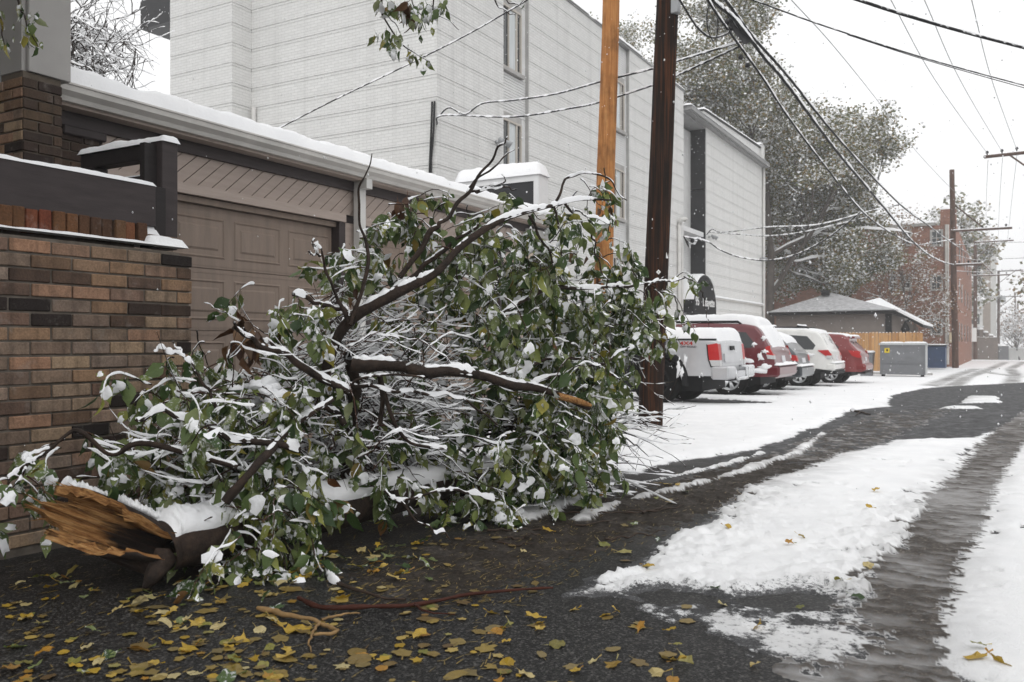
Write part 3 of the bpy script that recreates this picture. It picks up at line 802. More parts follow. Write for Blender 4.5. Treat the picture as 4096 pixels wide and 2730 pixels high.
def text_obj(body, size, mat, parent, loc, rot, ext=.004, name='lettering', xs=1.0, align='CENTER', bold=False):
    cu = bpy.data.curves.new(name, 'FONT'); cu.body = body; cu.size = size; cu.extrude = ext; cu.align_x = align; cu.align_y = 'CENTER'
    if bold: cu.offset = size*.018
    t = bpy.data.objects.new(name, cu); COL.objects.link(t)
    dg = bpy.context.evaluated_depsgraph_get(); me = bpy.data.meshes.new_from_object(t.evaluated_get(dg))
    bpy.data.objects.remove(t); bpy.data.curves.remove(cu)
    me.materials.clear(); me.materials.append(mat)
    o = obj(name, me, None, loc, rot, (xs, 1, 1))
    if parent: loc_parent(o, parent)
    return o
text_obj('95', .46, M['letter_white'], aw, (X1+.006, yc-1.0, zb+.42), (R(90), 0, R(90)), .004, 'house_number', .98, bold=True)
text_obj('Lafayette', .46, M['letter_white'], aw, (X1+.006, yc+.42, zb+.42), (R(90), 0, R(90)), .004, 'lettering', .9, bold=True)

# ------------------------------------------------------------------ free standing sign behind the garage
sg = thing('sign_box', 'white framed sign box with blank black panel and thick snow cap behind garage roof', 'sign', (-7, 12.15, 0))
q = MB(); x0, x1, y0, y1 = -7.9, -6.36, 12.0, 12.32
q.box((x0, y0, 0), (x0+.12, y1, 3.6)); q.box((x1-.09, y0, 0), (x1, y1, 3.6)); q.box((x0+.12, y0, 3.5), (x1-.09, y1, 3.6)); q.box((x0+.12, y0, 2.0), (x1-.09, y1, 2.1))
loc_parent(q.build('frame', M['white_metal']), sg)
q = MB(); q.box((x0+.12, y0+.02, 2.1), (x1-.09, y1-.02, 3.5)); loc_parent(q.build('panel', M['black_panel']), sg)
loc_parent(snow_slab(x0, x1, y0, y1, 3.6, .23, None, 'snow', .03, .2, 9), sg)

# ------------------------------------------------------------------ garage with brick end, diagonal boards and panelled doors
GXp = -5.76
gar = thing('garage_building', 'low taupe garage with diagonal board siding, panelled doors and snowy flat roof', 'garage', (GXp, 7.2, 0))
def gp_(mb, name, mat, smooth=False, parent=None):
    o = mb.build(name, M[mat] if isinstance(mat, str) else mat, None, smooth)
    o.parent = parent or gar
    if o.parent is gar: o.matrix_parent_inverse = Matrix.Translation(-Vector(gar.location))
    return o
GY0, GY1 = 2.9, 11.0
q = MB(); q.box((-11.5, GY0, -.2), (GXp-.14, GY1-.02, 2.62)); gp_(q, 'garage_body', 'stucco_taupe')
q = MB(); q.box((-11.6, GY0-.1, 2.625), (-5.632, GY1+.1, 2.705)); gp_(q, 'roof_deck', 'cornice_grey')
# gutter with an ogee face, trim under it, brown fascia
og = [(-5.63, 2.60), (-5.56, 2.60), (-5.545, 2.63), (-5.505, 2.66), (-5.50, 2.695), (-5.49, 2.70), (-5.49, 2.712), (-5.63, 2.712)]
q = MB(); q.prism([(p[0], p[1]) for p in og], 1, 3.5, GY1+.12); gp_(q, 'gutter', 'gutter_white')
q = MB(); q.box((-5.724, 3.5, 2.578), (-5.60, GY1+.05, 2.599)); gp_(q, 'soffit_board', 'trim_taupe')
q = MB(); q.box((GXp-.02, 3.55, 2.48), (GXp+.035, GY1, 2.577)); gp_(q, 'fascia_board', 'brown_timber')
gsnow = snow_slab(-9.6, -5.53, 3.50, GY1+.2, 2.705, .15, None, 'roof_snow', .03, .26, 11, .045, edge=.13); gsnow.parent = gar; gsnow.matrix_parent_inverse = Matrix.Translation(-Vector(gar.location))
# diagonal boards, clipped to the strip above the doors
def clip(poly, ax, val, keep_gt):
    out = []
    for i in range(len(poly)):
        a, b = poly[i], poly[(i+1) % len(poly)]
        ia = (a[ax] > val) == keep_gt; ib = (b[ax] > val) == keep_gt
        if ia: out.append(a)
        if ia != ib:
            t = (val-a[ax])/(b[ax]-a[ax]); out.append((a[0]+t*(b[0]-a[0]), a[1]+t*(b[1]-a[1])))
    return out
def diag_boards(y0, y1, z0, z1, pitch=.094, ang=40):
    d = math.radians(ang); ux, uz = math.cos(d), math.sin(d); nx_, nz_ = -uz, ux
    off = -6.0
    while off < 9:
        poly = []
        for (s, t) in ((-9, off), (9, off), (9, off+pitch-.007), (-9, off+pitch-.007)):
            poly.append((y0+s*ux+t*nx_, z0+s*uz+t*nz_))
        for ax, val, kg in ((0, y0, True), (0, y1, False), (1, z0, True), (1, z1, False)):
            if poly: poly = clip(poly, ax, val, kg)
        if len(poly) >= 3:
            ar = abs(sum(poly[i][0]*poly[(i+1)%len(poly)][1]-poly[(i+1)%len(poly)][0]*poly[i][1] for i in range(len(poly))))/2
            if ar > 2e-4:
                q = MB(); q.prism(poly, 0, GXp-.02, GXp); gp_(q, 'siding_board', 'siding_taupe')
        off += pitch
q = MB(); q.box((GXp-.13, 4.0, 2.165), (GXp-.021, GY1-.5, 2.6)); gp_(q, 'siding_back', 'brown_timber')
diag_boards(4.02, 6.86, 2.237, 2.482); diag_boards(6.93, 10.48, 2.237, 2.482, ang=40)
def garage_door(y0, y1):
    t = MB(); t.box((GXp-.02, y0-.12, 2.155), (GXp+.025, y1+.10, 2.237)); gp_(t, 'header_trim', 'trim_taupe')
    for (ja, jb) in ((y0-.10, y0-.01), (y1+.01, y1+.10)):
        t = MB(); t.box((GXp-.12, ja, 0), (GXp+.012, jb, 2.15)); gp_(t, 'door_jamb', 'brown_timber')
    t = MB(); t.box((GXp-.12, y0-.01, 2.10), (GXp-.03, y1+.01, 2.15)); gp_(t, 'door_lintel', 'door_taupe')
    t = MB(); t.box((GXp-.13, y0, 0), (GXp-.095, y1, 2.10)); dr_ = gp_(t, 'garage_door', 'door_taupe')
    np_ = round((y1-y0)/.645); pitch = (y1-y0)/np_
    for r in range(4):
        z0 = .006+r*.5235; z1 = z0+.515
        t = MB(); t.box((GXp-.095, y0, z0), (GXp-.082, y1, z1))
        for zz_ in (z0+.02, z1-.035): t.box((GXp-.0818, y0+.005, zz_), (GXp-.0785, y1-.005, zz_+.012))
        se = gp_(t, 'door_section', 'door_taupe', False, gar)
        for c in range(np_):
            a = y0+c*pitch+.05; b = y0+(c+1)*pitch-.05; za, zb_ = z0+.085, z1-.085
            xq = GXp-.0815
            # moulded frame, then a bevelled raised field
            V = []
            rings = [(0, 0), (.014, .009), (.026, .0), (.062, -.004), (.085, .010)]
            for (ins, dx) in rings:
                for (yy, zz2) in ((a+ins, za+ins), (b-ins, za+ins), (b-ins, zb_-ins), (a+ins, zb_-ins)): V.append((xq+dx, yy, zz2))
            F = [(4*i+j, 4*i+(j+1)%4, 4*i+4+(j+1)%4, 4*i+4+j) for i in range(4) for j in range(4)] + [(16, 17, 18, 19)]
            t = MB(); t.add(V, F); gp_(t, 'door_panel', 'door_taupe', False, se)
garage_door(3.98, 6.60); garage_door(7.12, 9.76)
for (a, b) in ((6.70, 7.02), (9.86, 10.48)):
    q = MB(); q.box((GXp-.02, a, 0), (GXp+.0, b, 2.155)); gp_(q, 'wall_board', 'siding_taupe')
q = MB(); q.box((GXp+.036, 6.80, 0), (GXp+.11, 6.90, 2.5)); q.box((GXp+.036, 6.805, 2.5), (-5.56, 6.895, 2.60)); gp_(q, 'downspout', 'downspout_white')
# beige stone pier at the far end
q = MB(); 
z = 0; r_ = random.Random(4)
st = MB(); st.box((GXp-.4, 10.5, -.2), (GXp+.02, 11.0, 2.42)); core_ = gp_(st, 'stone_pier', 'mortar')
while z < 2.35:
    h = .13; y = 10.49 - (.1 if int(z/h) % 2 else 0)
    while y < 11.0:
        w = .25; a, b = max(y, 10.49), min(y+w-.012, 11.01)
        if b-a > .05:
            t = MB(); t.box((GXp-.1, a, z), (GXp+.04+r_.uniform(-.004, .004), b, z+h-.012), .006); gp_(t, 'stone', 'stone_beige', False, core_)
        y += w
    z += h
q = MB(); q.box((GXp-.45, 10.42, 2.42), (GXp+.10, 11.08, 2.52)); gp_(q, 'pier_cap', 'concrete', False, core_)
# bricks
BW, BH, BC = .194, .0575, .0677
def brick_mesh(w, h, d, mat, name='brick', bev=.004):
    q = MB(); q.box((0, 0, 0), (d, w, h), bev); return q.mesh(name, mat)
_bm = {}
def lay_bricks(parent, pl, X, y0, y1, z0, z1, mat, seed, axis=0, prot=.012, hd=None):
    "running bond on a face at X (axis 0) or Y (axis 1, facing -Y); every brick its own object"
    rr_ = random.Random(seed); row = 0; z = z0
    while z + BC*.6 < z1:
        h = min(BH, z1-z-.005); y = y0 - (.1015 if row % 2 else 0) 
        while y < y1-.02:
            a, b = max(y, y0), min(y+BW, y1)
            if b-a > .025:
                w = round(b-a, 3); key = (mat, w, round(h, 3), axis)
                if key not in _bm:
                    t = MB(); t.box((0, 0, 0), (.05, w, h), .0035) if axis == 0 else t.box((0, 0, 0), (w, .05, h), .0035)
                    _bm[key] = t.mesh('brick', M[mat])
                p = prot + rr_.uniform(-.0035, .0035)
                if axis == 0: loc = (X - .05 + p, a+rr_.uniform(-.002, .002), z+rr_.uniform(-.0015, .0015))
                else: loc = (a+rr_.uniform(-.002, .002), X - p, z+rr_.uniform(-.0015, .0015))
                o = obj('brick', _bm[key], parent, arr(loc), (rr_.uniform(-.006, .006), rr_.uniform(-.01, .01), rr_.uniform(-.012, .012)))
            y += BW + .0095
        z += BC; row += 1
q = MB(); q.box((GXp-.14, 3.40, -.2), (GXp-.012, 4.0, 2.545)); bw_ = gp_(q, 'brick_end_wall', 'mortar_dark')
bw_['label'] = 'dark brown brick end wall left of the garage door'
lay_bricks(bw_, gar.location, GXp-.012, 3.47, 3.99, 1.30, 2.54, 'brick_brown', 5)
q = MB(); q.box((GXp-.02, 3.70, 2.42), (GXp+.03, 4.04, 2.53), .01); gp_(q, 'beam_end', 'brown_timber')

# ------------------------------------------------------------------ brick pier with grey cladding at the left edge
pier = thing('brick_pier', 'brown brick pier clad in grey metal above at the left edge', 'pier', (-5.6, 3.3, 0))
q = MB(); q.box((-6.4, 3.21, -.1), (-5.392, 3.46, 2.67)); pc = loc_parent(q.build('pier_core', M['mortar_dark']), pier)
lay_bricks(pc, pier.location, -5.392, 3.205, 3.465, 1.15, 2.66, 'brick_brown', 8)
lay_bricks(pc, pier.location, 3.212, -6.3, -5.39, 1.15, 2.66, 'brick_tan', 9, axis=1)
q = MB(); q.box((-5.75, 3.235, 2.672), (-5.372, 3.52, 6.5), .004); q.box((-5.78, 3.205, 2.672), (-5.40, 3.234, 6.5), .003); loc_parent(q.build('cladding', M['pier_cladding']), pier)
q = MB(); q.box((-6.4, 3.225, 2.672), (-5.79, 3.45, 6.5)); pu = loc_parent(q.build('upper_core', M['mortar_dark']), pier)
lay_bricks(pu, pier.location, 3.226, -6.3, -5.79, 2.68, 4.2, 'brick_tan', 10, axis=1)
wall_l = thing('house_wall', 'dark brick house wall in shade behind the brick pier', 'wall', (-6.7, 2, 0))
q = MB(); q.box((-7.2, -1.5, -.1), (-6.4, 3.205, 6.0)); loc_parent(q.build('wall_core', M['mortar_dark']), wall_l)

# ------------------------------------------------------------------ tan brick wall in the foreground
WX = -3.91
wall = thing('brick_wall', 'weathered tan and brown brick garden wall beside the alley', 'wall', (WX, 2.4, 0))
q = MB(); q.box((WX-.32, .6, -.1), (WX-.010, 3.262, 1.425)); q.box((WX-.32, .6, 1.425), (WX-.012, 3.20, 1.44)); q.box((WX-.32, .6, 1.44), (WX-.15, 3.02, 1.56)); wc = loc_parent(q.build('wall_core', M['mortar']), wall)
lay_bricks(wc, wall.location, WX-.010, 1.25, 3.275, .012, 1.47, 'brick_tan', 12, prot=.010)
# soldier course on top, a few bricks missing or leaning back
y = 1.2; rr_ = random.Random(15)
sm = None
while y < 3.06:
    w = .0585
    if True:
        if sm is None:
            t = MB(); t.box((0, 0, 0), (.06, w, .112), .004); sm = t.mesh('brick', M['brick_soldier'])
        obj('brick', sm, wc, arr((WX-.145+rr_.uniform(-.010, .010), y, 1.474+rr_.uniform(-.003, .002))), (rr_.uniform(-.02, .02), rr_.uniform(-.04, .02), rr_.uniform(-.05, .05)))
    y += .0665
o = obj('brick', _bm[next(k for k in _bm if k[0] == 'brick_tan' and k[1] == BW and k[3] == 0)], wc, arr((WX-.13, 3.06, 1.475)), (0, 0, .05))
loc_parent(snow_slab(WX-.075, WX+.0, 1.2, 3.25, 1.472, .012, None, 'snow', .004, .8, 21, .02), wall)
loc_parent(snow_slab(WX-.26, WX-.03, 3.03, 3.26, 1.48, .045, None, 'snow', .008, .4, 22, .02), wall)
loc_parent(snow_slab(WX-.24, WX-.10, 3.03, 3.14, 1.53, .06, None, 'snow', .006, .4, 23, .02), wall)

# ------------------------------------------------------------------ dark timber rail on top of the wall
rail = thing('timber_rail', 'dark brown timber beam and post with rails on the brick wall, snow on top', 'railing', (-4.0, 3.0, 1.56))
def rp(mb, name, mat='brown_timber', parent=None):
    return loc_parent(mb.build(name, M[mat]), rail)
q = MB(); q.box((-4.09, .8, 1.578), (-4.005, 3.115, 1.80), .004); rp(q, 'beam')
q = MB(); q.box((-4.155, 3.195, 1.47), (-4.055, 3.30, 2.075), .004); rp(q, 'post')
q = MB(); q.box((-4.06, 3.12, 1.47), (-4.02, 3.19, 1.80)); q.box((-4.14, 3.116, 1.47), (-4.10, 3.194, 2.05)); rp(q, 'post_cleat', 'brown_timber_dark')
q = MB(); q.box((-4.80, 3.205, 1.985), (-4.156, 3.29, 2.07), .003); rp(q, 'top_rail', 'brown_timber_dark')
q = MB(); q.box((-4.82, 3.19, 1.4), (-4.66, 3.29, 1.984), .003); rp(q, 'back_post', 'brown_timber_dark')
for zz_ in (1.62, 1.78):
    q = MB(); q.box((-4.65, 3.215, zz_), (-4.157, 3.255, zz_+.12), .003); rp(q, 'rail_board', 'brown_timber_dark')
    loc_parent(snow_slab(-4.65, -4.16, 3.215, 3.255, zz_+.12, .012, None, 'snow', .002, .4, 24, .01), rail)
loc_parent(snow_slab(-4.09, -4.005, .8, 3.11, 1.80, .026, None, 'snow', .006, .5, 25, .012), rail)
loc_parent(snow_slab(-4.80, -4.05, 3.195, 3.30, 2.072, .045, None, 'snow', .008, .4, 26, .012), rail)
# ------------------------------------------------------------------ utility poles
def pole(name, label, base, top, r0, r1, mat, group=None, cat='pole'):
    t = thing(name, label, cat, base, 0, group)
    h = arr(top)-arr(base); n_ = 14; rr_ = np.random.default_rng(int(abs(base[0]*100)))
    pts = [arr(base)*0 + h*f + arr((rr_.normal(0, .006), rr_.normal(0, .006), 0))*(0 < f < 1) for f in np.linspace(0, 1, n_)]
    pts[0] = pts[0] - arr((0, 0, .3))
    q = MB(); q.tube(pts, np.linspace(r0, r1, n_), 20); q.build('shaft', M[mat], t, True)
    return t
b1 = G(2400, 1655); t1 = onX(2460, -1300, b1[0]+.12)
pl1 = pole('utility_pole', 'fresh orange brown wooden utility pole behind the fallen branches', (b1[0], b1[1], gz(b1[1])), (t1[0], t1[1]+.05, 9.5), .155, .125, 'pole_fresh')
b2 = G(2598, 1716)
sc2 = P(2598, 1716, 10.5)
pl2 = pole('utility_pole', 'dark tarred wooden utility pole with number tags beside the parked pickup', (b2[0], b2[1], gz(b2[1])), (b2[0]+.42, b2[1]+.03, 9.5), .155, .125, 'pole_tarred')
def on_pole(u, v):
    "point on the near face of the tarred pole"
    f = (CAMZ+(HV-v)/FPX*10.5)/9.5
    c = arr((b2[0]+.42*f, b2[1]+.03*f, 0)); z = (-SY*c[0]+CY*c[1])
    p = P(u, v, z-.14); d = p[:2]-c[:2]; r = .155-.03*f+.004
    # slide along the ray until just outside the shaft
    for zz_ in np.linspace(z-.25, z, 60):
        p = P(u, v, zz_)
        if np.hypot(*(p[:2]-c[:2])) <= r: return p, p[:2]-c[:2]
    return P(u, v, z-.12), arr((SY, -CY))*.14
def plaque(u, v, w, h, mat, name, rot45=False, txt=None):
    p, d = on_pole(u, v); az = math.atan2(d[1], d[0])+math.pi/2
    if txt: 
        o = text_obj(txt, h, M[mat], None, p, (R(90), 0, az), .003, name)
    else:
        q = MB(); q.box((-w/2, -.004, -h/2), (w/2, .004, h/2)); o = q.build(name, M[mat], None, False, p, (0, R(45) if rot45 else 0, az))
    return loc_parent(o, pl2)
plaque(2668, 1023, .05, .07, 'tag_white', 'tag'); plaque(2634, 1089, .042, .042, 'tag_white', 'diamond_tag', True)
plaque(2634, 1089, .012, .012, 'trim_black', 'diamond_stud', True)
plaque(2673, 1052, .05, .075, 'tag_white', 'number', False, '9'); plaque(2672, 1085, .05, .075, 'tag_white', 'number', False, '4')
plaque(2663, 1205, .035, .05, 'tag_white', 'tag')
q = MB(); p, d = on_pole(2702, 18); q.box(p-(.05, .05, .12), p+(.05, .05, .16), .01); loc_parent(q.build('bracket', M['galvanised']), pl2)

def far_pole(label, u, z, vtop, r, arms, group='poles along the alley', vbase=None, braces=True, mat='pole_far', lean=0):
    p = P(u, HV, z); gy = float(gz(p[1])); top = CAMZ+(HV-vtop)/FPX*z
    t = pole('utility_pole', label, (p[0], p[1], gy), (p[0]+lean, p[1], top), r, r*.75, mat, group)
    for (va, u0, u1, ub) in arms:
        za = CAMZ+(HV-va)/FPX*z - gy
        a = (u0-u)/FPX*z; b = (u1-u)/FPX*z
        q = MB(); q.box((a, -.28, za-.06), (b, -.17, za+.06)); ar = q.build('crossarm', M['pole_far'], t)
        if ub:
            (ua, vb) = ub; q = MB(); q.tube([(.0, -.2, CAMZ+(HV-vb)/FPX*z-gy), ((ua-u)/FPX*z, -.2, za-.05)], .045, 5); q.build('brace', M['pole_far'], t)
        for f in (.15, .5, .9):
            q = MB(); x = a+(b-a)*f; q.lathe([(0, za+.06), (.03, za+.06), (.03, za+.14), (.07, za+.17), (.05, za+.25), (0, za+.27)], 8, 2, (x, -.225, 0)); q.build('insulator', M['wire_black'], t, True)
        snow_slab(min(a, b), max(a, b), -.28, -.17, za+.06, .05, t, 'snow', .01, .4, 31, .06)
    return t
K2 = math.cos(0)
fp1 = far_pole('tall brown utility pole with two crossarms in front of the red brick building', 3822, 53, 679, .19, [(927, 3812, 4018, (3930, 825)), (1063, 3822, 3915, None)], lean=-.2)
fp2 = far_pole('second far utility pole with braced crossarms beyond the red brick building', 3901, 88, 966, .2, [(971, 3900, 4034, (3970, 1040)), (1105, 3895, 4022, (3970, 1030))])
fp3 = far_pole('third far utility pole carrying a grey transformer', 3994, 128, 1085, .22, [(1087, 3993, 4078, (4050, 1135)), (1188, 3990, 4078, (4045, 1235)), (1252, 3994, 4020, None)])
fp4 = far_pole('fourth far utility pole near the right edge, fading in the snow', 4060, 175, 1170, .24, [(1172, 4060, 4150, None), (1243, 4060, 4140, None)])
fp5 = far_pole('faint farthest utility pole at the right edge', 4071, 200, 1206, .24, [(1208, 4071, 4150, None), (1290, 4071, 4150, None)])
q = MB(); q.lathe([(0, 0), (.35, 0), (.38, .1), (.38, .85), (.3, 1.0), (0, 1.0)], 14, 2, (.55, -.3, CAMZ+(HV-1195)/FPX*128-float(gz(130))+.4)); q.build('transformer', M['galvanised'], fp3, True)
q = MB(); q.lathe([(0, 0), (.35, 0), (.38, .1), (.38, .85), (.3, 1.0), (0, 1.0)], 14, 2, (-.5, -.1, CAMZ+(HV-1185)/FPX*128-float(gz(130)))); q.build('transformer', M['galvanised'], fp3, True)
# the near right pole stands just outside the picture; its crossarm reaches in
p0 = P(4165, HV, 44)
rp0 = thing('utility_pole', 'crossarm of a pole standing past the right edge, high up', 'pole', (p0[0], p0[1], gz(p0[1])), 0)
hh0 = CAMZ+(HV-618)/FPX*44-float(gz(p0[1]))
q = MB(); q.tube([(0, 0, -.2), (0, 0, hh0+.8)], [.17, .13], 14); q.build('shaft', M['pole_far'], rp0, True)
ca = P(3937, 632, 44)-arr(rp0.location); cb = P(4330, 590, 44.0)-arr(rp0.location)
q = MB(); q.tube([ca+(0, -.2, 0), cb+(0, -.2, 0)], .085, 4); q.build('crossarm', M['pole_far'], rp0)
q = MB(); q.tube([P(4035, 622, 44)-arr(rp0.location)+(0, -.2, 0), arr((0, -.15, hh0-1.2))], .045, 5); q.build('brace', M['pole_far'], rp0)
INS = []
for (u_, v_) in ((3949, 628), (4008, 621), (4067, 612)):
    pp = P(u_, v_, 44)-arr(rp0.location)+(0, -.2, .05); q = MB(); q.lathe([(0, 0), (.03, 0), (.03, .08), (.08, .1), (.05, .2), (0, .22)], 8, 2, pp); q.build('insulator', M['wire_black'], rp0, True)

# ------------------------------------------------------------------ wires; each hangs between real points, snow lies on the thick ones
def wire(name, label, pts, r, snow=0.0, mat='wire_black', n=60, group=None, cat='cable'):
    pts = [arr(p) for p in pts]; line = spline(pts, n); o0 = line[0]
    B = Bulk(); B.tube(line-o0, r, 6)
    if snow:
        t = thing(name, label, cat, o0, 0, group)
        B.build('cable', M[mat], t)
        S_ = Bulk(); S_.snowcap(spline(pts, n*3)-o0, r, snow, r*.6); S_.build('snow', M['snow'], t)
        return t
    o = B.build(name, M[mat], None, True, o0); tag(o, label, cat, group); return o
XC = lambda u: -3.25 + .75*max(0, (u-2850))/1000
def W3(lst, f=None): return [onX(u, v, (f or XC)(u)) for u, v in lst]
wire('cable_bundle', 'uppermost snow lined cable of the bundle descending to the right', W3([(2790,-150),(2902,0),(3017,155),(3150,304),(3368,572),(3594,813),(3716,905),(3790,960)])+[P(3880,1020,75)], .022, .6)
wire('cable_bundle', 'thick middle cable of the descending bundle carrying the black splice case', W3([(2760,-150),(2851,0),(2937,77),(3060,235),(3150,341),(3350,610),(3536,830),(3652,968),(3740,1035)])+[P(3815,1060,53), P(3895,1068,80)], .026, .8)
wire('cable_bundle', 'lowest cable of the bundle with small black clamps, ending by the far tree', W3([(2770,-120),(2831,0),(2908,115),(3049,310),(3138,448),(3275,633),(3449,846),(3560,930),(3647,974)])+[P(3700,978,46), P(3815,957,53)], .017, .8)
# splice case and clamps on the bundle
sp = thing('splice_case', 'black cable splice case hanging on the overhead cables', 'splice case', onX(2950, 110, -3.22))
q = MB(); a, b = onX(2925, 75, -3.25), onX(2990, 165, -3.2); ax_ = b-a
q.tube([a-arr(sp.location), a+ax_*.08-arr(sp.location), a+ax_*.9-arr(sp.location), b-arr(sp.location)], [.03, .075, .085, .04], 10); q.build('case', M['black_panel'], sp, True)
for (u, v) in ((2918, 65), (2925, 112), (2905, 92)):
    q = MB(); p = onX(u, v, -3.3)-arr(sp.location); q.tube([p-(0, 0, .04), p, p+(0, .02, .05)], [.02, .04, .02], 8); q.build('clamp', M['black_panel'], sp, True)
for (u, v) in ((2963, 230), (2990, 262)):
    q = MB(); p = onX(u, v, -3.2)-arr(sp.location); q.tube([p-(0, .05, .02), p, p+(0, .05, .02)], [.02, .04, .02], 8); q.build('clamp', M['black_panel'], sp, True)
loops = [(2838,15),(2828,60),(2830,110),(2842,148),(2856,164),(2868,140),(2872,95),(2864,45),(2852,10)]
wire('cable_loop', 'coil of slack black wire hanging below the cable bundle', W3(loops, lambda u: -3.3), .008, 0, n=80)
wire('cable_loop', 'black wire drooping from the dark pole to the splice case', W3([(2712,-10),(2740,35),(2785,105),(2830,145),(2870,150),(2925,128)], lambda u: -3.4), .014, .4)
wire('service_cable', 'upper snow lined service cable looping to the apartment corner', [P(1752,470,18.0),P(1796,432,17.7),P(1860,458,17.3),P(1930,415,17),P(2048,403,16.4),P(2222,377,15.4),P(2402,328,14.4),P(2611,276,13.4),P(2704,247,12.9),P(2965,168,12.0)], .015, .6)
wire('service_cable', 'lower snow lined service cable running to the apartment corner', [P(1747,500,18.0),P(1773,463,17.8),P(2048,469,16.4),P(2280,435,15.2),P(2402,409,14.5),P(2611,342,13.5),P(2704,305,13),P(2971,180,12.0)], .015, .6)
wire('service_cable', 'snow lined cable rising from behind the garage roof to the upper right', [P(1095,525,12.5),P(1350,395,12.1),P(1600,275,11.7),P(1850,150,11.3),P(2030,48,11),P(2110,0,10.8),P(2230,-80,10.6)], .009, .8)
wire('service_cable', 'upper right service wire from far apartment wall to the cable bundle', [P(2826,940,34.2),P(2850,918,34),P(2895,930,33.5),P(3072,910,31),P(3270,900,29.5),P(3478,846,28.6),P(3595,820,29.5)], .018, .8)
wire('service_cable', 'middle right service wire from far apartment wall to the cable bundle', [P(2838,930,34.2),P(2950,938,33.5),P(3072,945,32),P(3220,928,30.5),P(3473,870,28.5)], .016, .8)
wire('service_cable', 'thick twisted service wire sagging from the weatherhead past the building corner', [P(2735,948,30.9),P(2830,968,31),P(2880,1000,31.2),P(2960,1030,31.4),P(3072,1043,31.5),P(3188,1018,31),P(3304,957,30),P(3397,887,29),P(3440,850,28.6)], .024, .6)
for i in range(4):
    a = onX(2733, 945, AX+.3); r_ = random.Random(i)
    wire('drip_loop', ('first', 'second', 'third', 'fourth')[i]+' snowy wire loop counted downward at the weatherhead on the apartment wall', [a, a+(.15, .12+.05*i, -.22-.06*i), a+(.3, .35, -.28+.05*i), a+(.36, .6, -.12+.03*i), P(2830, 968, 31)], .016, 1.0, group='drip loops at the weatherhead', n=24)
wire('service_cable', 'long paired black cable crossing the pale sky to the right edge', [P(2950,-20,12),P(3072,23,12.3),P(3304,107,13),P(3705,235,14.2),P(4096,342,15.4),P(4300,392,16)], .011, .5)
wire('service_cable', 'thinner strand just below the paired cable crossing the sky', [P(3390,140,13.3),P(3705,241,14.2),P(4096,352,15.4),P(4300,404,16)], .007, 0)
wire('service_cable', 'thick black cable across the upper right corner of the sky', [P(3300,-40,10),P(3430,0,10.2),P(3600,55,10.5),P(3840,125,11),P(4096,192,11.5),P(4300,240,12)], .019, .5)
for i, (a, b, wh) in enumerate((((3560, -5), (3949, 615), 'left'), ((3695, -5), (4008, 608), 'middle'), ((3885, -5), (4067, 600), 'right'))):
    wire('power_line', f'thin {wh} power line running up from the high crossarm', [P(b[0], b[1], 44), P((a[0]+b[0])/2-8, (a[1]+b[1])/2+25, 30), P(a[0], a[1], 22)], .012, 0, 'wire_thin')
wire('power_line', 'thin grey wire passing in front of the big tree to the tall far pole', [P(3160,-5,20),P(3330,180,25),P(3500,390,33),P(3660,600,43),P(3815,765,53),P(3960,905,70)], .012, 0, 'wire_thin')
for i, (u, v, u2, v2, z1, z2, wh) in enumerate(((3952,640,3944,955,44,88,'left'),(4010,632,3992,960,44,88,'middle'),(4068,622,4030,962,44,88,'right'))):
    wire('power_line', f'very thin {wh} line from high crossarm to second far pole', [P(u, v, z1), P((u+u2)/2-3, (v+v2)/2+20, 62), P(u2, v2, z2)], .012, 0, 'wire_thin')
for i, (v, dv, wh) in enumerate(((980, -4, 'upper'), (1022, 18, 'middle'), (1085, 2, 'lower'))):
    wire('power_line', f'{wh} distant wire reaching the right edge beside the far poles', [P(3825, v, 53), P(3910, v+dv+2, 60), P(4000, v+dv-4, 64), P(4200, v+dv-10, 70)], .018, .5)
for i, (v, v2, wh) in enumerate(((1063, 1190, 'upper'), (1075, 1195, 'lower'))):
    wire('power_line', f'{wh} distant cable sagging between the second and third far poles', [P(3900, v, 84), P(3940, v+85+i*20, 100), P(3994, v2, 126)], .035, .4)
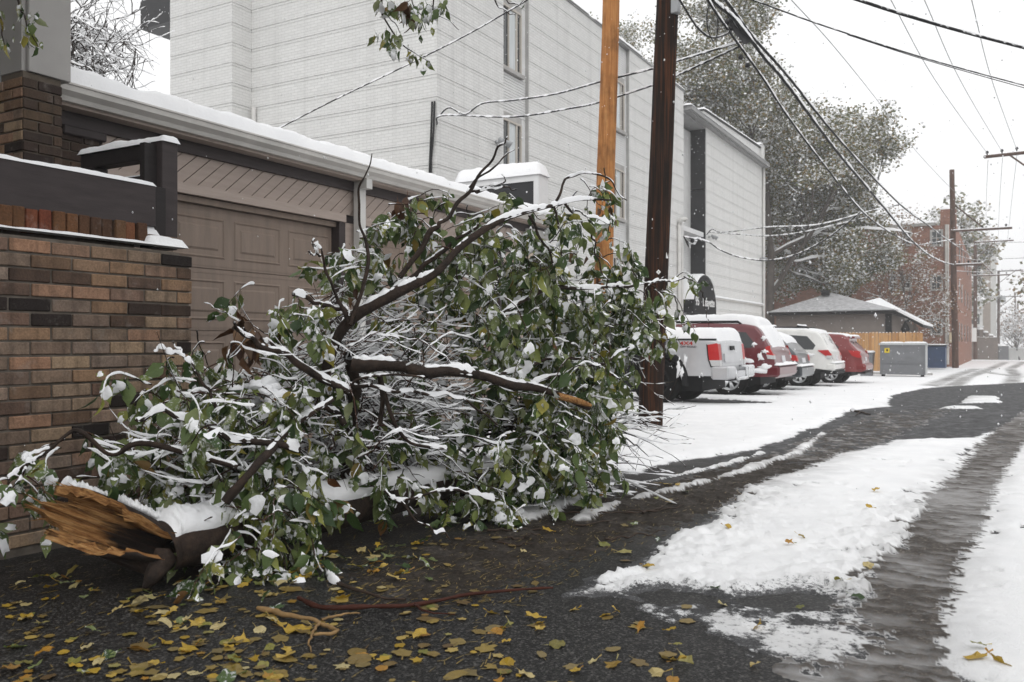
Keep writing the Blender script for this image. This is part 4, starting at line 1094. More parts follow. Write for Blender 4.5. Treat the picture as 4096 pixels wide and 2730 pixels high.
# ------------------------------------------------------------------ parked vehicles (built nose to +x, rear bumper at x = 0, then turned round)
def resample(poly, step):
    out = [poly[0]]
    for a, b in zip(poly[:-1], poly[1:]):
        L = math.hypot(b[0]-a[0], b[1]-a[1]); k = max(1, int(L/step))
        for i in range(1, k+1): out.append((a[0]+(b[0]-a[0])*i/k, a[1]+(b[1]-a[1])*i/k))
    return arr(out)
def smooth_poly(p, it=2):
    p = arr(p).copy()
    for _ in range(it): p[1:-1] = .25*p[:-2]+.5*p[1:-1]+.25*p[2:]
    return p
class Car:
    def __init__(s, name, label, top, hw, zb, belt, roof, axles, wr, paint_, loc, arch=None, tumble=.17, flare=None, r=.07, group='vehicles parked nose in'):
        s.t = thing(name, label, 'truck' if 'truck' in name else 'car', loc, math.pi, group)
        s.top = smooth_poly(resample(top, .03), 3); s.hw, s.zb, s.belt, s.roof, s.tum = hw, zb, belt, roof, tumble
        s.L = top[-1][0]; s.axles, s.wr = axles, wr; s.arch = arch or wr+.07; s.r = r; s.flare = flare
        s.body(paint_)
        if flare: s.flares(flare)
        for xc in axles:
            for sy in (1, -1): s.wheel(xc, sy)
        q = MB(); q.box((.35, -hw+.22, .28), (s.L-.4, hw-.22, zb+.25)); q.box((axles[0]-.1, -hw+.1, wr-.05), (axles[0]+.1, hw-.1, wr+.05)); q.build('underbody', M['trim_black'], s.t)
    def W(s, x, z):
        w = s.hw
        e = max(0, 1-x/.55); w *= 1-.10*e**2.2
        e = max(0, 1-(s.L-x)/.8); w *= 1-.14*e**2
        if z < s.belt: w *= 1-.05*((s.belt-z)/s.belt)**1.6
        else: w *= 1-s.tum*((z-s.belt)/(s.roof-s.belt))**1.15
        return w
    def zt(s, x): return float(np.interp(x, s.top[:, 0], s.top[:, 1]))
    def xr(s, z):
        "x of the rear surface at height z"
        i = np.argmax(s.top[:, 1] >= z); 
        return float(s.top[max(i, 0), 0])
    def body(s, mat):
        xs_ = s.top[:, 0].copy(); xs_ = np.maximum.accumulate(xs_ + np.arange(len(xs_))*1e-5)
        V = []; nsec = []
        for x, zt in zip(xs_, s.top[:, 1]):
            zb = s.zb
            for xc in s.axles:
                d = abs(x-xc)
                if d < s.arch: zb = max(zb, s.wr+math.sqrt(s.arch**2-d*d))
            zb = min(zb, zt-.05)
            r_ = min(s.r, (zt-zb)*.45); wt = s.W(x, zt)
            side = [(s.W(x, z), z) for z in np.linspace(zb, zt-r_, 9)]
            wl = side[-1][0]
            side += [(wl-r_+r_*math.cos(a), zt-r_+r_*math.sin(a)) for a in np.radians((25, 50, 75, 90))]
            side += [(wl*.5, zt+.012*(wl/s.hw))]
            sec = [(x, y, z) for (y, z) in side] + [(x, 0, side[-1][1]+.006)] + [(x, -y, z) for (y, z) in side[::-1]]
            V += sec; k = len(sec)
        n_ = len(xs_)
        F = [(i*k+j, i*k+j+1, (i+1)*k+j+1, (i+1)*k+j) for i in range(n_-1) for j in range(k-1)]
        F.append(tuple(range(k))); F.append(tuple(range((n_-1)*k, n_*k))[::-1])
        s.bodyo = obj('body', make_mesh('body', V, [f[::-1] for f in F], mat, True), s.t)
        m_ = s.bodyo.modifiers.new('es', 'EDGE_SPLIT'); m_.split_angle = R(40)
    def side(s, name, poly, mat, off=.006, parent=None, both=True, th=.01):
        for sy in ((1, -1) if both else (1,)):
            pts = resample(list(poly)+[poly[0]], .12)[:-1]
            V = [(x, sy*(s.W(x, z)+off), z) for x, z in pts] + [(x, sy*(s.W(x, z)-th), z) for x, z in pts]
            n_ = len(pts); F = [tuple(range(n_))] + [(i, (i+1) % n_, (i+1) % n_+n_, i+n_) for i in range(n_)]
            obj(name, make_mesh(name, V, F, mat), parent or s.t)
    def rear(s, name, poly, mat, off=.008, parent=None, th=.02):
        pts = resample(list(poly)+[poly[0]], .06)[:-1]
        V = [(s.xr(z)-off, y, z) for y, z in pts] + [(s.xr(z)+th, y, z) for y, z in pts]
        n_ = len(pts); F = [tuple(range(n_))] + [(i, (i+1) % n_, (i+1) % n_+n_, i+n_) for i in range(n_)]
        return obj(name, make_mesh(name, V, F, mat), parent or s.t)
    def lamp(s, poly, x1, mat, name='taillight', inset=.16, off=.008):
        "lens wrapping round the rear corner: (x, z) outline, cut from the side inwards"
        for sy in (1, -1):
            V = []; n_ = len(poly); pts = resample(list(poly)+[poly[0]], .07)[:-1]; n_ = len(pts)
            for d in (0, 1):
                for (x, z) in pts:
                    xx_ = s.xr(z)-off if x <= .001 else x
                    V.append((xx_, sy*(s.W(max(xx_, 0), z)+off+.012-(inset if d else 0)), z))
            cx, cz = pts.mean(0); V.append((cx, sy*(s.W(cx, cz)+off+.016), cz))
            F = [(2*n_, i, (i+1) % n_) for i in range(n_)] + [tuple(range(n_, 2*n_))[::-1]] + [(i, (i+1) % n_, (i+1) % n_+n_, i+n_) for i in range(n_)]
            obj(name, make_mesh(name, V, F, mat), s.t)
    def flares(s, mat):
        for xc in s.axles:
            for sy in (1, -1):
                V = []; 
                for a in np.linspace(-.12, math.pi+.12, 25):
                    for (rr2, oy) in ((s.arch-.03, .0), (s.arch-.03, .035), (s.arch+.06, .035), (s.arch+.085, .0)):
                        x, z = xc+rr2*math.cos(a), s.wr+rr2*math.sin(a)
                        V.append((x, sy*(s.W(x, z)+oy), z))
                F = [(i*4+j, i*4+j+1, i*4+5+j, i*4+4+j) for i in range(24) for j in range(3)]
                obj('fender_flare', make_mesh('fender_flare', V, F, mat, True), s.t)
    def wheel(s, xc, sy, spokes=6):
        w = MB(); wr = s.wr; wd = .11
        w.lathe([(wr*.62, -wd), (wr*.93, -wd), (wr, -wd*.7), (wr, wd*.7), (wr*.93, wd), (wr*.62, wd), (wr*.6, 0)], 32, 1)
        y = sy*(s.W(xc, wr+.1)-.13)
        wh = obj('wheel', w.mesh('wheel', M['tyre_rubber'], True), s.t, (xc, y, wr))
        w = MB(); w.lathe([(wr*.50, wd*.2), (wr*.60, wd*.25), (wr*.63, wd*.95), (wr*.59, wd*.98), (wr*.57, wd*.6), (wr*.50, wd*.5)], 28, 1); w.lathe([(0, wd*.85), (wr*.13, wd*.8), (wr*.15, wd*.4)], 16, 1)
        for i in range(spokes):
            a = 2*math.pi*i/spokes+.2
            for da in (-.14, .14):
                c0 = arr((math.cos(a+da*.6)*wr*.12, wd*.72, math.sin(a+da*.6)*wr*.12)); c1 = arr((math.cos(a+da)*wr*.59, wd*.8, math.sin(a+da)*wr*.59))
                w.tube([c0, c1], [.026, .02], 6)
        rim = obj('rim', w.mesh('rim', M['trim_black' if s.flare else 'alloy'], True), wh, None, (0, 0, 0 if sy > 0 else math.pi))
        w = MB(); w.lathe([(0, wd*.1), (wr*.6, wd*.1)], 24, 1); obj('brake_disc', w.mesh('brake_disc', M['trim_black']), wh, None, (0, 0, 0 if sy > 0 else math.pi))
    def snow(s, x0, x1, th, ymul=.96, seed=0, name='snow', amp=.2, droop=1.1):
        nx_ = max(8, int((x1-x0)/.05)); ny_ = 26
        xs_ = np.linspace(x0, x1, nx_+1); V = []
        for i, x in enumerate(xs_):
            zt = s.zt(x); w = (s.W(x, zt)-s.r*.4)*ymul
            for j in range(ny_+1):
                f = -1+2*j/ny_; e = min(i, nx_-i)/nx_*(x1-x0)
                hx = math.sqrt(max(0, 1-(1-min(e/(th*droop), 1))**2)); hy = math.sqrt(max(0, 1-abs(f)**9))
                nn = 1+amp*3*float(fbm(x*2.5+seed*5, f*2, 3, 60+seed))
                V.append((x, f*w*(1.015), zt-.03*(abs(f) > .97)-.008+th*hx*hy*nn))
        k = ny_+1; F = [(i*k+j, (i+1)*k+j, (i+1)*k+j+1, i*k+j+1) for i in range(nx_) for j in range(ny_)]
        return obj(name, make_mesh(name, V, F, M['snow'], True), s.t)
    def blobs(s, lst, seed=0):
        "clots of wet snow stuck on the side"
        r_ = np.random.default_rng(seed)
        for (x, z, a, b) in lst:
            n_ = 14; V = [(x, s.W(x, z)+.05, z)]
            for ring, (f, o) in enumerate(((.6, .045), (1, .0))):
                for i in range(n_):
                    t = 2*math.pi*i/n_; q = f*(1+.35*r_.normal()*(.5 if ring == 0 else 1))
                    xx_, z_ = x+a*q*math.cos(t), z+b*q*math.sin(t); V.append((xx_, s.W(xx_, z_)+o+.003, z_))
            F = [(0, 1+i, 1+(i+1) % n_) for i in range(n_)]+[(1+i, 1+n_+i, 1+n_+(i+1) % n_, 1+(i+1) % n_) for i in range(n_)]
            obj('snow_clot', make_mesh('snow_clot', V, F, M['snow'], True), s.t)
def at_lot(x, y): return (x, y, float(gz(y)))

# silver pickup
c = Car('pickup_truck', 'silver pickup truck with snow covered bed behind the dark pole', [(.0,.66),(.0,.80),(.03,1.12),(.05,1.215),(.25,1.225),(1.72,1.225),(1.76,1.23),(1.84,1.5),(2.05,1.72),(2.5,1.78),(3.1,1.77),(3.4,1.70),(4.05,1.24),(4.9,1.14),(5.25,1.02),(5.36,.7)], .95, .56, 1.0, 1.78, [1.19, 4.62], .45, M['paint_silver'], at_lot(-4.4, 15.1+.95), arch=.56, flare=M['trim_black'], r=.05, tumble=.14)
c.side('window', [(2.1,1.24),(2.16,1.62),(2.75,1.66),(2.78,1.24)], M['car_glass']); c.side('window', [(2.86,1.24),(2.84,1.66),(3.2,1.64),(3.75,1.24)], M['car_glass'])
c.side('bed_rail', [(.06,1.205),(.06,1.232),(1.74,1.236),(1.74,1.21)], M['trim_black'], .012)
c.lamp([(0,.84),(0,1.13),(.05,1.15),(.20,1.12),(.17,.84)], .2, M['lens_red'])
c.lamp([(0,.74),(0,.845),(.165,.845),(.13,.74)], .2, M['lens_clear'], 'reverse_lamp', .15, .013)
c.lamp([(.0,.72),(.0,.735),(.13,.735),(.175,.86),(.205,1.12),(.225,1.13),(.195,.86),(.15,.72)], .2, M['trim_black'], 'lamp_surround', .1, .004)
c.rear('tailgate', [(-.70,.74),(.70,.74),(.70,1.19),(-.70,1.19)], M['paint_silver'], .012, None, .05)
c.rear('tailgate_panel', [(-.58,.80),(.58,.80),(.58,.96),(-.58,.96)], M['paint_silver'], .028); c.rear('tailgate_handle', [(-.12,1.02),(.12,1.02),(.12,1.10),(-.12,1.10)], M['trim_black'], .03)
for (y0, y1) in ((-.93, -.42), (.42, .93)):
    q = MB(); q.box((-.18, y0, .50), (.14, y1, .735), .03); q.build('bumper_end', M['chrome'] if y0 < 0 else M['paint_silver'], c.t)
q = MB(); q.box((-.10, -.42, .46), (.04, .42, .62), .015); q.build('bumper_step', M['trim_black'], c.t)
q = MB(); q.tube([(-.14, -.40, .70), (-.18, -.36, .50), (-.18, .36, .50), (-.14, .40, .70)], .035, 8); q.build('bumper_bar', M['chrome'], c.t, True)
q = MB(); q.box((-.17, -.26, .53), (-.12, .26, .64)); q.build('licence_plate', M['plate_white'], c.t)
c.snow(.04, 1.76, .23, 1.0, 1, droop=.55); c.snow(1.95, 3.2, .14, .95, 2); c.blobs([(.72,.72,.05,.16),(.66,.62,.05,.12),(.6,.85,.03,.1)], 3)
dec = c.W(.55, 1.1)+.01
for (t_, sz, x_, z_, mt) in (('TRD', .095, .88, 1.145, 'decal_grey'), ('4X4', .095, .59, 1.145, 'decal_red'), ('OFF ROAD', .042, .55, 1.085, 'decal_grey')):
    o = text_obj(t_, sz, M[mt], None, (x_, c.W(x_, z_)+.004, z_), (R(90), 0, R(180)), .003, 'decal', 1.5, bold=True); o.parent = c.t

# maroon SUV with roof rails
c = Car('suv_car', 'maroon SUV with thick roof snow parked behind the silver pickup', [(.0,.48),(.0,.74),(.05,1.0),(.12,1.12),(.34,1.48),(.44,1.58),(.7,1.63),(1.6,1.66),(2.6,1.63),(3.0,1.55),(3.72,1.14),(4.5,1.04),(4.75,.9),(4.82,.6)], .96, .46, 1.04, 1.66, [1.0, 3.78], .39, M['paint_maroon'], at_lot(-4.33, 19.1+.96), arch=.47, r=.09)
c.side('window', [(.50,1.10),(.44,1.2),(.64,1.44),(1.15,1.48),(1.18,1.08)], M['car_glass']); c.side('window', [(1.30,1.08),(1.28,1.49),(2.0,1.51),(2.02,1.1)], M['car_glass']); c.side('window', [(2.12,1.1),(2.10,1.5),(2.6,1.48),(3.2,1.14),(3.2,1.1)], M['car_glass'])
c.lamp([(0,.93),(0,1.13),(.10,1.15),(.20,1.12),(.18,.95)], .2, M['lens_red']); c.lamp([(0,.85),(0,.93),(.18,.95),(.15,.86)], .2, M['lens_clear'], 'reverse_lamp')
c.rear('rear_window', [(-.66,1.17),(.66,1.17),(.60,1.44),(-.60,1.44)], M['car_glass'], .012); c.rear('licence_plate', [(-.16,.78),(.16,.78),(.16,.92),(-.16,.92)], M['plate_white'], .02)
q = MB(); q.box((-.10, -.92, .46), (.22, .92, .72), .05); q.build('bumper', M['paint_maroon'], c.t)
for sy in (1, -1):
    q = MB(); q.tube([(.75, sy*.74, 1.60), (.85, sy*.74, 1.68), (2.5, sy*.74, 1.69), (2.65, sy*.74, 1.6)], .028, 8); q.build('roof_rail', M['trim_black'], c.t, True)
c.snow(.36, 3.0, .2, .86, 4, amp=.3); c.snow(.10, .44, .12, .8, 5)
q = snow_slab(-.12, .02, -.9, .9, .72, .06, c.t, 'snow', .0, .4, 41, .04)
c.blobs([(.25,1.32,.06,.06),(.2,1.02,.09,.05),(.3,.9,.07,.1),(.45,1.18,.05,.05),(.35,.6,.2,.05),(.2,.68,.12,.09),(.62,.82,.15,.07)], 5)
# dark hatchback, mostly hidden
c = Car('hatchback_car', 'dark grey hatchback squeezed between maroon SUV and white SUV', [(.0,.45),(.0,.70),(.06,.98),(.16,1.08),(.45,1.38),(.7,1.46),(1.6,1.5),(2.4,1.44),(3.2,1.02),(4.2,.9),(4.4,.55)], .88, .38, .95, 1.5, [.85, 3.45], .33, M['paint_dark_grey'], at_lot(-4.5, 22.35+.88), r=.08)
c.side('window', [(.62,1.02),(.72,1.30),(1.25,1.36),(1.28,1.0)], M['car_glass']); c.side('window', [(1.38,1.0),(1.36,1.38),(2.2,1.36),(2.85,1.02)], M['car_glass'])
c.lamp([(0,.78),(0,.93),(.2,.95),(.14,.80)], .2, M['lens_red']); c.rear('rear_window', [(-.58,1.04),(.58,1.04),(.5,1.34),(-.5,1.34)], M['car_glass'], .012); c.rear('licence_plate', [(-.2,.74),(.2,.74),(.2,.86),(-.2,.86)], M['plate_white'], .02)
q = MB(); q.box((-.10, -.84, .38), (.2, .84, .66), .05); q.build('bumper', M['paint_dark_grey'], c.t)
c.snow(.3, 2.4, .09, .93, 6); snow_slab(-.11, .06, -.82, .82, .66, .05, c.t, 'snow', 0, .4, 42, .04)
# white SUV with roof bars
c = Car('suv_car', 'white SUV with roof rails and black lower trim, lightly dusted', [(.0,.46),(.0,.74),(.06,1.02),(.14,1.14),(.34,1.50),(.40,1.60),(.75,1.665),(1.7,1.69),(2.5,1.64),(3.3,1.14),(4.3,1.0),(4.55,.6)], .90, .44, 1.04, 1.69, [.92, 3.58], .36, M['paint_white'], at_lot(-4.2, 25.6+.9), arch=.43, r=.08)
c.side('window', [(.52,1.10),(.46,1.22),(.7,1.48),(1.2,1.52),(1.22,1.10)], M['car_glass']); c.side('window', [(1.32,1.10),(1.30,1.53),(1.95,1.55),(1.97,1.10)], M['car_glass']); c.side('window', [(2.06,1.1),(2.05,1.54),(2.4,1.52),(2.95,1.12)], M['car_glass'])
c.side('sill_trim', [(.1,.42),(.0,.50),(.45,.56),(.50,.44)], M['trim_black'], .012); c.side('sill_trim', [(1.4,.44),(1.4,.52),(3.1,.52),(3.1,.44)], M['trim_black'], .012)
c.lamp([(0,.84),(0,1.05),(.12,1.09),(.40,1.08),(.16,.90),(.12,.84)], .4, M['lens_red']); c.lamp([(0,.83),(0,.93),(.17,.93),(.13,.83)], .2, M['lens_clear'], 'reverse_lamp', .16, .013)
c.rear('rear_window', [(-.60,1.14),(.60,1.14),(.54,1.46),(-.54,1.46)], M['car_glass'], .012); c.rear('licence_plate', [(-.16,.80),(.16,.80),(.16,.93),(-.16,.93)], M['plate_white'], .02)
q = MB(); q.box((-.08, -.86, .50), (.2, .86, .72), .05); q.build('bumper', M['paint_white'], c.t)
q = MB(); q.box((-.085, -.80, .40), (.2, .80, .498), .02); q.build('bumper_trim', M['trim_black'], c.t)
for sy in (1, -1):
    q = MB(); q.tube([(.65, sy*.6, 1.655), (.75, sy*.6, 1.74), (2.3, sy*.6, 1.75), (2.45, sy*.6, 1.66)], .022, 8); q.build('roof_rail', M['trim_black'], c.t, True)
for x_ in (1.0, 1.9):
    q = MB(); q.tube([(x_, -.62, 1.78), (x_, .62, 1.78)], .028, 8); q.build('roof_bar', M['trim_black'], c.t, True); snow_slab(x_-.03, x_+.03, -.62, .62, 1.80, .04, c.t, 'snow', .0, .4, 43, .03)
c.snow(.36, 2.5, .07, .93, 7); snow_slab(-.09, .06, -.84, .84, .72, .04, c.t, 'snow', 0, .4, 44, .04)
c.blobs([(.6,.95,.12,.05)], 8)
# red crossover, farthest
c = Car('crossover_car', 'red crossover at the end of the row beside the wooden fence', [(.0,.44),(.0,.70),(.05,.96),(.16,1.12),(.42,1.40),(.36,1.46),(.62,1.60),(1.6,1.66),(2.5,1.58),(3.3,1.1),(4.3,.95),(4.6,.55)], .92, .42, 1.02, 1.66, [.95, 3.65], .36, M['paint_red'], at_lot(-3.85, 28.9+.92), arch=.43, r=.09)
c.side('window', [(.72,1.12),(.70,1.20),(.95,1.42),(1.25,1.46),(1.28,1.10)], M['car_glass']); c.side('window', [(1.38,1.10),(1.36,1.48),(2.0,1.5),(2.02,1.10)], M['car_glass']); c.side('window', [(2.12,1.1),(2.1,1.49),(2.4,1.47),(2.95,1.12)], M['car_glass'])
c.lamp([(0,.88),(0,1.0),(.12,1.08),(.42,1.10),(.30,.92),(.12,.86)], .4, M['lens_red'])
c.rear('rear_window', [(-.60,1.13),(.60,1.13),(.54,1.38),(-.54,1.38)], M['car_glass'], .012); c.rear('licence_plate', [(-.16,.76),(.16,.76),(.16,.88),(-.16,.88)], M['plate_white'], .02)
q = MB(); q.box((-.10, -.88, .44), (.22, .88, .68), .06); q.build('bumper', M['paint_red'], c.t)
q = MB(); q.box((-.07, -.82, .36), (.2, .82, .438), .02); q.build('bumper_trim', M['trim_black'], c.t)
q = MB(); q.box((.26, -.66, 1.47), (.62, .66, 1.545), .02); q.build('spoiler', M['paint_red'], c.t)
c.snow(.55, 2.5, .05, .9, 9); snow_slab(.27, .6, -.64, .64, 1.545, .05, c.t, 'snow', 0, .4, 45, .05)
# ------------------------------------------------------------------ background: small garage, fence, bins, brick building, far houses
FY = 44.5
fen = thing('board_fence', 'new orange cedar board fence behind the parked cars', 'fence', (-6, FY, float(gz(FY))))
zb = float(gz(FY))
r_ = random.Random(2); x = -3.35; pm = []
for h in (1.97, 1.99, 1.95):
    q = MB(); q.prism([(-.068, 0), (.068, 0), (.068, h-.05), (.035, h), (-.035, h), (-.068, h-.05)], 1, 0, .02); pm.append(q.mesh('plank', M['cedar_plank']))
sm_ = None
while x > -15:
    o = obj('plank', r_.choice(pm), fen, (x+6, 0, r_.uniform(-.01, .02)+.05), (0, r_.uniform(-.006, .006), 0))
    s_ = snow_slab(x+6-.045, x+6+.045, -.005, .03, 2.01, .025, fen, 'snow', .0, .3, 51, .02) if sm_ is None else obj('snow', sm_, fen, (x-x0_, 0, 0))
    if sm_ is None: sm_ = s_.data; x0_ = x
    x -= .149
q = MB(); q.box((-9, .02, .4), (2.7, .06, .48)); q.build('rail', M['cedar_plank'], fen)
kb = thing('fence_kerb', 'snow topped concrete kerb at the foot of the cedar fence', 'kerb', (-6, FY-1.2, zb))
q = MB(); q.box((-8, -.1, -.1), (3.2, .15, .16)); q.build('kerb', M['concrete'], kb); snow_slab(-8, 3.2, -.1, .15, .16, .06, kb, 'snow', .01, .4, 52, .1)

# little hip roofed garage
hg = thing('hip_garage', 'small taupe garage with grey hip roof, partly snow dusted, behind the fence', 'garage', (-11, 49, zb))
def hb(mb, name, mat, smooth=False): return loc_parent(mb.build(name, M[mat], None, smooth), hg)
HY = 47.0
e1 = onY(3075, 1250, HY); e2 = onY(3585, 1242, HY); ez = (e1[2]+e2[2])/2
pk = onY(3330, 1172, HY+4.5)
q = MB(); q.box((e1[0]+.3, HY+.4, zb-.2), (e2[0]-.4, HY+8.5, ez-.1)); hb(q, 'wall', 'stucco_taupe')
q = MB(); q.box((e1[0], HY, ez-.16), (e2[0], HY+9, ez-.02)); hb(q, 'eave_board', 'trim_black')
q = MB(); q.box((e2[0]-.55, HY+.34, zb), (e2[0]-.25, HY+.4, ez-.16)); hb(q, 'corner_board', 'trim_black')
V = [(e1[0]-.1, HY-.1, ez), (e2[0]+.1, HY-.1, ez), (e2[0]+.1, HY+9.1, ez), (e1[0]-.1, HY+9.1, ez), (pk[0], HY+4.2, pk[2]), (pk[0], HY+4.9, pk[2])]
q = MB(); q.add(V, [(0,1,4),(1,2,5,4),(2,3,5),(3,0,4,5)]); hb(q, 'roof', 'roof_shingle')
q = MB(); q.add([v+np.array([0,0,.03]) for v in arr([(e2[0]-3.2, HY-.05, ez+.005), V[1], (e2[0]+.1, HY+4, ez), (pk[0]+2.6, HY+3.4, pk[2]-.42)])], [(0,1,2,3)]); hb(q, 'roof_snow', 'snow')
q = MB(); q.box((pk[0]-.35, HY+3.0, pk[2]-.2), (pk[0]+.05, HY+3.4, pk[2]+.08)); hb(q, 'roof_vent', 'trim_black')
# lean-to on the alley side
e3 = onY(3692, 1302, HY)
q = MB(); q.prism([(e2[0]-.05, ez+.06), (e3[0], e3[2]+.03), (e3[0], e3[2]-.12), (e2[0]-.05, ez-.10)], 1, HY, HY+6); hb(q, 'lean_to_roof', 'trim_black')
q = MB(); q.prism([(e2[0]-.1, ez+.13), (e3[0]+.05, e3[2]+.13), (e3[0]+.05, e3[2]+.02), (e2[0]-.1, ez+.02)], 1, HY-.06, HY+6.05); hb(q, 'lean_to_snow', 'snow')
q = MB(); q.prism([(e2[0]-.24, zb), (e3[0]-.25, zb), (e3[0]-.25, e3[2]-.1), (e2[0]-.24, ez-.18)], 1, HY+.42, HY+.5); hb(q, 'lean_to_wall', 'stucco_taupe')
q = MB(); q.box((e2[0]+.75, HY+.3, zb), (e2[0]+.87, HY+.38, ez-.6)); hb(q, 'lean_to_post', 'fence_far')
# wheelbarrow-like clutter under the lean-to
cl = thing('yard_clutter', 'dark garden gear under the lean-to roof above the fence', 'clutter', (e2[0]+.4, HY+.2, zb+1.8))
q = MB(); q.lathe([(.05, 0), (.22, .3), (.12, .5), (.02, .75), (0, .75)], 10, 2, (0, 0, .1)); q.build('lantern', M['trim_black'], cl, True)
q = MB(); q.tube([(-.35, 0, -.2), (-.3, 0, .1), (0, 0, .2), (.5, 0, .0), (.6, 0, -.3)], .06, 6); q.build('frame', M['trim_black'], cl, True)

# bins
def bin_(name, label, c, w, d, h, mat, mat2, lid_snow=.06, sticker=False, wheels=True, slope=.0):
    t = thing(name, label, 'dumpster', c)
    q = MB(); V = [(-w, -d, .12), (0, -d, .12), (0, 0, .12), (-w, 0, .12), (-w, -d-.03, h-slope), (0, -d-.03, h-slope), (0, .03, h), (-w, .03, h)]
    q.add(V, [(0,3,2,1),(4,5,6,7),(0,1,5,4),(2,3,7,6),(3,0,4,7)]); q.build('bin_body', M[mat], t)
    q = MB(); q.add([V[1], V[2], V[6], V[5]], [(0,1,2,3)]); q.build('side_panel', M[mat2], t)
    q = MB(); q.box((-w-.04, -d-.07, h-slope-.05), (.04, -d-.03, h-slope+.03)); q.box((0.005, -d-.03, h-.06), (.045, .05, h+.01)); q.build('rim', M[mat2], t)
    q = MB(); q.box((-w, -d-.045, .12), (-w+.05, -d-.02, h-.1)); q.box((-.05, -d-.045, .12), (0, -d-.02, h-.1)); q.box((-w+.05, -d-.05, h*.42), (-.05, -d-.01, h*.42+.05)); q.build('rib', M[mat], t)
    for (a, b) in ((-w, -w*.5-.02), (-w*.5+.02, 0)):
        q = MB(); q.box((a, -d-.05, h), (b, .04, h+.03)); q.build('lid', M['trim_black'], t); snow_slab(a, b, -d-.05, .04, h+.03, lid_snow, t, 'snow', .01, .3, 53, .08)
    if wheels:
        for x_ in (-.12, -w+.12):
            q = MB(); q.lathe([(0, -.03), (.075, -.03), (.075, .03), (0, .03)], 14, 1, (x_, -d+.1, .075)); q.build('caster', M['tyre_rubber'], t, True)
    if sticker:
        p = (-w+.28, -d-.035, h-.28); q = MB(); q.box((p[0]-.1, p[1]-.012, p[2]-.1), (p[0]+.1, p[1], p[2]+.1)); q.build('sticker', M['sticker_yellow'], t)
        q = MB(); q.box((p[0]-.03, p[1]-.016, p[2]-.04), (p[0]+.04, p[1]-.0125, p[2]+.05)); q.build('sticker_mark', M['trim_black'], t)
    return t
d1 = G(3702, 1513); bin_('dumpster', 'grey steel dumpster with snowy lids and yellow sticker', (d1[0], d1[1]+1.1, float(gz(d1[1]))), 1.75, 1.1, 1.42, 'bin_grey', 'bin_grey_light', sticker=True)
d2 = G(3782, 1482); bin_('dumpster', 'blue dumpster between grey dumpster and tall utility pole', (d2[0], d2[1]+1.2, float(gz(d2[1]))), 1.9, 1.2, 1.42, 'bin_blue', 'bin_blue', .05, False, False, .1)
d3 = onY(3497, 1372, 40.0); t = thing('trash_cart', 'small dark wheeled trash cart between red crossover and fence', 'trash cart', (d3[0]-.3, 40, float(gz(40))))
q = MB(); q.add([(-.22,-.25,0),(.22,-.25,0),(.22,.25,0),(-.22,.25,0),(-.28,-.32,1.0),(.28,-.32,1.0),(.28,.32,1.0),(-.28,.32,1.0)], [(0,3,2,1),(4,5,6,7),(0,1,5,4),(1,2,6,5),(2,3,7,6),(3,0,4,7)]); q.build('cart_body', M['bin_grey'], t)
q = MB(); q.box((-.31, -.35, 1.0), (.31, .36, 1.06), .02); q.build('lid', M['bin_grey'], t); snow_slab(-.3, .3, -.34, .35, 1.06, .07, t, 'snow', .01, .3, 54, .05)

# red brick apartment house
RY = 62.0; RXc = onY(3824, 1300, RY)[0]
rb = thing('brick_apartment', 'red brick three storey apartment house at the far left of the alley', 'building', (RXc, RY, 0))
RZ0 = float(gz(RY))-.5; RT = onY(3700, 905, RY)[2]
def rbp(mb, name, mat, smooth=False, parent=None):
    o = mb.build(name, M[mat], None, smooth)
    if parent: o.parent = parent; return o
    return loc_parent(o, rb)
q = MB(); q.box((RXc-16, RY+.02, RZ0-1), (RXc-.02, RY+31, RT-.05)); rbp(q, 'building_body', 'red_brick_x')
q = MB(); q.box((RXc-16, RY, RZ0-1), (RXc, RY+.018, RT)); rbp(q, 'front_wall', 'red_brick_y')
q = MB(); q.box((RXc-.018, RY+.02, RZ0-4), (RXc, RY+31, RT)); rbp(q, 'side_wall', 'red_brick_x')
q = MB(); q.box((RXc-16, RY-.15, RT), (RXc-1.2, RY+.3, RT+.18)); rbp(q, 'cornice', 'concrete'); loc_parent(snow_slab(RXc-16, RXc-1.2, RY-.15, RY+.35, RT+.18, .18, None, 'roof_snow', .02, .3, 55, .15), rb)
q = MB(); q.box((RXc-.9, RY-.02, RT), (RXc+.0, RY+.8, RT+1.0)); rbp(q, 'chimney', 'red_brick_y'); loc_parent(snow_slab(RXc-.9, RXc, RY, RY+.8, RT+1.0, .2, None, 'roof_snow', .02, .3, 56, .1), rb)
def rwin(u0, u1, v0, v1):
    a = onY(u0, v1, RY); b = onY(u1, v0, RY); x0, x1, z0, z1 = a[0], b[0], a[2], b[2]; t = .13
    q = MB(); q.box((x0, RY-.05, z0), (x0+t, RY-.001, z1)); q.box((x1-t, RY-.05, z0), (x1, RY-.001, z1)); q.box((x0+t, RY-.05, z1-t), (x1-t, RY-.001, z1)); q.box((x0+t, RY-.07, z0), (x1-t, RY-.001, z0+t)); fr = rbp(q, 'window', 'concrete')
    q = MB(); q.box((x0+t, RY-.02, z0+t), (x1-t, RY-.003, z1-t)); rbp(q, 'pane', 'glass_dark', False, fr)
    q = MB(); q.box(((x0+x1)/2-.025, RY-.035, z0+t), ((x0+x1)/2+.025, RY-.021, z1-t)); q.box((x0+t, RY-.034, (z0+z1)/2-.025), (x1-t, RY-.0215, (z0+z1)/2+.025)); rbp(q, 'glazing_bar', 'concrete', False, fr)
for (v0, v1) in ((918, 988), (1098, 1165), (1272, 1342)):
    rwin(3720, 3773, v0, v1); rwin(3600, 3648, v0, v1); rwin(3555, 3590, v0, v1); rwin(3300, 3350, v0, v1); rwin(3150, 3200, v0, v1)
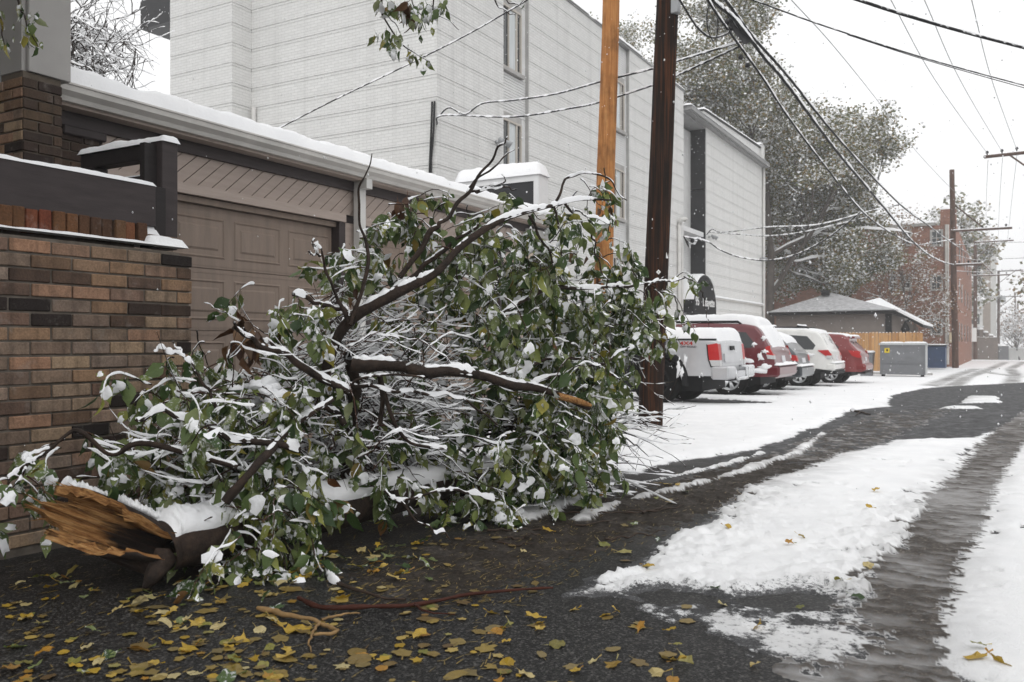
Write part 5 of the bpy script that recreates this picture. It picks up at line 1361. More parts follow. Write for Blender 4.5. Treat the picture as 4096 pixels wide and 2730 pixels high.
for u_ in (3784, 3792):
    p = onY(u_, 1300, RY-.1); q = MB(); q.tube([(p[0], RY-.1, RZ0+.7), (p[0], RY-.1, RT)], .07, 6); rbp(q, 'drainpipe', 'gutter_white')
a = onY(3797, 1372, RY-.2); b = onY(3819, 1331, RY-.2); q = MB(); q.box((a[0], RY-.25, a[2]), (b[0], RY-.002, b[2])); rbp(q, 'meter_box', 'beige_box')
for y_ in (66, 70, 76, 82, 88):
    for z_ in (1.0, 3.8, 6.6):
        q = MB(); q.box((RXc-.01, y_, z_), (RXc+.03, y_+1.0, z_+1.3)); rbp(q, 'side_window', 'glass_dark')

# far pale block, low garages, bits beyond the crest
def block(name, label, u0, u1, v0, z, depth, mat, cat='building', zlow=-8):
    a = P(u0, v0, z); b = P(u1, v0, z); t = thing(name, label, cat, (a[0], a[1], zlow))
    dirx = (b-a)/np.linalg.norm(b-a); w = np.linalg.norm(b-a); t.rotation_euler = (0, 0, math.atan2(dirx[1], dirx[0]))
    q = MB(); q.box((0, 0, 0), (w, depth, a[2]-zlow)); q.build('wall', M[mat], t); return t, w, a[2]-zlow
t, w, h = block('far_block', 'pale apartment block with window bands far down the alley', 3880, 3931, 940, 112, 14, 'pale_building')
for i in range(6):
    for (x0, x1) in ((.15, .65), (.75, 1.2)):
        q = MB(); q.box((x0, -.08, h-2.2-i*2.35), (x1, -.005, h-.9-i*2.35)); fr = q.build('window', M['glass_dark'], t)
    q = MB(); q.box((0, -.25, h-2.62-i*2.35), (w, -.01, h-2.42-i*2.35)); q.build('ledge', M['white_metal'], t)
snow_slab(0, w, 0, 14, h, .3, t, 'roof_snow', .05, .3, 57, .8)
t, w, h = block('far_block', 'tan brick tower wing beside the pale far apartment block', 3931, 3962, 944, 113, 12, 'tan_building')
t, w, h = block('far_block', 'light grey slab building behind the third far pole', 3962, 3986, 990, 125, 14, 'pale_building')
t, w, h = block('low_garage', 'row of dark low garages with snow on stepped roofs past the brick house', 3915, 3992, 1350, 100, 6, 'fence_far', 'garage')
for i, x_ in enumerate((0.1, .7, 1.25)):
    q = MB(); q.box((x_, .0, h), (x_+.45, 1, h+.9-.35*i)); q.build('roof_step', M['fence_far'], t); snow_slab(x_-.05, x_+.5, 0, 1, h+.9-.35*i, .2, t, 'snow', .02, .3, 58, .1)
snow_slab(0, w, 0, 6, h, .3, t, 'snow', .05, .3, 59, .4)
t, w, h = block('low_garage', 'grey shed with snow edge beside the third far pole', 3998, 4035, 1385, 118, 6, 'bin_grey', 'shed'); snow_slab(0, w, 0, 6, h, .25, t, 'snow', .05, .3, 60, .5)
t, w, h = block('low_garage', 'brown fence stretch directly past the red brick house', 3888, 3914, 1352, 94, 5, 'fence_far', 'fence'); snow_slab(0, w, 0, 5, h, .5, t, 'snow', .05, .3, 61, .3)
t, w, h = block('far_block', 'low snowy building at the far end near the right edge', 4040, 4150, 1395, 150, 10, 'pale_building'); snow_slab(0, w, 0, 10, h, .3, t, 'snow', .05, .3, 62, 1.0)
for (u_, v_, wh) in ((3893, 1340, 'pink'), ):
    p = P(u_, v_, 87.4); t = thing('pole_sign', 'small pale sign fixed low on the second far pole', 'sign', p); q = MB(); q.box((-.3, -.05, -.7), (.3, 0, .7)); q.build('sign_panel', M['letter_white'], t)

# ------------------------------------------------------------------ trees
def leaf_cards(B, pts, size, rr_, flat=.3, k=1):
    "small bent leaf-like quads at pts"
    n_ = len(pts); a = rr_.normal(size=(n_, 3)); a[:, 2] *= flat; a /= np.linalg.norm(a, axis=1, keepdims=True)
    b = np.cross(a, rr_.normal(size=(n_, 3))); b /= np.linalg.norm(b, axis=1, keepdims=True)+1e-9
    s_ = size*rr_.uniform(.6, 1.35, (n_, 1))
    V = np.stack([pts, pts+a*s_*.55+b*s_*.42, pts+a*s_*1.15, pts+a*s_*.55-b*s_*.42], 1).reshape(-1, 3)
    F = np.arange(n_*4).reshape(-1, 4); B.add(V, F)
def grow(rr_, p, d, L, r, depth, out, ends, spread=.6, upb=.12, gen=0):
    n_ = 6; pts = [arr(p)]; dd = arr(d)
    for i in range(n_):
        dd = dd + rr_.normal(0, .13, 3) + arr((0, 0, upb*.3)); dd /= np.linalg.norm(dd); pts.append(pts[-1]+dd*L/n_)
    pts = arr(pts); rad = np.linspace(r, r*.55, n_+1); out.append((pts, rad, gen))
    if depth == 0: ends.append(pts[3:]); return
    kids = rr_.integers(3, 5) if gen else rr_.integers(6, 9)
    for i in range(kids):
        f = rr_.uniform(.35, 1.0) if gen else rr_.uniform(.38, 1.0); j = min(int(f*n_), n_)
        ax = rr_.normal(size=3); ax -= dd*ax.dot(dd); ax /= np.linalg.norm(ax)
        nd = dd*(1-spread*.55)+ax*spread*rr_.uniform(.7, 1.2); nd /= np.linalg.norm(nd)
        grow(rr_, pts[j], nd, L*rr_.uniform(.55, .8), rad[j]*.62, depth-1, out, ends, spread, upb, gen+1)
def leafy_tree(name, label, base, H, spread_r, seed, nleaf, size, mat, snowy=.35, depth=3, trunk_r=.35, group=None, sc=(1, 1, 1), lat=.75, trunk_h=.2, sigma=.55, filt=None, snow_twigs=True, ts=(.02, .03, 0), mt='bark'):
    rr_ = np.random.default_rng(seed); t = thing(name, label, 'tree', base, 0, group)
    out = []; ends = []
    grow(rr_, (0, 0, -.3), (.03, 0, 1), H*.42, trunk_r, depth, out, ends, .8, .1)
    E = np.concatenate(ends)
    # fit the crown to its size
    c = E.mean(0); ext = np.percentile(np.abs(E-c), 96, axis=0); top = np.percentile(E[:, 2], 99.5)
    sx = spread_r/max(ext[0], ext[1]); sz = H/top
    S_ = arr((sx*sc[0], sx*sc[1], sz))
    B = Bulk(); SB = Bulk()
    for (pts, rad, g) in out:
        pts = pts*S_
        if filt is not None and g >= 2 and not filt(pts[-1:])[0]: continue
        B.tube(pts, rad, 8 if g < 2 else 4)
        if snow_twigs and g >= 1: SB.snowcap(spline(pts, 12), np.interp(np.linspace(0, 1, 12), np.linspace(0, 1, len(rad)), np.maximum(rad, ts[0])), 1.0, ts[1], rr_, ts[2])
    B.build('trunk', M[mt], t)
    if SB.n: tag(SB.build('branch_snow', M['snow'], t), kind='stuff')
    E = E*S_
    if nleaf:
        # clumps round the twig ends
        idx = rr_.integers(0, len(E), nleaf); cl = rr_.normal(0, sigma*.55, (len(E), 3)); pts = E[idx]+cl[idx]*.7+rr_.normal(0, sigma, (nleaf, 3))*arr((1, 1, .7))
        if filt is not None: pts = pts[filt(pts)]
        L = Bulk(); leaf_cards(L, pts, size, rr_, .6); lv = L.build('crown', M[mat], t, False); tag(lv, kind='stuff')
        ns = int(nleaf*snowy); i2 = rr_.choice(len(pts), min(ns, len(pts)), False)
        Sn = Bulk(); leaf_cards(Sn, pts[i2]+arr((0, 0, size*.22)), size*.95, rr_, .16); tag(Sn.build('crown_snow', M['snow_leaf'], t, False), kind='stuff')
    return t
tp = P(3040, HV, 47); bz = float(gz(tp[1]))
def crown_ok(p):
    "crown shape: broad and low on the alley side, narrowing upward"
    d = p[:, 0]*CY+p[:, 1]*SY
    return (p[:, 2] > 4.6+.5*np.sin(p[:, 0]*1.7)) & (d < np.interp(p[:, 2], [3, 6, 11.6, 15.8, 20, 24], [6.0, 8.0, 6.9, 4.9, 2.6, 1.0])+.5*np.sin(p[:, 2]*2.1))
leafy_tree('big_tree', 'huge snow dusted green tree towering behind the apartment block', (tp[0], tp[1]+2, bz), 24.5, 7.2, 11, 160000, .135, 'far_leaf', .62, 4, .26, sigma=.42, filt=crown_ok, mt='far_bark')
tp = P(2640, HV, 58); leafy_tree('big_tree', 'pale snowy tree top showing between the two utility poles above the roof', (tp[0], tp[1], -.5), 23.5, 5.5, 12, 46000, .14, 'far_leaf', .8, 4, .3, sigma=.5, mt='far_bark')
tp = P(3575, HV, 55.5); leafy_tree('rust_tree', 'thin rust leaved snowy tree against the red brick house', (tp[0], tp[1]-1, -.7), 10.0, 2.3, 13, 5200, .11, 'rust_leaf', .45, 4, .10, sigma=.3, mt='far_bark', ts=(.008, .012, .3))
tp = P(3830, HV, 98); leafy_tree('far_tree', 'grey green tree rising behind the red brick house chimney', (tp[0]-1, tp[1], -1), 17.5, 3.8, 14, 6000, .4, 'far_leaf', 1.0, 3, .3, sigma=.6)
tp = P(4085, HV, 150); leafy_tree('far_tree', 'bare hazy tree at the far end of the alley', (tp[0], tp[1], -4), 13, 5, 15, 500, .4, 'rust_leaf', 1.0, 4, .2)
tp = P(4130, HV, 70); leafy_tree('far_tree', 'dark leafy tree just reaching in at the right edge', (tp[0]+3.0, tp[1], -1), 13.5, 3.0, 16, 4000, .3, 'far_leaf', .5, 3, .25)
# bare snowy tree behind the garage
br = np.random.default_rng(17); b0 = P(150, HV, 13.6); bt = thing('bare_tree', 'bare tangled tree loaded with snow behind the garage roof', 'tree', (b0[0], b0[1], 0))
B = Bulk(); B.tube(spline([(0, 0, -.2), (.05, 0, 2), P(170, 330, 13.6)-b0+(0, 0, b0[2]), P(180, 60, 13.6)-b0+(0, 0, b0[2])], 20), np.linspace(.16, .06, 20), 8); B.build('trunk', M['bark'], bt)
TB, TS = Bulk(), Bulk()
def btw(a, d, L, r, depth):
    pts = [arr(a)]; dd = arr(d); n9 = 12
    for k in range(n9-1):
        dd = dd+br.normal(0, .16, 3)+arr((0, 0, -.05)); dd /= np.linalg.norm(dd); pts.append(pts[-1]+dd*L/(n9-1))
    pts = arr(pts); TB.tube(pts, np.linspace(r, r*.4, n9), 5); TS.snowcap(spline(pts, 26), np.linspace(r, r*.4, 26), 1.0, .006, br, .4)
    if depth:
        for k in range(int(br.integers(4, 7))):
            j = int(br.integers(2, n9-1)); nd = dd*.5+br.normal(0, .55, 3); nd /= np.linalg.norm(nd); btw(pts[j], nd, L*br.uniform(.4, .7), r*.6, depth-1)
RT3 = arr((CY, SY, 0))
for k in range(26):
    a = P(170+br.uniform(-20, 90), br.uniform(20, 360), 13.6+br.normal(0, .5))-b0+(0, 0, b0[2]); el = br.normal(.05, .45)
    btw(a, RT3*math.cos(el)+arr((0, 0, math.sin(el)))+br.normal(0, .15, 3), br.uniform(.8, 1.7), .016, 2)
TB.build('twigs', M['bark'], bt)['kind'] = 'stuff'; TS.build('branch_snow', M['snow'], bt)['kind'] = 'stuff'
# ------------------------------------------------------------------ the fallen limb: torn log, branches, twigs, leaves, snow
prng = np.random.default_rng(21)
root0 = G(600, 2320)
limb = thing('fallen_tree_limb', 'huge fallen tree limb with torn end, tangled branches, green leaves and snow', 'fallen tree', (root0[0], root0[1], 0))
LP = arr(limb.location)
def lb(B, name, mat, smooth=True, kind=None, label=None):
    o = loc_parent(B.build(name, M[mat], None, smooth), limb)
    if kind: o['kind'] = kind
    if label: o['label'] = label
    return o
def line3(pts, n):
    return spline([P(*p) for p in pts], n)
twig_snow = Bulk(); twigs = Bulk()
def wiggle(L, amp, seed):
    r_ = np.random.default_rng(seed); n_ = len(L); t = np.linspace(0, 1, n_)
    w = sum(np.outer(np.sin(t*f*6.28+r_.uniform(0, 6.28)), r_.normal(0, amp/f**.7, 3)) for f in (1.5, 3.1, 6.3))
    return L + w*np.minimum(1, t*6)[:, None]
MAIN = []
def branch(pts, r0, r1, snow=1.0, wig=.012, mid=None, k=8, label=None):
    n_ = max(10, 7*len(pts)); L = wiggle(line3(pts, n_), wig, len(MAIN)+5)
    rad = np.linspace(r0, r1, n_) if mid is None else np.interp(np.linspace(0, 1, n_), np.linspace(0, 1, len(mid)), mid)
    rad = rad*(1+.10*np.sin(np.linspace(0, 19, n_)+len(MAIN)))
    B = Bulk(); B.tube(L, rad, k); lb(B, 'branch', 'bark', label=label)
    if snow: twig_snow.snowcap(spline(L, n_*3), np.interp(np.linspace(0, 1, n_*3), np.linspace(0, 1, n_), rad), snow*.8, .005, prng, .5)
    MAIN.append((L, rad)); return L
# trunk
TR = [(640,2195,3.47),(760,2148,3.58),(1000,2085,3.87),(1300,2040,4.3),(1600,1978,4.75),(1900,1905,5.2),(2150,1832,5.6)]
Lt = wiggle(line3(TR, 60), .012, 99); rt = np.interp(np.linspace(0, 1, 60), np.linspace(0, 1, 7), [.105,.112,.115,.11,.10,.085,.06])
B = Bulk(); B.tube(Lt, rt, 18); lb(B, 'trunk', 'bark', label='dark wet trunk of the fallen limb')
def thick_snow(L, rad, h, seed, wmul=1.0, f0=0.0, f1=1.0):
    "lumpy snow loaf along the top of the trunk"
    n_ = 140; t = np.linspace(f0, f1, n_); tt = np.linspace(0, 1, len(L))
    C = np.stack([np.interp(t, tt, L[:, i]) for i in range(3)], 1); r_ = np.interp(t, tt, rad)
    d = np.gradient(C, axis=0); d[:, 2] = 0; d /= np.linalg.norm(d, axis=1, keepdims=True); side = np.stack([d[:, 1], -d[:, 0], np.zeros(n_)], 1)
    k = 13; V = []
    for i in range(n_):
        e = min(1, min(i, n_-1-i)/6)
        for j in range(k):
            f = -1+2*j/(k-1); a = f*math.radians(66)*wmul
            nn = 1+1.3*float(fbm(t[i]*26+seed, f*1.6, 3, seed))+1.0*float(fbm(t[i]*110+seed, f*6, 2, seed+4)); edge = (1-abs(f)**3.2)
            rr2 = r_[i]+.004*(1 if edge > .02 else -2)+h*edge*nn*e
            V.append(C[i]+side[i]*rr2*math.sin(a)+arr((0, 0, rr2*math.cos(a))))
    F = [(i*k+j, i*k+j+1, (i+1)*k+j+1, (i+1)*k+j) for i in range(n_-1) for j in range(k-1)]
    o = loc_parent(obj('snow', make_mesh('snow', V, [f[::-1] for f in F], M['snow'], True)), limb); return o
thick_snow(Lt, rt, .030, 3, 1.0, .01, .98)

# torn end: a ragged half pipe of split wood, hollow and rotten inside
A0 = P(640, 2195, 3.47); A1 = P(262, 2062, 3.32)
ax = A1-A0; Lx = np.linalg.norm(ax); ax = ax/Lx
toward = -P(400, 2100, 3.4)+arr((0, 0, CAMZ)); toward -= ax*toward.dot(ax); toward /= np.linalg.norm(toward)
upv = np.cross(ax, toward); upv = upv if upv[2] > 0 else -upv
th_ = np.radians(np.linspace(44, 338, 56))      # 0 = towards the camera, 90 = top, 180 = back, 270 = bottom
r_ = np.random.default_rng(8)
def jag(k):
    t = math.degrees(th_[k]); base = np.interp(t, [44, 70, 100, 140, 175, 210, 235, 258, 285, 310, 338], [.22, .75, 1.12, .98, 1.32, 1.12, .80, 1.08, .95, .60, .30])
    return base*(1+.04*math.sin(k*1.9)+.045*r_.normal())
jl = np.array([jag(k) for k in range(56)]); jl[[12, 13, 27, 28, 44]] *= 1.12; jl[[20, 33, 34, 38]] *= .86; NS = 22
def pipe(rin, rout_at, trim=1.0, ripple=.0, seed=0):
    V = np.zeros((NS, 56, 3)); q = np.random.default_rng(seed); rp = q.normal(0, 1, 56)
    for i in range(NS):
        s_ = i/(NS-1)
        for k in range(56):
            Lk = jl[k]*Lx*trim*s_
            rad = rin+(rout_at-rin)*min(1, s_*1.1)**.8+ripple*rp[k]*s_+.012*math.sin(th_[k]*3+s_*4)
            V[i, k] = A0+ax*(Lk-.02)+toward*rad*math.cos(th_[k])+upv*rad*math.sin(th_[k])*.92
    return V
vo = pipe(.110, .116, 1.0, .006, 1); vi = pipe(.064, .082, .985, .011, 2)
def gridF(n_, m_, off=0): 
    i = np.arange(n_-1)[:, None]*m_; j = np.arange(m_-1)[None]; return (np.stack([i+j, i+j+1, i+m_+j+1, i+m_+j], -1).reshape(-1, 4)+off)
loc_parent(obj('bark_shell', make_mesh('bark_shell', vo.reshape(-1, 3), gridF(NS, 56), M['bark'], True)), limb)
def loc_mesh(name, V, F, mat):
    "split wood needs its own axes so the grain runs along the tear"
    fr = Matrix((ax, toward, upv)).transposed().to_4x4(); fr.translation = Vector(A0)
    inv = np.array(fr.inverted()); Vl = V@inv[:3, :3].T+inv[:3, 3]
    o = obj(name, make_mesh(name, Vl, F, mat, True), limb); o.matrix_parent_inverse = Matrix.Translation(-Vector(limb.location)); o.matrix_basis = fr; return o
S2, T2 = np.meshgrid(np.linspace(0, 1, NS), np.degrees(th_), indexing='ij')
rotv = np.clip(1.25*(.66-S2*(1.05-.35*sstep(190, 300, T2)))*3+fbm(S2*5, T2/22, 4, 77)*2.2, 0, 1)
o = loc_mesh('torn_wood', vi.reshape(-1, 3), gridF(NS, 56), M['split_wood']); o['label'] = 'orange torn wood with a dark rotten hollow at the broken end'
at_ = o.data.attributes.new('rot', 'FLOAT', 'POINT'); at_.data.foreach_set('value', rotv.reshape(-1).astype(np.float32))
rimV = np.concatenate([vo[-1], vi[-1]]); loc_mesh('torn_rim', rimV, np.array([(k, k+1, 56+k+1, 56+k) for k in range(55)]), M['split_wood'])
for side_ in (0, 55):
    sv = np.concatenate([vo[:, side_], vi[:, side_]]); loc_mesh('torn_edge', sv, np.array([(k, k+1, NS+k+1, NS+k) for k in range(NS-1)]), M['split_wood'])
# splinters lifting off the tear
for k in range(170):
    j = int(r_.integers(2, 52)); b = vi[int(r_.integers(NS-7, NS-1)), j]*.5+vo[NS-3, j]*.5; L_ = r_.uniform(.02, .12)
    d = ax+r_.normal(0, .2, 3); d /= np.linalg.norm(d); w = np.cross(d, r_.normal(size=3)); w /= np.linalg.norm(w); ww = r_.uniform(.0015, .005)
    V = [b-w*ww, b+w*ww, b+np.cross(w, d)*ww*.6, b+d*L_*.6-w*ww*.6, b+d*L_*.6+w*ww*.6, b+d*L_]
    q = [(0,1,4,3),(1,2,4),(2,0,3),(2,3,4),(3,4,5)]
    fr = Matrix((ax, toward, upv)).transposed().to_4x4(); fr.translation = Vector(A0); inv = np.array(fr.inverted())
    o = obj('splinter', make_mesh('splinter', arr(V)@inv[:3, :3].T+inv[:3, 3], q, M['split_wood']), limb); o.matrix_parent_inverse = Matrix.Translation(-Vector(limb.location)); o.matrix_basis = fr
# bottom spike and bark flap of the tear
B = Bulk(); B.tube(line3([(660,2230,3.45),(620,2290,3.38),(590,2335,3.36),(572,2350,3.36)], 12), np.linspace(.055, .006, 12), 6); lb(B, 'torn_spike', 'bark')
# snow on the upper edge of the torn shell
top_line = np.array([vo[i, 22] for i in range(NS)]); thick_snow(np.array([vo[i, 13] for i in range(NS)]), np.full(NS, .004), .030, 12, 1.0, .0, .97)
thick_snow(np.array([vo[i, 20] for i in range(NS)]), np.full(NS, .02), .028, 15, 1.0, .0, .9)

# hand placed branches
branch([(1395,1990,4.58),(1400,1720,4.55),(1412,1560,4.4),(1404,1420,4.22)], .040, .028, .6)
branch([(1408,1458,4.18),(1550,1468,4.18),(1690,1480,4.23),(1850,1494,4.38),(2048,1532,4.58),(2200,1575,4.73),(2362,1622,4.88)], .034, .018, 1.0, label='long snowy branch with a broken orange tip')
branch([(1290,1520,4.38),(1380,1300,4.38),(1560,1190,4.43),(1720,1095,4.53),(1850,985,4.63),(2048,871,4.83),(2280,807,5.18),(2448,801,5.38)], 0, 0, 1.0, mid=[.024,.032,.028,.024,.02,.015,.01,.005], label='long branch rising to the right across the pile')
branch([(1440,1250,4.58),(1650,1100,4.68),(1800,985,4.78),(1900,900,4.88)], .02, .008)
branch([(1600,1110,4.58),(1730,935,4.66),(1779,882,4.68),(1877,749,4.73),(1988,610,4.78),(2037,557,4.78)], .017, .004, .5, label='bare twig end reaching highest above the pile')
branch([(1877,752,5.05),(1965,673,5.05),(2060,600,5.05)], .008, .003, .7); branch([(1868,768,5.05),(1990,742,5.05),(2018,700,5.05)], .007, .003, .7); branch([(1866,772,5.05),(1960,757,5.05),(2075,752,5.05)], .008, .003, 1.0)
branch([(2205,832,5.08),(2262,740,5.13),(2290,706,5.18),(2340,695,5.18),(2420,716,5.23),(2480,765,5.28),(2515,800,5.28)], .009, .003)
branch([(1960,1290,4.88),(2205,1142,5.08),(2373,1145,5.28),(2500,1163,5.38),(2628,1125,5.48),(2750,1099,5.58)], .015, .004)
branch([(2735,1106,5.56),(2790,1140,5.58),(2812,1180,5.60),(2825,1250,5.60),(2835,1300,5.60)], .004, .002, .8); branch([(2600,1138,5.48),(2680,1180,5.48),(2712,1240,5.48),(2732,1310,5.48)], .005, .002, .8)
branch([(2215,822,5.08),(2235,900,5.10),(2246,960,5.10),(2243,1052,5.10)], .007, .004, .3); branch([(2260,815,5.13),(2350,930,5.18),(2385,990,5.18),(2420,1120,5.23),(2440,1200,5.23)], .008, .003)
branch([(2118,862,4.93),(2170,960,4.98),(2215,1060,5.03),(2262,1130,5.03)], .009, .004); branch([(2290,840,5.13),(2400,880,5.18),(2452,930,5.18)], .006, .003)
branch([(1400,1570,4.08),(1150,1440,3.88),(1010,1352,3.78),(930,1312,3.68)], .02, .006); branch([(1400,1260,4.28),(1330,1225,4.28),(1160,1182,4.18)], .013, .010, 1.2)
branch([(1390,1290,4.28),(1330,1140,4.23),(1285,1020,4.18),(1262,985,4.18)], .01, .003, .9); branch([(1285,1025,4.18),(1232,1012,4.18)], .005, .004, 1.3); branch([(1270,1000,4.18),(1252,970,4.18)], .004, .004, 1.3)
branch([(1400,1300,4.28),(1440,1150,4.33),(1470,1000,4.38),(1453,905,4.38),(1436,755,4.38),(1453,690,4.38),(1488,615,4.40)], .012, .0025, .3)
branch([(1200,1800,3.68),(900,1740,3.53),(690,1660,3.48),(528,1672,3.43)], .016, .007, 1.2); branch([(950,1870,3.48),(600,1775,3.38),(450,1812,3.34),(330,1738,3.28),(250,1752,3.26),(110,1862,3.18),(30,1902,3.13)], .013, .004, 1.0)
branch([(130,1850,3.18),(92,1830,3.18),(200,1790,3.23)], .004, .003); branch([(110,1862,3.18),(70,1930,3.14),(20,1960,3.12)], .004, .002)
branch([(870,1640,3.63),(800,1510,3.58),(740,1430,3.58),(690,1365,3.58)], .008, .003, 1.2); branch([(740,1430,3.58),(660,1395,3.56),(622,1400,3.54)], .005, .003, 1.3)
branch([(1520,1700,4.28),(1530,1600,4.28),(1520,1500,4.28),(1560,1650,4.23),(1640,1770,4.28),(1790,1795,4.38)], .014, .008, .9, .004)
branch([(1480,1540,4.13),(1410,1545,4.10),(1440,1515,4.10),(1560,1500,4.13),(1700,1510,4.18)], .008, .005, 1.1, .003)
branch([(1330,1550,4.08),(1460,1540,4.13),(1700,1580,4.28),(1850,1600,4.38),(2000,1690,4.53)], .011, .005, 1.1)
branch([(900,2010,3.43),(1010,1880,3.48),(1180,1700,3.78),(1330,1600,3.98)], .02, .012); branch([(1380,1700,4.18),(1270,1580,4.18),(1130,1500,4.08)], .016, .006)
branch([(1980,2000,4.58),(1830,1960,4.48),(1620,2000,4.23),(1540,1960,4.18)], .009, .005, 1.2); branch([(1540,1965,4.18),(1700,2100,4.13),(1800,2150,4.18)], .008, .003, 1.2)
branch([(2040,1560,4.78),(2350,1470,5.18),(2520,1390,5.38)], .013, .004); branch([(1990,1500,4.78),(2300,1430,5.18),(2480,1520,5.28)], .011, .004)
# fan of long bare shoots at the right foot
for i in range(38):
    r2 = np.random.default_rng(300+i); a = (1850+r2.uniform(0, 350), 1560+r2.uniform(0, 300), 5.1+r2.uniform(-.2, .5)); e = (2400+r2.uniform(0, 380), 1640+r2.uniform(0, 245), 6.1+r2.uniform(-.2, .3))
    if e[1] < 1370+3278/e[2]*1.0-20:
        m_ = ((a[0]+e[0])/2, (a[1]+e[1])/2-30+r2.uniform(-30, 10), (a[2]+e[2])/2)
        branch([a, m_, e], .009, .0025, .8, .030, k=6)
for i in range(26):
    r2 = np.random.default_rng(500+i); a = (1900+r2.uniform(0, 450), 1900+r2.uniform(-40, 120), 5.0); g1 = G(a[0], max(a[1], 1880)); g2 = G(2250+r2.uniform(0, 480), 1880+r2.uniform(0, 160))
    L = spline([g1+(0, 0, .04), (g1+g2)/2+(r2.normal(0, .05), r2.normal(0, .05), .05+r2.uniform(0, .05)), g2+(0, 0, .02)], 16)
    B = twigs; B.tube(L, np.linspace(.007, .003, 16), 5); twig_snow.snowcap(spline(L, 40), np.linspace(.007, .003, 40), .7, .004, prng)

# ------------- twigs and leaves
def leaf_template(seed, curl=.18, fold=.22, asp=.6):
    r2 = np.random.default_rng(seed); t = arr((0, .12, .3, .5, .7, .87, 1.0)); w = arr((.02, .27, .45, .47, .33, .11, .0))*asp*(1+r2.normal(0, .06, 7))
    V = []
    tw = r2.normal(0, .12)
    for i in range(7):
        bend = -curl*t[i]**2; off = .03*math.sin(t[i]*5+seed)
        for sgn in (-1, 0, 1):
            ed = 1+(.13*r2.normal() if sgn else 0)
            V.append((sgn*w[i]*ed+off, t[i], bend+abs(sgn)*w[i]*fold*(1+.5*r2.normal()*.5)+sgn*tw*t[i]*.2))
    F = []
    for i in range(6):
        for c_ in range(2):
            a = i*3+c_; F.append((a, a+1, a+4, a+3))
    V += [(-.02, 0, 0), (.02, 0, 0), (.012, -.33, .04), (-.012, -.33, .04)]; n0 = 21; F.append((n0, n0+1, n0+2, n0+3))
    return arr(V), np.array(F)
LEAVES = [leaf_template(s_, c_, f_) for s_, c_, f_ in ((1, .15, .2), (2, .4, .35), (3, .28, .1), (4, -.15, .45), (5, .6, .3), (6, .22, .7))]
BROWN = [leaf_template(s_, .45, .55, .5) for s_ in (11, 12, 13)]
# a small lumpy dome for clots of snow
def clot_template(seed):
    r2 = np.random.default_rng(seed); V = []; 
    for i, z_ in enumerate((-.25, .15, .62, .95)):
        rr2 = math.sqrt(max(0, 1-z_*z_*.98)) if i else .85
        for j in range(7):
            a = 2*math.pi*j/7+i*.4; k = rr2*(1+.25*r2.normal()*.7); V.append((k*math.cos(a), k*math.sin(a), z_+.1*r2.normal()))
    F = [(i*7+j, i*7+(j+1) % 7, (i+1)*7+(j+1) % 7, (i+1)*7+j) for i in range(3) for j in range(7)]
    return arr(V), np.array(F)
CLOTS = [clot_template(s_) for s_ in range(5)]
leafrec = []; clots = Bulk()
def put_clot(p, sx, sy, sz, az):
    V, F = CLOTS[int(prng.integers(5))]; c_, s_ = math.cos(az), math.sin(az)
    X = V*arr((sx, sy, sz)); X = np.stack([X[:, 0]*c_-X[:, 1]*s_, X[:, 0]*s_+X[:, 1]*c_, X[:, 2]], 1)+p; clots.add(X, F)
LSN = []
for q_ in range(8):
    r2 = np.random.default_rng(900+q_); n9 = 10; t0 = r2.uniform(.12, .45); half = r2.uniform(.2, .55); wd = r2.uniform(.15, .34); pts2 = [(r2.normal(0, .03), t0+half*.5, .06)]
    for (f, hh2) in ((.62, .045), (1.0, .002)):
        for i in range(n9):
            a = 2*math.pi*i/n9; k = f*(1+.28*r2.normal()*(.6 if f < 1 else 1)); pts2.append((wd*k*math.cos(a), t0+half*.5+half*.62*k*math.sin(a), hh2*(1+.4*r2.normal())))
    LSN.append((arr(pts2), [np.array([(0, 1+i, 1+(i+1) % n9) for i in range(n9)]), np.array([(1+i, 1+n9+i, 1+n9+(i+1) % n9, 1+(i+1) % n9) for i in range(n9)])]))
lsnow_t = Bulk(); lsnow_q = Bulk()
CF = ((.15, .2), (.4, .35), (.28, .1), (-.15, .45), (.6, .3), (.22, .7))
def put_leafsnow(p, sd_, d, nrm, size, kv):
    V, (Ft, Fq) = LSN[int(prng.integers(8))]; cu, fo = CF[kv]; X = V.copy(); X[:, 2] += np.abs(V[:, 0])*fo-cu*V[:, 1]**2+.012
    X = p+(X[:, :1]*sd_+X[:, 1:2]*d+X[:, 2:]*nrm)*size
    lsnow_q.add(X, Fq); lsnow_t.add(X, Ft)
def add_leaf(p, down, size, brown=False):
    d = arr(down); d = d/np.linalg.norm(d); nrm = prng.normal(size=3); nrm[2] = abs(nrm[2])*.7+.15; nrm -= d*nrm.dot(d); nrm /= np.linalg.norm(nrm); sd_ = np.cross(d, nrm)
    leafrec.append((p, sd_, d, nrm, size, brown, int(prng.integers(6))))
    if not brown and prng.random() < .6:
        put_leafsnow(p, sd_, d, nrm, size, leafrec[-1][6])
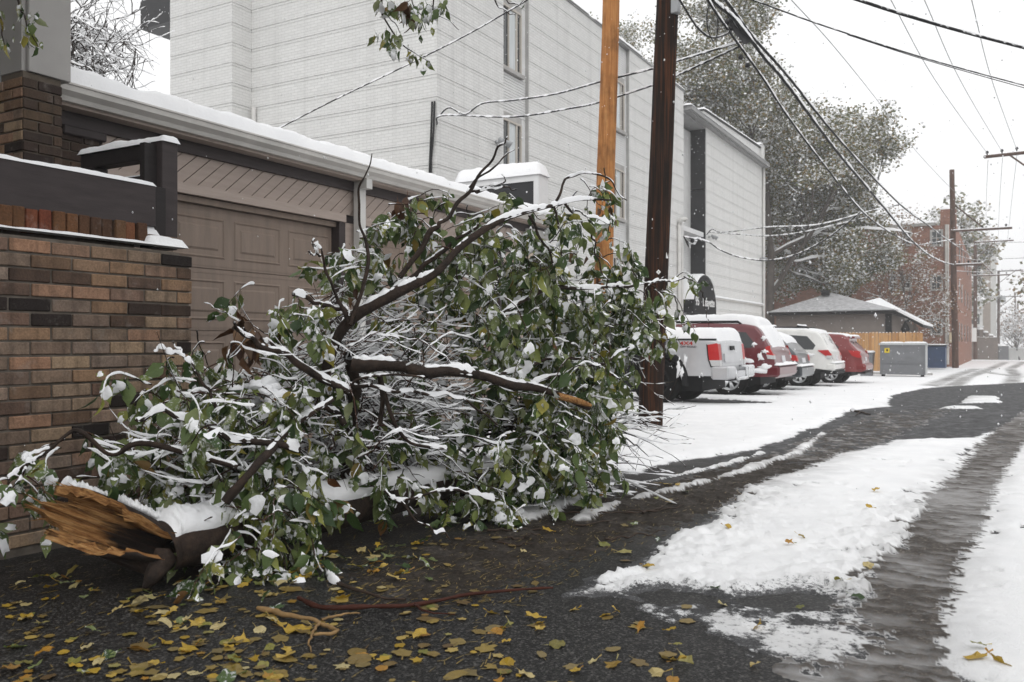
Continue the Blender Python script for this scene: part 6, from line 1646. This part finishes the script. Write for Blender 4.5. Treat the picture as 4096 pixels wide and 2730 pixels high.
def leafy_twig(p, d, L, nl, droop=.9, size=.083, r=.004, snow=.9):
    n_ = 12; pts = [arr(p)]; dd = arr(d)/np.linalg.norm(d)
    for i in range(n_-1):
        dd = dd+arr((0, 0, -droop*.16))+prng.normal(0, .17, 3); dd /= np.linalg.norm(dd); pts.append(pts[-1]+dd*L/(n_-1))
    pts = arr(pts); gzv = gz(pts[:, 1])+.012; pts[:, 2] = np.maximum(pts[:, 2], gzv)
    twigs.tube(pts, np.linspace(r, r*.4, n_), 4)
    if snow: twig_snow.snowcap(spline(pts, 34), np.linspace(r, r*.4, 34), snow, .0028, prng, .9)
    for k in range(nl):
        f = prng.uniform(.25, 1.0); j = min(int(f*(n_-1)), n_-2); q = pts[j]+(pts[j+1]-pts[j])*prng.random()
        dn = arr((0, 0, -1.0))+prng.normal(0, .55, 3)+dd*.35
        if q[2] < gz(q[1])+.06: dn[2] *= .15
        add_leaf(q+dn/np.linalg.norm(dn)*.02, dn, size*prng.choice([.55, .75, .9, 1.0, 1.15, 1.35]))
ANCH = [(1455,960,4.75,60,75,.12,14,6),(1640,880,4.9,60,45,.12,8,6),(1780,960,4.95,70,80,.15,12,6),(2000,950,5.15,110,60,.2,18,6),(2150,1060,5.3,110,100,.3,32,6),
 (2310,1250,5.5,115,115,.3,46,7),(2440,1310,5.6,75,120,.25,36,7),(2000,1250,5.2,190,130,.3,36,5),(2200,1530,5.35,160,130,.35,52,7),(2050,1780,5.15,220,110,.3,54,7),
 (2230,1730,5.5,130,90,.3,34,6),(1780,1870,5.0,170,100,.2,28,6),(850,1710,3.9,140,120,.2,56,7),(720,1850,3.95,100,100,.12,22,7),(1030,1920,3.85,90,110,.15,42,7),
 (980,2110,3.62,65,60,.08,13,7),(1000,1540,4.0,130,90,.25,24,6),(1250,1480,4.45,130,130,.3,16,5),(1510,1950,4.42,70,60,.12,8,6),(1650,1480,4.9,190,180,.3,16,4),
 (1250,1300,4.5,70,60,.15,9,4),(60,1950,3.45,35,35,.05,5,5),(330,1790,3.58,60,25,.08,7,5),(2410,760,5.55,55,30,.04,6,4),(2690,1150,5.82,55,25,.05,7,4),
 (1700,1150,5.4,160,120,.25,20,5),(2150,1350,5.9,200,200,.3,46,6),(1500,1350,5.2,200,150,.3,22,5),(1900,1620,5.7,300,180,.3,26,6),(1150,1700,4.5,180,160,.3,26,6),(2360,1520,5.8,80,110,.3,24,6),
 (2540,1250,5.7,30,60,.1,9,5),(2180,1920,5.4,120,45,.2,22,6),(1880,2010,4.85,120,40,.12,14,6)]
for (u, v, z, su, sv, sz_, nt_, nl) in ANCH:
    for i in range(nt_):
        uu_, vv_ = u+prng.normal(0, su), v+prng.normal(0, sv)-25
        if vv_ > 1380: uu_ = min(uu_, 2400+prng.uniform(-60, 30))
        p = P(uu_, vv_, z+prng.normal(0, sz_))
        if p[2] < gz(p[1])+.08: p[2] = gz(p[1])+prng.uniform(.08, .3)
        a = prng.uniform(0, 6.28); d = arr((math.cos(a), math.sin(a), prng.uniform(-.25, .45)))
        leafy_twig(p, d, prng.uniform(.16, .42), max(2, int(nl*2.0+prng.normal(0, 2))), prng.uniform(.5, 1.3), snow=.95)
# dense bare twigs, each with its line of snow
def bare(a, b, sag, r=.004, n_=16, snow=.85, wig=.07):
    m_ = (arr(a)+arr(b))/2+arr((0, 0, sag))+prng.normal(0, wig, 3)
    L = spline([a, m_, b], n_)+np.cumsum(prng.normal(0, .011, (n_, 3)), 0)*np.minimum(1, np.linspace(0, 4, n_))[:, None]; L[:, 2] = np.maximum(L[:, 2], gz(L[:, 1])+.01)
    twigs.tube(L, np.linspace(r, r*.45, n_), 4); twig_snow.snowcap(spline(L, n_*2), np.linspace(r, r*.45, n_*2), snow, .003, prng, .55)
    for _ in range(int(prng.integers(1, 5))):
        j = int(prng.integers(3, n_-2)); d = L[j+1]-L[j-1]; d /= np.linalg.norm(d); d = d+prng.normal(0, .6, 3); d /= np.linalg.norm(d); e = L[j]+d*prng.uniform(.08, .3)
        S_ = spline([L[j], (L[j]+e)/2+(0, 0, -.01), e], 7); S_[:, 2] = np.maximum(S_[:, 2], gz(S_[:, 1])+.008)
        twigs.tube(S_, np.linspace(r*.6, r*.3, 7), 4); twig_snow.snowcap(spline(S_, 14), np.linspace(r*.6, r*.3, 14), snow, .0028, prng, .6)
for i in range(240):
    a = (1330+prng.normal(0, 150), 1640+prng.normal(0, 150), 4.75+prng.normal(0, .25)); L = prng.uniform(180, 620); an = prng.normal(.05, .6)
    bare(P(*a), P(a[0]+L*math.cos(an), min(a[1]+L*math.sin(an)*.8, 1990), a[2]+L*.0011+prng.normal(0, .15)), prng.uniform(-.06, .10), prng.uniform(.003, .006))
for i in range(190):
    u = prng.uniform(750, 2450); top = np.interp(u, [750, 1000, 1300, 1500, 2000, 2450], [1700, 1450, 1250, 1150, 1100, 1250]); v = prng.uniform(top, 1900); z = 3.6+max(0, u-870)*.00158+prng.uniform(.05, .7)
    an = prng.uniform(-.9, .9)+(math.pi if prng.random() < .35 else 0); L = prng.uniform(120, 450)
    bare(P(u, v, z), P(u+L*math.cos(an), min(v+L*math.sin(an), 2000), z+prng.normal(0, .2)), prng.uniform(-.05, .05), prng.uniform(.0025, .005))
for i in range(30):      # left foreground sticks
    a = (1050+prng.normal(0, 100), 1830+prng.normal(0, 60), 3.85); bare(P(*a), P(a[0]-prng.uniform(200, 520), a[1]-prng.normal(20, 70), 3.7+prng.normal(0, .1)), prng.uniform(-.04, .04), prng.uniform(.003, .006), snow=1.1)
for i in range(150):     # clots of wet snow caught in the tangle
    u = prng.uniform(900, 2450); top = np.interp(u, [900, 1300, 1500, 2000, 2450], [1550, 1330, 1200, 1130, 1280]); v = prng.uniform(top, 1850); z = 3.75+max(0, u-870)*.00158+prng.uniform(.0, .5); a = prng.uniform(.012, .05)
    put_clot(P(u, v, z), a*1.4, a, a*.7, prng.uniform(0, 6.28))
for (u, v, z, s_) in ((1110,1600,3.95,.09),(1080,1560,3.97,.08),(1150,1630,3.95,.07),(1200,1590,4.0,.07),(1040,1540,4.0,.06)):
    for k in range(5): put_clot(P(u+prng.normal(0, 22), v+prng.normal(0, 14), z), s_*prng.uniform(.5, .9), s_*.6, s_*.45, prng.uniform(0, 6.28))
# dead brown leaves
for (u, v, z, n_, s_, sp_) in ((975,1335,3.98,24,.105,.04),(1610,840,4.9,8,.12,.04),(1960,1945,4.95,7,.09,.05),(2440,830,5.5,5,.07,.07),(2330,1060,5.45,5,.07,.09),(1420,1180,4.6,3,.07,.06)):
    for k in range(n_): add_leaf(P(u, v, z)+prng.normal(0, sp_, 3), arr((0, 0, -1))+prng.normal(0, .4, 3), s_*prng.uniform(.7, 1.15), True)
branch([(1180,1420,4.1),(1060,1360,4.05),(1000,1320,4.03),(955,1310,4.02)], .009, .005, 1.2)
# nearest 300 leaves stand alone as parts, the rest are one mass
leafrec.sort(key=lambda q: (-SY*q[0][0]+CY*q[0][1]))
near = [i for i, q in enumerate(leafrec)]; sel = set(prng.choice(near[:int(len(near)*.55)], 300, False).tolist())
lm = [make_mesh('leaf', V, F, M['leaf_green'], True) for V, F in LEAVES]; lmb = [make_mesh('leaf', V, F, M['leaf_brown'], True) for V, F in BROWN]
mass = Bulk(); massb = Bulk()
for i, (p, sd_, d, nrm, size, brown, kv) in enumerate(leafrec):
    if i in sel:
        m4 = Matrix((sd_*size, d*size, nrm*size)).transposed().to_4x4(); m4.translation = Vector(p-LP)
        o = bpy.data.objects.new('leaf', lmb[kv % 3] if brown else lm[kv]); COL.objects.link(o); o.parent = limb; o.matrix_basis = m4
    else:
        V, F = BROWN[kv % 3] if brown else LEAVES[kv]
        X = p+(V[:, :1]*sd_+V[:, 1:2]*d+V[:, 2:]*nrm)*size
        (massb if brown else mass).add(X, F)
lb(mass, 'foliage', 'leaf_green', True, 'stuff'); lb(massb, 'dead_foliage', 'leaf_brown', True, 'stuff')
lb(twigs, 'twigs', 'twig', True, 'stuff'); lb(twig_snow, 'branch_snow', 'snow_leaf', True, 'stuff'); lb(clots, 'snow_clots', 'snow_leaf', True, 'stuff')
LSM = make_mesh('leaf_snow', np.concatenate(lsnow_q.V), [np.concatenate(lsnow_t.F), np.concatenate(lsnow_q.F)], M['snow_leaf'], True); loc_parent(obj('leaf_snow', LSM), limb)['kind'] = 'stuff'
# orange broken tip of the long low branch
B = Bulk(); B.tube(line3([(2230,1585,4.74),(2300,1602,4.80),(2365,1623,4.86)], 8), [.0205,.0205,.02,.02,.019,.018,.015,.008], 7); lb(B, 'broken_tip', 'split_wood')

# ------------------------------------------------------------------ leafy branch ends hanging into the top of the picture
def lp2(o, par, at_):
    o.parent = par; o.matrix_parent_inverse = Matrix.Translation(-Vector(at_)); return o
stree = thing('street_tree', 'tree standing overhead, its unseen crown added for shade, whose drooping leafy branch ends hang into the top of the picture', 'tree', (-4.9, -.3, 0))
def hanging(name, label, stems, leaves, seed):
    global leafrec, twigs, twig_snow, clots, prng, lsnow_q, lsnow_t
    keep_ = (leafrec, twigs, twig_snow, clots, prng); lsnow_q, lsnow_t = Bulk(), Bulk()
    leafrec, twigs, twig_snow, clots, prng = [], Bulk(), Bulk(), Bulk(), np.random.default_rng(seed)
    t = bpy.data.objects.new('hanging_branch', None); COL.objects.link(t); t.location = [float(c) for c in P(*stems[0][0][0])-arr(stree.location)]; t.parent = stree; t['label'] = label; t0_ = P(*stems[0][0][0])
    for (pts, r0, r1) in stems:
        L = wiggle(line3(pts, 24), .006, seed); twigs.tube(L, np.linspace(r0, r1, 24), 6); twig_snow.snowcap(spline(L, 50), np.linspace(r0, r1, 50), .5, .003, prng)
    for (u, v, z, n_, s_, br) in leaves:
        for k in range(n_): add_leaf(P(u+prng.normal(0, 16), v+prng.normal(0, 14), z+prng.normal(0, .04)), arr((0, 0, -1))+prng.normal(0, .35, 3), s_*prng.uniform(.7, 1.2), br)
    lp2(twigs.build('stem', M['bark'], None, True), t, t0_)
    if twig_snow.n: lp2(twig_snow.build('snow', M['snow_leaf'], None, True), t, t0_)
    if lsnow_q.n: lp2(obj('leaf_snow', make_mesh('leaf_snow', np.concatenate(lsnow_q.V), [np.concatenate(lsnow_t.F), np.concatenate(lsnow_q.F)], M['snow_leaf'], True)), t, t0_)['kind'] = 'stuff'
    for (p, sd_, d, nrm, size, brown, kv) in leafrec:
        m4 = Matrix((sd_*size, d*size, nrm*size)).transposed().to_4x4(); m4.translation = Vector(p)-Vector(t0_)
        o = bpy.data.objects.new('leaf', lmb[kv % 3] if brown else lm[kv]); COL.objects.link(o); o.parent = t; o.matrix_basis = m4
    leafrec, twigs, twig_snow, clots, prng = keep_
hanging('overhanging_branch', 'drooping green and rust leaved branch end hanging in from the top', [([(1560,-260,4.6),(1530,-60,4.6),(1528,40,4.6),(1540,80,4.6),(1600,170,4.6),(1660,215,4.6),(1720,245,4.6)], .008, .002), ([(1760,-160,4.6),(1735,0,4.6),(1738,50,4.6),(1790,80,4.6),(1835,118,4.6)], .005, .0015), ([(1535,50,4.6),(1580,95,4.6),(1600,130,4.6)], .003, .002), ([(1640,-120,4.6),(1650,10,4.6),(1690,70,4.6),(1705,115,4.6)], .004, .0015)],
        [(1525,10,4.6,5,.075,0),(1570,25,4.6,6,.075,0),(1620,30,4.6,6,.08,0),(1635,20,4.6,6,.085,1),(1645,60,4.6,4,.085,1),(1690,25,4.6,6,.075,0),(1745,20,4.6,5,.07,0),(1780,25,4.6,4,.07,0),(1655,80,4.6,4,.07,0),(1690,95,4.6,3,.06,0),(1515,140,4.6,4,.07,0),(1550,150,4.6,6,.075,0),(1570,170,4.6,5,.07,0),(1590,130,4.6,4,.07,0),(1610,185,4.6,2,.06,0),(1660,225,4.6,3,.065,0),(1700,240,4.6,3,.06,0),(1680,115,4.6,2,.06,0)], 71)
hanging('overhanging_branch', 'snowy green leaf sprig hanging at the upper left corner', [([(40,-150,3.4),(70,0,3.4),(95,55,3.4),(110,110,3.4),(140,165,3.4),(155,185,3.4)], .005, .0015), ([(-40,-20,3.4),(0,60,3.4),(12,150,3.4),(15,190,3.4)], .004, .0015)],
        [(75,15,3.4,3,.055,0),(95,40,3.4,2,.045,0),(115,50,3.4,2,.045,0),(92,100,3.4,3,.05,0),(95,130,3.4,3,.06,0),(120,95,3.4,2,.045,0),(125,150,3.4,3,.05,0),(150,165,3.4,2,.045,0),(5,60,3.4,3,.055,0),(15,160,3.4,3,.05,0),(30,170,3.4,2,.045,0)], 72)
hanging('overhanging_branch', 'bare snowy twig tip at the top beside the window', [([(1930,-120,4.8),(1975,-5,4.8),(2010,40,4.8),(2045,55,4.8),(2060,58,4.8)], .005, .002), ([(2005,-60,4.8),(2030,5,4.8),(2075,20,4.8),(2100,-10,4.8)], .004, .002)], [(2095,15,4.8,1,.05,0)], 73)

# unseen trunk, limbs and crown of that tree, added overhead to shade the foreground
prng = np.random.default_rng(88)
B = Bulk(); B.tube(spline([(0, 0, -.2), (.05, 0, 1.5), (.2, .1, 3.2), (.5, .3, 5.0)], 20), np.linspace(.24, .16, 20), 14); B.build('trunk', M['bark'], stree)
CR = []
for k in range(15):
    a = k*2.4; rr2 = prng.uniform(1.6, 4.2); e = arr((1.6+rr2*math.cos(a)*1.0, -.2+rr2*math.sin(a)*.8, prng.uniform(5.2, 8.2))); L = spline([(.35, .2, 4.0+k*.06), (e[0]*.5, e[1]*.5, 5.2), e], 14)
    B = Bulk(); B.tube(L, np.linspace(.07, .02, 14), 7); B.build('limb', M['bark'], stree); CR.append(L[5:])
CR = np.concatenate(CR); idx = prng.integers(0, len(CR), 5500); pts = CR[idx]+prng.normal(0, .55, (5500, 3)); wp = pts+arr(stree.location)
fz = -SY*wp[:, 0]+CY*wp[:, 1]; pts = pts[(wp[:, 2] > CAMZ+.62*np.clip(fz, 1, 99)+.9) & (wp[:, 2] > 3.6)]
Lf = Bulk(); leaf_cards(Lf, pts, .17, prng, .6); Lf.build('crown', M['leaf_green'], stree, False)['kind'] = 'stuff'
for (p_, q_) in ((P(1560,-260,4.6), 0), (P(1760,-160,4.6), 0), (P(1640,-120,4.6), 0), (P(40,-150,3.4), 1), (P(-40,-20,3.4), 1), (P(1930,-120,4.8), 2), (P(2005,-60,4.8), 2)):
    up = arr(((p_[0]*.55-1.0), p_[1]*.5, 5.6)); B = Bulk(); B.tube(spline([p_, (p_+up)/2+(0, 0, .35), up], 12)-arr(stree.location), np.linspace(.006, .02, 12), 6); B.build('branchlet', M['bark'], stree)
# ------------------------------------------------------------------ fallen leaves, sticks, falling snow
grng = np.random.default_rng(55)
def flat_leaf(seed, lobed=False):
    r2 = np.random.default_rng(seed); n_ = 14; V = [(0, .5, .0)]; 
    for i in range(n_):
        a = 2*math.pi*i/n_; rr2 = .5*(1+.10*r2.normal()); 
        if lobed: rr2 *= 1+.22*math.cos(5*a)
        x, y = rr2*.82*math.sin(a), .5-rr2*math.cos(a); V.append((x, y, .10*r2.normal()*.6+.22*abs(x)**1.5*r2.uniform(.0, 1.4)))
    F = [(0, 1+i, 1+(i+1) % n_) for i in range(n_)]
    V += [(-.02, .0, .0), (.02, 0, 0), (.05, -.45, .05+.15*r2.random()), (.02, -.45, .05)]; F.append((n_+1, n_+2, n_+3, n_+4))
    return V, F
FL = [flat_leaf(i, i % 3 == 0) for i in range(9)]
fm_y = [make_mesh('fallen_leaf', V, F, M['leaf_yellow'], False) for V, F in FL]; fm_g = [make_mesh('fallen_leaf', V, F, M['leaf_green'], False) for V, F in FL]
def flat(seed):
    V, F = flat_leaf(seed, seed % 2 == 0); V = arr(V); V[:, 2] *= .12; return make_mesh('fallen_leaf', V, F, M['leaf_squashed'], False)
fm_s = [flat(40+i) for i in range(7)]
bits = Bulk()
def snow_here(x, y):
    "top of the snow or slush at a point (0 on bare asphalt)"
    d = -SY*x+CY*y, CY*x+SY*y; r2 = math.hypot(x, y); i = int(np.clip(round(math.log(r2/.95)/math.log(118/.95)*(NR-1)), 0, NR-1)); j = int(np.clip(round((math.degrees(math.atan2(d[1], d[0]))+47)/92*(NC-1)), 0, NC-1))
    return max(0.0, float(thick[i, j]))
def drop_leaf(u, v, kind, label, group, size=.085):
    g = G(u, v); z = float(gz(g[1]))+snow_here(g[0], g[1])+.005
    me = (fm_y if kind == 'y' else fm_g if kind == 'g' else fm_s)[int(grng.integers(7))]
    s_ = size*grng.uniform(.65, 1.25)
    tl = .05 if kind == 's' else .30
    o = obj('fallen_leaf', me, None, (g[0], g[1], z+(.006 if kind != 's' else 0)), (grng.normal(0, tl), grng.normal(0, tl), grng.uniform(0, 6.28)), (s_*grng.uniform(.75, 1.1), s_, s_))
    tag(o, label, 'leaf', group); return o
n_ = 0
def scatter(k, box, kinds, label, group, size=.085, ok=None):
    global n_
    u0, u1, v0, v1 = box; c_ = 0; tries = 0
    while c_ < k and tries < k*30:
        tries += 1
        u, v = grng.uniform(u0, u1), v0+(v1-v0)*grng.random()**1.1
        if ok and not ok(u, v): continue
        kd = kinds[int(grng.integers(len(kinds)))]; drop_leaf(u, v, kd, dict(y='yellow ', g='green ', s='trodden brown ')[kd]+label, group, size); c_ += 1; n_ += 1
scatter(90, (0, 1250, 2300, 2720), 'yyyyyg', 'fallen leaf on the dark wet asphalt below the torn log', 'leaves below the torn log', .049, lambda u, v: v > 2280 and not (u > 1150 and v > 2600))
scatter(54, (650, 1750, 2120, 2330), 'yyyygg', 'leaf on wet asphalt along the foot of the leaf pile', 'leaves along the pile foot', .055, lambda u, v: v > 2330-(u-650)*.16)
scatter(40, (500, 2050, 2330, 2725), 'ssssy', 'leaf on the open wet asphalt near the sticks', 'trodden leaves on the asphalt', .075)
scatter(42, (1950, 3050, 2420, 2725), 'yyyys', 'leaf on grey asphalt before the snow patch', 'leaves before the snow patch', .05, lambda u, v: v > 2400+(u-2000)*.03)
scatter(16, (2300, 3500, 1950, 2450), 'yyg', 'leaf half sunk in the snow of the middle patch', 'leaves on the middle snow', .05)
scatter(26, (1700, 2750, 1930, 2330), 'sssy', 'leaf in the slushy wheel rut', 'leaf litter in the wheel rut', .055)
scatter(3, (3850, 4050, 2620, 2700), 'yy', 'leaf on the snow at the lower right corner', 'leaves at the lower right', .06)
# the rest of the leaf carpet, past counting
cp_y, cp_s = Bulk(), Bulk()
for i in range(520):
    u, v = grng.uniform(-60, 2300), 2150+grng.random()**.8*590
    if float(vnoise(u/170., v/75., 5)) < .45: continue
    if v < 2330-(u-300)*.13 or grng.random() < (u/2300)**2*.8: continue
    g = G(u, v); z = float(gz(g[1]))+snow_here(g[0], g[1])+.006; V, F3 = FL[int(grng.integers(9))]; V = arr(V)*arr((1, 1, grng.uniform(.05, .5)))*grng.uniform(.024, .05); a = grng.uniform(0, 6.28)
    X = np.stack([V[:, 0]*math.cos(a)-V[:, 1]*math.sin(a), V[:, 0]*math.sin(a)+V[:, 1]*math.cos(a), V[:, 2]], 1)+arr((g[0], g[1], z))
    (cp_y if grng.random() < .45 else cp_s).add(X, np.array([f for f in F3 if len(f) == 3]))
for B_, mt_, lab_ in ((cp_y, 'leaf_yellow', 'carpet of small yellow leaves strewn over the wet asphalt'), (cp_s, 'leaf_squashed', 'carpet of small brown leaves trodden into the wet asphalt')):
    tag(B_.build('leaf_carpet', M[mt_], None, False), lab_, 'leaves', kind='stuff')
# fine litter too small to pick out
fl = Bulk()
for i in range(2400):
    if grng.random() < .8: u, v = grng.uniform(1300, 3000), grng.uniform(1890, 2420)
    else: u, v = grng.uniform(0, 2300), grng.uniform(2250, 2729)
    g = G(u, v); dr_ = dline(np.array([g[0]]), np.array([g[1]]), rut)[0]
    if u > 2000 and dr_ > .5: continue
    z = float(gz(g[1]))+snow_here(g[0], g[1])+.003; a = grng.normal(.55, .5); L = grng.uniform(.008, .045); w = grng.uniform(.001, .003)
    d = arr((math.cos(a+1.0), math.sin(a+1.0), grng.normal(0, .06))); s_ = arr((-d[1], d[0], 0)); p = arr((g[0], g[1], z))
    fl.add(np.stack([p-s_*w, p+s_*w, p+d*L+s_*w*.6+(0, 0, .002), p+d*L-s_*w*.6+(0, 0, .002)]), np.array([(0, 1, 2, 3)]))
lit = fl.build('leaf_litter', M['leaf_squashed'], None, False); tag(lit, 'fine brown litter of twigs and shreds in the wet rut', 'litter', kind='stuff')
def gline(pts, n__, lift): 
    L = spline([G(u, v) for u, v in pts], n__); L[:, 2] = gz(L[:, 1])+lift; return L
def stick(label, pts, r0, r1, mat, side=(), snowy=0):
    L = gline(pts, 30, r0+.006); L = wiggle(L, .006, int(pts[0][0])); t = thing('stick', label, 'stick', L[0])
    B = Bulk(); B.tube(L, np.linspace(r0, r1, 30)*(1+.22*np.random.default_rng(int(pts[0][0])).normal(size=30)*.6), 8); loc_parent(B.build('stem', M[mat], None, True), t)
    for s_ in side:
        B = Bulk(); B.tube(wiggle(gline(s_, 14, r1+.012), .003, 3), np.linspace(r1*1.1, r1*.4, 14), 6); loc_parent(B.build('side_shoot', M[mat], None, True), t)
    if snowy:
        S_ = Bulk(); S_.snowcap(L[:10], r0, snowy, .006); loc_parent(S_.build('snow', M['snow_leaf'], None, True), t)
simple('stick_red', (.05,.016,.010), .75, .2, .35, 18, .4, 80); simple('stick_pale', (.24,.15,.065), .7, .3, .35, 16, .4, 80); simple('stick_dark', (.04,.026,.018), .7, .3, .3, 16, .4, 80)
stick('long curved red brown stick lying on the wet asphalt', [(1195,2410),(1300,2455),(1480,2448),(1650,2430),(1850,2398),(2050,2385),(2215,2372)], .0105, .005, 'stick_red', [[(1660,2432),(1700,2465),(1820,2478)]])
stick('pale crooked twig with forked end near the bottom edge', [(1030,2450),(1160,2480),(1280,2510),(1340,2545),(1260,2562)], .010, .005, 'stick_pale', [[(1280,2512),(1240,2570),(1245,2630)], [(1285,2500),(1380,2475),(1440,2472)]])
stick('dark slim stick with a snowy tip above the red stick', [(1305,2285),(1340,2340),(1430,2380),(1530,2405),(1620,2415)], .010, .004, 'stick_dark', [], .9)
stick('short broken stick with pale end in the rut', [(2310,1930),(2380,1945),(2440,1965)], .016, .01, 'stick_dark', [], 1.0)
stick('snow covered forked twig lying on the far lot snow', [(3405,1648),(3440,1655),(3480,1665)], .02, .012, 'stick_dark', [[(3440,1656),(3420,1670)]], .9)
for k, (a, b) in enumerate((((1950,2130),(2230,2115)),((2030,2160),(2200,2140)),((2500,2060),(2740,2030)),((2420,2165),(2660,2130)),((2200,2060),(2560,2050)),((2300,2110),(2480,2080)),((2570,2060),(2720,2000)),((1990,2180),(2150,2185)))):
    stick(('first', 'second', 'third', 'fourth', 'fifth', 'sixth', 'seventh', 'eighth')[k]+' thin dark twig among the slush of the left wheel rut', [a, ((a[0]+b[0])/2, (a[1]+b[1])/2+6), b], .006, .003, 'stick_dark')
# falling snow
N = 13000; zz_ = 24*grng.random(N)**(1/2.2)+2.2; uu = grng.uniform(-200, 4300, N); vv = grng.uniform(-100, 2600, N)
x = (uu-CU)/FPX*zz_; pos = np.stack([CY*x-SY*zz_, SY*x+CY*zz_, CAMZ+(HV-vv)/FPX*zz_], 1)
okk = (pos[:, 2] > gz(pos[:, 1])+.05) & ~((pos[:, 0] < -5.3) & (pos[:, 2] < 2.8) & (pos[:, 1] < 11.2)) & ~((pos[:, 0] < -10.2) & (pos[:, 1] > 14.2) & (pos[:, 2] < 10.3)); pos = pos[okk]; N = len(pos)
s_ = (grng.lognormal(math.log(.0050), .4, N)*np.clip(zz_[okk]/7, .45, 1))[:, None, None]
oc = arr([(1,0,0),(-1,0,0),(0,1,0),(0,-1,0),(0,0,1.5),(0,0,-1.5)]); V = pos[:, None]+oc[None]*s_*grng.uniform(.7, 1.3, (N, 6, 1))
of = np.array([(0,2,4),(2,1,4),(1,3,4),(3,0,4),(2,0,5),(1,2,5),(3,1,5),(0,3,5)]); F = (np.arange(N)[:, None, None]*6+of[None]).reshape(-1, 3)
fs = obj('falling_snow', make_mesh('falling_snow', V.reshape(-1, 3), F, M['snow_leaf'])); tag(fs, 'snowflakes drifting down across the whole scene', 'snowfall', kind='stuff')
# the snowy air itself
hz = NT('snowy_air'); hz.t.nodes.remove(hz.b)
pv = hz.n('ShaderNodeVolumePrincipled'); pv.inputs['Color'].default_value = (.985,.985,.99,1); pv.inputs['Density'].default_value = .0018; pv.inputs['Anisotropy'].default_value = .2
hz.l(pv.outputs[0], hz.t.nodes['Material Output'].inputs['Volume'])
q = MB(); q.box((-70, -12, -24), (70, 330, 30)); hzo = q.build('haze', hz.m); tag(hzo, 'pale snowy air filling the alley', 'haze', kind='stuff')
